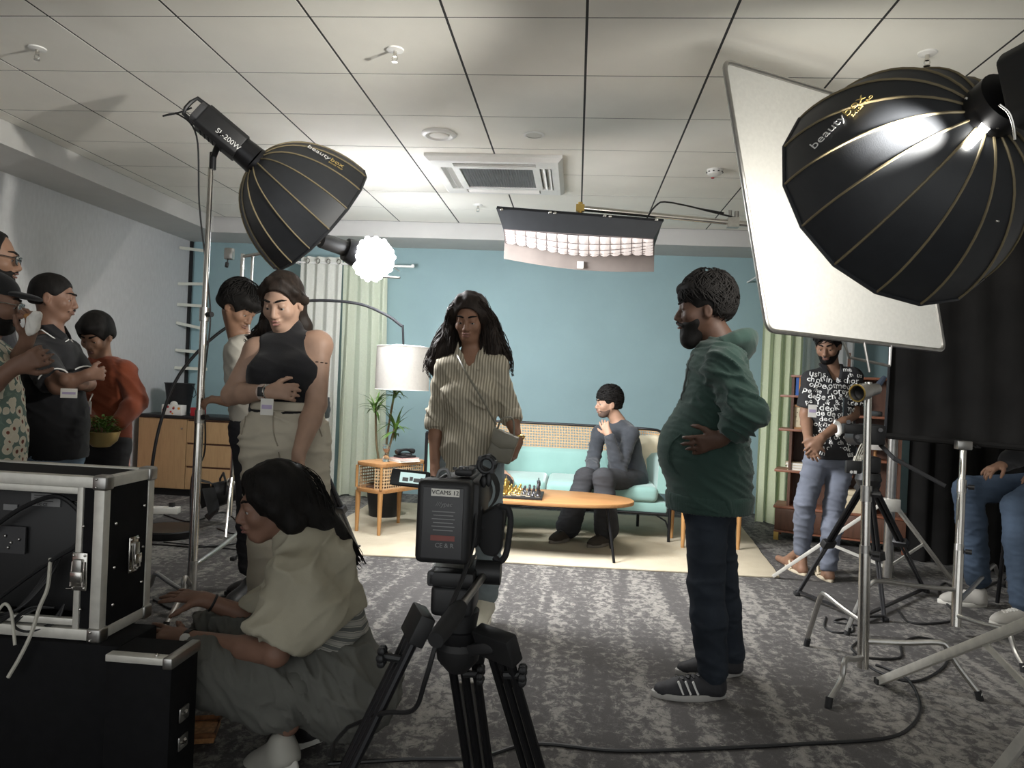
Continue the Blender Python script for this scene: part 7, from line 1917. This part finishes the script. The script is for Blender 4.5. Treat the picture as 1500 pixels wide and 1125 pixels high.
# ------------------------------------------------------------------ generic dressed figure for the others
def dressed(p, sk, top_m, leg_m, sleeve=0.75, infl=0.012, cw=0.150, ww=0.140, hw=0.150, df=0.72, drop=0.04, arm_r=(0.050, 0.046, 0.036), hem=None, amp=0.011, seed=0, leg=dict(), skin_h=0.0075, hands=(), jaw=1.0, name='shirt', lip=(0.16, 0.075, 0.06), feet=False, belly=0, wcut=True, vneck=0):
    J = p.J; S = p.grid(h=skin_h); p.torso(S, 0, cw=cw-0.012, ww=ww-0.014, hw=hw-0.012, df=df-0.05, belly=belly*0.8)
    for i in (1, 2):
        if 'w%d' % i in J: q = S.clone(); p.arm(q, i); S.union(q, 0.02)
    for i in (1, 2): q = S.clone(); p.leg(q, i, -0.004); (p.foot(q, i) if feet else None); S.union(q, 0.012)
    p.head(S, jaw=jaw)
    for h_ in hands: p.hand(S, *h_[0], **h_[1])
    sdf_obj(S, 'body', sk, p.o); p.face_parts(S, lip=lip)
    G_ = p.grid(TORSO+ARMS, 0.0085, 0.24); p.torso(G_, infl, cw=cw, ww=ww, hw=hw, df=df, sh=0.058, belly=belly)
    b_, dn = pelvis_skirt(p, G_, drop, hw, infl, df*1.05)
    for i in (1, 2):
        q = G_.clone(); p.arm(q, i, infl*0.9, arm_r[0], arm_r[1], arm_r[2], sleeve)
        if sleeve < 1: q.cut(J['s%d' % i].lerp(J['e%d' % i], sleeve), J['e%d' % i]-J['s%d' % i])
        G_.union(q, 0.016)
    G_.cut(b_+dn*0.0, dn, 0.01)
    if sleeve < 1.02:
        for i in (1, 2):
            e = J['s%d' % i].lerp(J['e%d' % i], sleeve); 
    if vneck: f_ = p.front(); n_ = J['nk']; G_.cone(n_+UP*0.07+f_*0.05, n_-UP*vneck+f_*0.14, 0.062, 0.010, 0.01, None, 'sub')
    top = sdf_obj(G_, name, top_m, p.o, folds(amp, 30, (0.4, 0.1, 1), seed))
    tr = trousers(p, leg_m, **{**dict(infl=0.006, rt=0.088, rk=0.064, ra=0.05, flare=0.004, hw=0.148, df=0.74, amp=0.007, f=34, seed=seed+2, wcut=wcut), **leg})
    return S, G_, top, tr
def hd(w_, d, n, th, curl=(0.3, 0.35, 0.4, 0.45, 0.3), **k): return ((w_, d, n, th, curl), k)

# ------------------------------------------------------------------ man in the black polo, arms folded
def polo_man():
    p = Person('person', 'man with cropped hair in a black polo shirt with folded arms', 3.76, dict(
        hd=(79, 436), nk=(76, 494), s1=(58, 524, -.13), s2=(98, 516, .14), e1=(84, 566, -.24), e2=(128, 562, .02), w1=(128, 549, -.20), w2=(94, 556, -.27),
        h1=(68, 660, -.08), h2=(92, 658, .08), k1=(75, 790, -.08), k2=(102, 786, .08), a1=(72, 905, -.08), a2=(98, 900, .1), t1=FL(100, 945), t2=FL(130, 915)), (108, 4), 1.02, base=FL(85, 930))
    J = p.J; sk = skin('brown2', (0.20, 0.11, 0.075))
    blk = knit('black_pique', (0.018, 0.018, 0.020))
    S, G_, top, tr = dressed(p, sk, blk, denim('washed_blue_denim', (0.17, 0.24, 0.33)), 0.80, 0.014, 0.155, 0.155, 0.16, 0.80, 0.05, (0.056, 0.058, 0.05), seed=41,
        hands=[hd(J['w1'], (0.45, 0.85, 0.1), (-0.6, 0.4, 0), 1, (0.5, 0.9, 0.9, 0.9, 0.9), size=0.9), hd(J['w2'], (-0.8, 0.35, 0.1), (0.1, 1, 0), 1, (0.4, 0.7, 0.7, 0.7, 0.7), size=0.9)], belly=0.09)
    Hh = p.hairgrid(0.0045); p.hair_cap(Hh, 0.005, 0.060, -0.045, 0.004); sdf_obj(Hh, 'hair', M['hair'], p.o, curls(0.0016, 6)); p.beard(None, 0.001, False, True)
    for i in (1, 2):   # white tipping on the sleeves
        s, e = J['s%d' % i], J['e%d' % i]; c = s.lerp(e, 0.79); MB().torus(c, e-s, 0.0705, 0.004, 24, 6).build('sleeve_tipping', M['print_white'], top)
    nk = J['nk']; fr = p.front(); sd = fr.cross(UP).normalized()
    for s_ in (-1, 1):
        q = nk+UP*0.02
        cl = MB().prism([q-fr*0.07+UP*0.03+sd*0.03*s_, q+sd*0.085*s_+UP*0.02, q+fr*0.075+sd*0.055*s_-UP*0.055, q+fr*0.085+sd*0.015*s_-UP*0.03, q+fr*0.03+sd*0.055*s_+UP*0.02], UP*0.02+fr*0.004).build('collar', blk, top, bevel=0.006)
        MB().tube([q-fr*0.07+UP*0.018+sd*0.045*s_, q+sd*0.098*s_+UP*0.012, q+fr*0.085+sd*0.062*s_-UP*0.06, q+fr*0.092+sd*0.012*s_-UP*0.035], 0.0035, 6).build('collar_tipping', M['print_white'], cl)
    p.badge(AT(101, 576, 3.42), (0.5, -0.85, 0.2), 0.07, 0.045)
    for i in (1, 2): p.shoe(i, M['black'], M['offwhite'], 0)
polo_man()

# ------------------------------------------------------------------ man in the rust sweater carrying a plant
def rust_man():
    p = Person('person', 'man in a rust red sweater looking down at the plant he carries', 4.32, dict(
        hd=(141, 491), nk=(148, 530, .05), s1=(124, 548, .02), s2=(181, 543, .04), e1=(118, 596, -.02), e2=(201, 588, .0), w1=(128, 622, -.22), w2=(172, 622, -.20),
        h1=(136, 648), h2=(166, 647), k1=(135, 750, -.03), k2=(166, 748, .0), a1=(134, 850, .02), a2=(164, 848, .04), t1=FL(128, 905), t2=FL(165, 903)), (4, 28), 1.0, base=FL(150, 890))
    J = p.J; sk = skin('brown3', (0.25, 0.14, 0.09))
    rust = knit('rust_wool', (0.19, 0.048, 0.022), 0.15)
    S, G_, top, tr = dressed(p, sk, rust, mat('black_cotton', (0.016, 0.016, 0.018), 0.9), 1.92, 0.014, 0.145, 0.138, 0.142, 0.74, 0.0, (0.054, 0.050, 0.038), seed=51,
        hands=[hd(J['w1'], (0.5, -0.3, -0.3), (0.6, 0, 0.5), -1, (0.3, 0.4, 0.4, 0.4, 0.4)), hd(J['w2'], (-0.6, -0.3, -0.35), (-0.6, 0, 0.5), 1, (0.3, 0.4, 0.4, 0.4, 0.4))], name='sweater')
    Hh = p.hairgrid(0.005); p.hair_cap(Hh, 0.018, 0.055, -0.045, 0.012, 0, 0.006); Hh.chain([p.H(.05, -.055, .078), p.H(.082, 0, .075), p.H(.05, .055, .078)], [.022, .026, .022], 0.02)
    sdf_obj(Hh, 'hair', M['hair'], p.o, strands(0.003, 120, 4, 0.003))
    p.badge(AT(128, 598, 4.13), (-0.2, -1, 0.1), 0.055, 0.08)
    MB().tube([AT(136, 577, 4.15), AT(131, 588, 4.13)], 0.004, 6).build('lanyard', M['paper'], p.o)
    for i in (1, 2): p.shoe(i, M['black'], M['dark_grey'], 0)
    c = AT(149, 640, 4.05)
    t = thing('potted_plant', 'small bushy plant in a golden bowl held by the rust sweater man', 'plant', c-UP*0.05)
    gold = mat('gold_glaze', (0.52, 0.38, 0.15), 0.35, 0.5)
    MB().lathe([(0.0, -0.055), (0.045, -0.055), (0.082, -0.02), (0.095, 0.03), (0.088, 0.032), (0.074, -0.012), (0, -0.02)], c, n=28).build('bowl', gold, t)
    MB().lathe([(0, 0.015), (0.086, 0.015)], c, n=20).build('soil', mat('potting_soil', (0.03, 0.02, 0.015), 0.95), t)
    rnd = random.Random(8)
    for k in range(170):
        a = rnd.uniform(0, 2*PI); e = rnd.uniform(0.0, 1.5); R = 0.105*rnd.uniform(0.45, 1.0)
        b = c+Vector((R*math.cos(a)*math.cos(e)*1.05, R*math.sin(a)*math.cos(e), 0.025+R*0.85*math.sin(e)))
        m = MB(); blade(m, b, (math.cos(a)+rnd.uniform(-.5, .5), math.sin(a)+rnd.uniform(-.5, .5), rnd.uniform(0.1, 0.9)), rnd.uniform(0.026, 0.042), 0.010, 0.8, 3)
        m.build('leaf', M['leaf_dark'], t, smooth=60)
    m = MB()
    for k in range(9): a = 2*PI*k/9; m.tube([c+Vector((0.01*math.cos(a), 0.01*math.sin(a), 0.0)), c+Vector((0.06*math.cos(a), 0.06*math.sin(a), 0.085))], 0.003, 5)
    m.build('stem', M['leaf_dark'], t)
rust_man()

# ------------------------------------------------------------------ man in cap and floral shirt, eating
def floral():
    m, nt, b = new_mat('floral_print'); tc = nd(nt, 'ShaderNodeTexCoord')
    v = nd(nt, 'ShaderNodeTexVoronoi', Scale=24.0, Randomness=0.55); nt.links.new(tc.outputs['Object'], v.inputs['Vector'])
    rp = nd(nt, 'ShaderNodeValToRGB'); ramp_set(rp, [(0.0, (0.12, 0.03, 0.02)), (0.15, (0.24, 0.08, 0.045)), (0.22, (0.62, 0.58, 0.46)), (0.50, (0.66, 0.62, 0.50)), (0.56, (0.13, 0.19, 0.16)), (0.8, (0.17, 0.24, 0.20))], 'CONSTANT')
    nt.links.new(v.outputs['Distance'], rp.inputs['Fac']); nt.links.new(rp.outputs['Color'], b.inputs['Base Color']); b.inputs['Roughness'].default_value = 0.85; return m
def cap_man():
    p = Person('person', 'bespectacled man in a black cap and floral shirt eating from a napkin', 2.92, dict(
        hd=(-12, 444), nk=(-26, 505), s1=(-22, 546, -.16), s2=(-16, 540, .18), e1=(-30, 575, -.28), e2=(-2, 575, .12), w1=(22, 537, -.24), w2=(38, 502, -.02),
        h1=(-32, 690, -.09), h2=(-24, 688, .09), k1=(-10, 850, -.09), k2=(-2, 846, .09), a1=(-14, 1000, -.09), a2=(-6, 995, .09), t1=FL(10, 1050), t2=FL(20, 1015)), (119, 6), 1.02, base=FL(-10, 1020))
    J = p.J; sk = skin('brown2', (0.20, 0.11, 0.075))
    S, G_, top, tr = dressed(p, sk, floral(), mat('black_cotton2', (0.02, 0.02, 0.022), 0.9), 0.95, 0.016, 0.15, 0.15, 0.155, 0.85, 0.08, (0.056, 0.06, 0.05), seed=61, belly=0.08,
        hands=[hd(J['w1'], (0.75, 0.1, 0.35), (0, 0.8, 0.3), -1, (0.5, 0.9, 0.9, 0.9, 0.9)), hd(J['w2'], (0.35, 0.0, 0.9), (-0.9, 0, 0.3), 1, (0.4, 0.6, 0.6, 0.6, 0.6))])
    p.beard(None, 0.005); p.glasses(S, 'steel')
    Cp = p.hairgrid(0.0055); Cp.ell(p.H(-.015, 0, .045), (.112, .09, .09), p.F, 0.01); Cp.cut(p.H(0, 0, .038), -p.F[2], .006)
    cap = sdf_obj(Cp, 'cap', knit('black_cap_twill', (0.015, 0.015, 0.016)), p.o)
    Br = SDF([p.H(.11, 0, .04)], 0.0045, 0.13); Br.ell(p.H(.09, 0, .045), (.085, .078, .018), p.F, .01); Br.cut(p.H(0.06, 0, 0), -p.F[0], .005); Br.ell(p.H(.085, 0, .030), (.085, .08, .014), p.F, .006, 'sub')
    sdf_obj(Br, 'visor', cap.data.materials[0], cap)
    for i in (1, 2): p.shoe(i, M['black'], M['black'], 0)
    c = AT(49, 474, 2.84)
    t = thing('napkin_snack', 'crumpled white paper napkin with a snack held near the cap man mouth', 'snack', c)
    S = SDF([c], 0.004, 0.09); S.ell(c, (.026, .022, .036), None, .01); S.ell(c+Vector((0.012, 0, 0.03)), (.018, .02, .02), None, .015); S.ell(c+Vector((-0.012, 0, -0.03)), (.02, .02, .02), None, .015)
    sdf_obj(S, 'napkin', M['paper'], t, lambda V: 0.006*vnoise(V, 130, 2)+0.003*vnoise(V, 300, 3))
    MB().ball(c+Vector((-0.025, 0, 0.028)), (0.016, 0.014, 0.012)).build('snack', mat('fried_snack', (0.35, 0.17, 0.06), 0.7), t)
cap_man()

# ------------------------------------------------------------------ tall bearded man in glasses
def tall_man():
    p = Person('person', 'tall bearded man with receding hair and dark glasses behind the cap man', 3.34, dict(
        hd=(-14, 376), nk=(-24, 434), s1=(-32, 462, -.15), s2=(-18, 456, .18), e1=(-40, 550, -.2), e2=(-22, 545, .2), w1=(-34, 625, -.2), w2=(-20, 620, .22),
        h1=(-30, 625, -.09), h2=(-24, 622, .09), k1=(-28, 770, -.09), k2=(-22, 766, .09), a1=(-32, 905, -.08), a2=(-24, 900, .1), t1=FL(-5, 955), t2=FL(0, 925)), (119, 4), 1.10, base=FL(-25, 935))
    J = p.J; sk = skin('brown3', (0.25, 0.14, 0.09))
    S, G_, top, tr = dressed(p, sk, knit('charcoal_jersey', (0.04, 0.04, 0.045)), denim('navy_denim', (0.03, 0.04, 0.06)), 0.85, 0.014, 0.16, 0.16, 0.16, 0.8, 0.05, seed=71, hands=[hd(J['w1'], (0.1, 0, -1), (1, 0, 0), 1), hd(J['w2'], (0.1, 0, -1), (1, 0, 0), -1)])
    p.beard(None, 0.012); p.glasses(S, 'black')
    Hh = p.hairgrid(0.005); p.hair_cap(Hh, 0.006, 0.10, -0.05, 0.0); sdf_obj(Hh, 'hair', M['hair'], p.o, curls(0.002, 6))
    for i in (1, 2): p.shoe(i, M['black'], M['black'], 0)
tall_man()

# ------------------------------------------------------------------ man behind the woman in black
def bent_man():
    p = Person('person', 'dark-haired man bending his head behind the woman in black', 4.05, dict(
        hd=(350, 449), nk=(352, 497, .04), s1=(352, 512, -.12), s2=(385, 512, .14), e1=(352, 565, -.20), e2=(395, 568, .14), w1=(333, 588, -.28), w2=(385, 600, .0),
        h1=(362, 630, -.04), h2=(388, 630, .08), k1=(366, 730, -.05), k2=(390, 730, .08), a1=(366, 830, -.04), a2=(390, 828, .1), t1=FL(355, 882), t2=FL(385, 868)), (78, 34), 1.0, base=FL(372, 870))
    J = p.J; sk = skin('brown3', (0.25, 0.14, 0.09))
    S, G_, top, tr = dressed(p, sk, mat('pale_cotton', (0.42, 0.40, 0.35), 0.9), denim('charcoal_denim', (0.03, 0.03, 0.035)), 0.85, 0.010, 0.135, 0.13, 0.135, 0.74, 0.04, seed=81,
        hands=[hd(J['w1'], (-0.8, -0.3, 0.1), (0, 0.3, -1), -1, (0.3, 0.7, 0.7, 0.7, 0.7)), hd(J['w2'], (-0.6, -0.5, -0.3), (-0.5, 0.3, -0.5), 1)])
    Hh = p.hairgrid(0.005); p.hair_cap(Hh, 0.020, 0.05, -0.05, 0.012, 0, 0.006); Hh.chain([p.H(.05, -.055, .07), p.H(.088, 0, .065), p.H(.05, .055, .07)], [.026, .03, .026], 0.02)
    sdf_obj(Hh, 'hair', M['hair'], p.o, strands(0.004, 110, 9, 0.004)); p.tufts(260, 0.022, 0.06, 0.0035, 5, None, 0.015, 0.3, 0.05)
    for i in (1, 2): p.shoe(i, M['black'], M['black'], 0)
bent_man()

# ------------------------------------------------------------------ man seated on the sofa
def seated_man():
    p = Person('person', 'curly-haired man in dark clothes seated on the sofa holding his chin', 6.45, dict(
        hd=(891, 591), nk=(908, 621, .02), s1=(924, 636, -.13), s2=(878, 634, .10), e1=(907, 690, -.28), e2=(868, 677, -.05), w1=(892, 637, -.30), w2=(869, 691, -.28),
        h1=(932, 703, -.06), h2=(912, 705, .10), k1=(884, 701, -.48), k2=(857, 700, -.34), a1=(889, 779, -.50), a2=(831, 776, -.42), t1=FL(858, 803, 0.015), t2=FL(797, 798, 0.015)), (-70, 2), 1.0, base=FL(905, 790))
    J = p.J; sk = skin('fair', (0.40, 0.24, 0.165))
    ch = knit('charcoal_jersey2', (0.045, 0.050, 0.058)); tm = mat('dark_grey_cotton', (0.042, 0.043, 0.047), 0.9, 0, 0.15, 6, 0.2, 300, 0.2)
    S, G_, top, tr = dressed(p, sk, ch, tm, 1.90, 0.012, 0.145, 0.145, 0.155, 0.76, 0.13, (0.052, 0.048, 0.036), seed=91, name='sweater', lip=(0.28, 0.12, 0.10), skin_h=0.0068,
        hands=[hd(J['w1'], (-0.42, 0.20, 0.85), (0.2, 0.9, 0.2), 1, (0.2, 0.3, 0.35, 0.4, 0.5), size=0.95), hd(J['w2'], (-0.5, -0.3, -0.75), (-0.3, -0.2, -0.6), -1, (0.4, 0.6, 0.6, 0.6, 0.6), size=0.95)], leg=dict(rk=0.078, ra=0.075, flare=0.02, infl=0.006, upto=1.93), wcut=False)
    Hh = p.hairgrid(0.005); p.hair_cap(Hh, 0.008, 0.066, -0.045, 0.012, 0, 0.002); Hh.chain([p.H(.04, -.05, .095), p.H(.068, 0, .095), p.H(.04, .05, .095)], [.018, .022, .018], 0.02)
    sdf_obj(Hh, 'hair', M['hair'], p.o, curls(0.006, 12)); p.tufts(330, 0.016, 0.035, 0.0052, 7, None, 0.028, 1.8, 0.06)
    p.beard(mat('stubble', (0.09, 0.055, 0.04), 0.8), 0.0008, True, True, dens=0.0005)
    br = mat('brown_suede', (0.055, 0.045, 0.035), 0.8); so = mat('taupe_sole', (0.22, 0.20, 0.17), 0.8)
    for i in (1, 2): p.shoe(i, br, so, 0.014, 0.275, 0.048, 0.10, lace=M['black'])
    wd = (J['w2']-J['e2']).normalized()
    MB().cyl(J['w2']-wd*0.06, J['w2']-wd*0.012, 0.042, 0.036, 18).build('cuff', mat('olive_check_cuff', (0.20, 0.19, 0.12), 0.9, 0, 0.4, 60), p.o)
    c = J['w2']+Vector((-0.05, -0.05, -0.07)); t = thing('mobile_phone', 'black mobile phone held over the knee of the seated man', 'phone', c)
    R = Matrix.Rotation(0.7, 3, 'Y') @ Matrix.Rotation(0.5, 3, 'Z')
    MB().box(c, (0.012, 0.07, 0.15), R).build('body', M['black'], t, bevel=0.004); MB().box(c+R @ Vector((-0.0065, 0, 0)), (0.001, 0.062, 0.14), R).build('screen', M['dark_grey'], t)
seated_man()

# ------------------------------------------------------------------ second sofa sitter, hidden behind the walking woman
def hidden_sitter():
    p = Person('person', 'person in black seated on the sofa mostly hidden behind the striped shirt woman', 6.50, dict(
        hd=(690, 585), nk=(688, 620, .02), s1=(668, 638, .0), s2=(712, 637, .0), e1=(668, 690, -.1), e2=(722, 685, -.12), w1=(690, 700, -.32), w2=(733, 690, -.34),
        h1=(678, 705), h2=(708, 705), k1=(695, 705, -.46), k2=(738, 708, -.46), a1=(690, 776, -.42), a2=(728, 778, -.44), t1=FL(690, 800, 0.015), t2=FL(735, 800, 0.015)), (20, 8), 1.0, base=FL(700, 790))
    J = p.J; bk = mat('black_wool', (0.015, 0.015, 0.017), 0.9)
    S, G_, top, tr = dressed(p, skin('fair', (0.40, 0.24, 0.165)), bk, bk, 1.9, 0.012, drop=0.12, seed=95, name='sweater',
        hands=[hd(J['w1'], (0.6, -0.5, -0.3), (0, 0, -1), -1), hd(J['w2'], (0.7, -0.5, -0.45), (-0.2, 0.2, -1), 1, (0.3, 0.5, 0.5, 0.5, 0.5), size=1.1)], wcut=False)
    Hh = p.hairgrid(0.006); p.hair_cap(Hh, 0.014, 0.06, -0.045, 0.01); sdf_obj(Hh, 'hair', M['hair'], p.o, strands(0.003, 110, 3))
    for i in (1, 2): p.shoe(i, M['black'], M['black'], 0.014)
hidden_sitter()

# ------------------------------------------------------------------ man in the lettered shirt by the bookshelf
def glyph(txt):
    cu = bpy.data.curves.new('glyph', 'FONT'); cu.body = txt; cu.size = 1.0; cu.align_x = 'CENTER'; cu.align_y = 'CENTER'; cu.resolution_u = 2; cu.offset = 0.012
    o = bpy.data.objects.new('glyph', cu); COL.objects.link(o); dg = bpy.context.evaluated_depsgraph_get()
    me = bpy.data.meshes.new_from_object(o.evaluated_get(dg)); bpy.data.objects.remove(o); bpy.data.curves.remove(cu)
    V = [v.co.copy() for v in me.vertices]; Fc = [tuple(f.vertices) for f in me.polygons]; bpy.data.meshes.remove(me)
    return V, Fc
def print_letters(p, G_, top, x0, x1, z0, z1, y0, mm, size=0.05, seed=1):
    rnd = random.Random(seed); gl = [glyph(x) for x in ('pe', 'on', 'un', 'de', 'or', '&', 'me', 'ch', 'us', 'in', 'Y', 'ok', 'ey', 'ns')]
    m = MB(); z = z0; row = 0
    while z < z1:
        x = x0+(row % 2)*0.02
        while x < x1:
            V, Fc = rnd.choice(gl); sz = size*rnd.uniform(0.8, 1.25); a = rnd.uniform(-0.35, 0.35)*(2 if rnd.random() < 0.2 else 1); ca, sa = math.cos(a), math.sin(a); out = []; ok = True
            for v in V:
                px = x+(v.x*ca-v.y*sa)*sz; pz = z+(v.x*sa+v.y*ca)*sz
                h_ = G_.hit(Vector((px, y0, pz)), (0, 1, 0), 0.5)
                if h_.y > y0+0.49: ok = False; break
                out.append(h_+Vector((0, -0.0045, 0)))
            if ok and max(o_.y for o_ in out)-min(o_.y for o_ in out) < 0.05: m.add(out, Fc)
            x += size*rnd.uniform(1.05, 1.3)
        z += size*0.74; row += 1
    o = m.build('printed_lettering', mm, top, smooth=0); o['kind'] = 'stuff'
    return o
def letter_man():
    p = Person('person', 'bearded man in a black and white lettered shirt and flip-flops by the bookshelf', 5.42, dict(
        hd=(1213, 505), nk=(1216, 543, .04), s1=(1189, 557), s2=(1248, 553, .02), e1=(1180, 607, .02), e2=(1250, 606, -.02), w1=(1184, 645, -.18), w2=(1204, 641, -.20),
        h1=(1200, 665), h2=(1234, 663), k1=(1180, 733, -.10), k2=(1222, 738, -.08), a1=(1174, 806, .02), a2=(1213, 830, -.12), t1=FL(1140, 822), t2=FL(1207, 846)), (-30, 24), 1.0, base=FL(1200, 836))
    J = p.J; sk = skin('brown3', (0.25, 0.14, 0.09))
    LP = mat('black_viscose', (0.018, 0.018, 0.02), 0.85)
    S, G_, top, tr = dressed(p, sk, LP, denim('grey_blue_denim', (0.15, 0.165, 0.205)), 0.80, 0.014, 0.148, 0.142, 0.148, 0.74, 0.045, (0.054, 0.056, 0.05), seed=101, amp=0.0022, vneck=0.12,
        hands=[hd(J['w1'], (0.25, -0.15, -0.95), (0.5, 0.8, 0.2), 1, (0.3, 0.3, 0.3, 0.35, 0.4)), hd(J['w2'], (-0.5, -0.1, -0.75), (-0.2, 0.9, -0.2), -1, (0.3, 0.3, 0.3, 0.35, 0.4))], leg=dict(rk=0.062, ra=0.046, upto=1.97, amp=0.009), feet=True)
    Hh = p.hairgrid(0.005); p.hair_cap(Hh, 0.014, 0.06, -0.045, 0.015); sdf_obj(Hh, 'hair', M['hair'], p.o, curls(0.003, 2)); p.tufts(200, 0.016, 0.05, 0.004, 9, None, 0.02, 0.5); p.beard(None, 0.005)
    pel = (J['h1']+J['h2'])/2; print_letters(p, G_, top, pel.x-0.36, pel.x+0.36, pel.z-0.03, J['nk'].z+0.02, p.Y-0.40, M['print_white'], 0.052)
    nk = J['nk']; fr = p.front(); sd = fr.cross(UP).normalized()
    for s_ in (-1, 1):
        q = nk+UP*0.02
        MB().prism([q-fr*0.05+UP*0.03+sd*0.03*s_, q+sd*0.085*s_+UP*0.02, q+fr*0.09+sd*0.075*s_-UP*0.06, q+fr*0.10+sd*0.03*s_-UP*0.085, q+fr*0.05+sd*0.05*s_+UP*0.0], UP*0.012+fr*0.004).build('collar', LP, top, bevel=0.004)
    p.badge(AT(1190, 602, 5.24), (0, -1, 0.0), 0.055, 0.085)
    ff = mat('cream_rubber', (0.60, 0.52, 0.38), 0.7)
    for i in (1, 2):
        a, t_ = J['a%d' % i], J['t%d' % i]; d = Vector((t_.x-a.x, t_.y-a.y, 0)).normalized(); sd = d.cross(UP)
        h0 = Vector((a.x, a.y, 0))-d*0.07; n = 20; out = []
        for j in range(n):
            q = 2*PI*j/n; out.append(h0+d*(0.14+0.145*math.cos(q))+sd*(0.046*math.sin(q)*(1+0.12*math.cos(q))))
        fl = MB().prism(out, UP*0.02).build('flip_flop', ff, p.o, bevel=0.004)
        tp = h0+d*0.225; 
        for s_ in (-1, 1): MB().tube(curve_pts([tp+UP*0.03, tp-d*0.04+sd*0.03*s_+UP*0.062, tp-d*0.10+sd*0.045*s_+UP*0.02], 10), 0.008, 6).build('strap', ff, fl)
letter_man()

# ------------------------------------------------------------------ seated person in jeans (cut by the picture edge)
def jeans_sitter():
    p = Person('person', 'person in dark top, blue jeans and pale shoes seated before the black drape', 4.75, dict(
        hd=(1570, 520), nk=(1560, 570), s1=(1520, 600, -.1), s2=(1580, 600, .2), e1=(1500, 660, -.15), e2=(1590, 670, .15), w1=(1470, 680, -.2), w2=(1530, 690, -.1),
        h1=(1535, 715, -.06), h2=(1545, 712, .14), k1=(1490, 742, -.14), k2=(1418, 718, .06), a1=(1500, 885, -.22), a2=(1432, 850, .12), t1=FL(1462, 916), t2=FL(1408, 886)), (-70, 10), 1.0, base=FL(1530, 880))
    J = p.J; sk = skin('brown3', (0.25, 0.14, 0.09))
    S, G_, top, tr = dressed(p, sk, knit('dark_grey_sweat', (0.035, 0.035, 0.037)), denim('mid_blue_denim', (0.06, 0.085, 0.125)), 1.85, 0.014, drop=0.10, seed=111, name='sweater',
        hands=[hd(J['w1'], (-0.8, -0.2, -0.3), (0, 0, -1), 1), hd(J['w2'], (-0.8, -0.3, -0.3), (0, 0, -1), -1)], leg=dict(rk=0.075, ra=0.058, infl=0.008), wcut=False)
    Hh = p.hairgrid(0.006); p.hair_cap(Hh, 0.012); sdf_obj(Hh, 'hair', M['hair'], p.o, curls(0.003, 2))
    for i in (1, 2): p.shoe(i, mat('pale_grey_suede', (0.42, 0.40, 0.36), 0.8), M['offwhite'], 0, lace=M['paper'])
    c = (J['h1']+J['h2'])/2; c = Vector((c.x+0.03, c.y, 0)); sz = J['h1'].z-0.115
    t = thing('folding_chair', 'black chair under the seated person in jeans', 'chair', c)
    MB().box((c.x, c.y, sz), (0.42, 0.42, 0.04)).build('seat', M['black'], t, bevel=0.012)
    MB().box((c.x+0.22, c.y, sz+0.36), (0.03, 0.42, 0.30)).build('backrest', M['black'], t, bevel=0.012)
    for sx in (-1, 1):
        for sy in (-1, 1): MB().cyl((c.x+0.17*sx, c.y+0.18*sy, sz-0.02), (c.x+0.2*sx, c.y+0.2*sy, 0), 0.012).build('leg', M['black_metal'], t)
    for sy in (-1, 1): MB().cyl((c.x+0.2, c.y+0.18*sy, sz), (c.x+0.22, c.y+0.18*sy, sz+0.3), 0.012).build('back_post', M['black_metal'], t)
jeans_sitter()
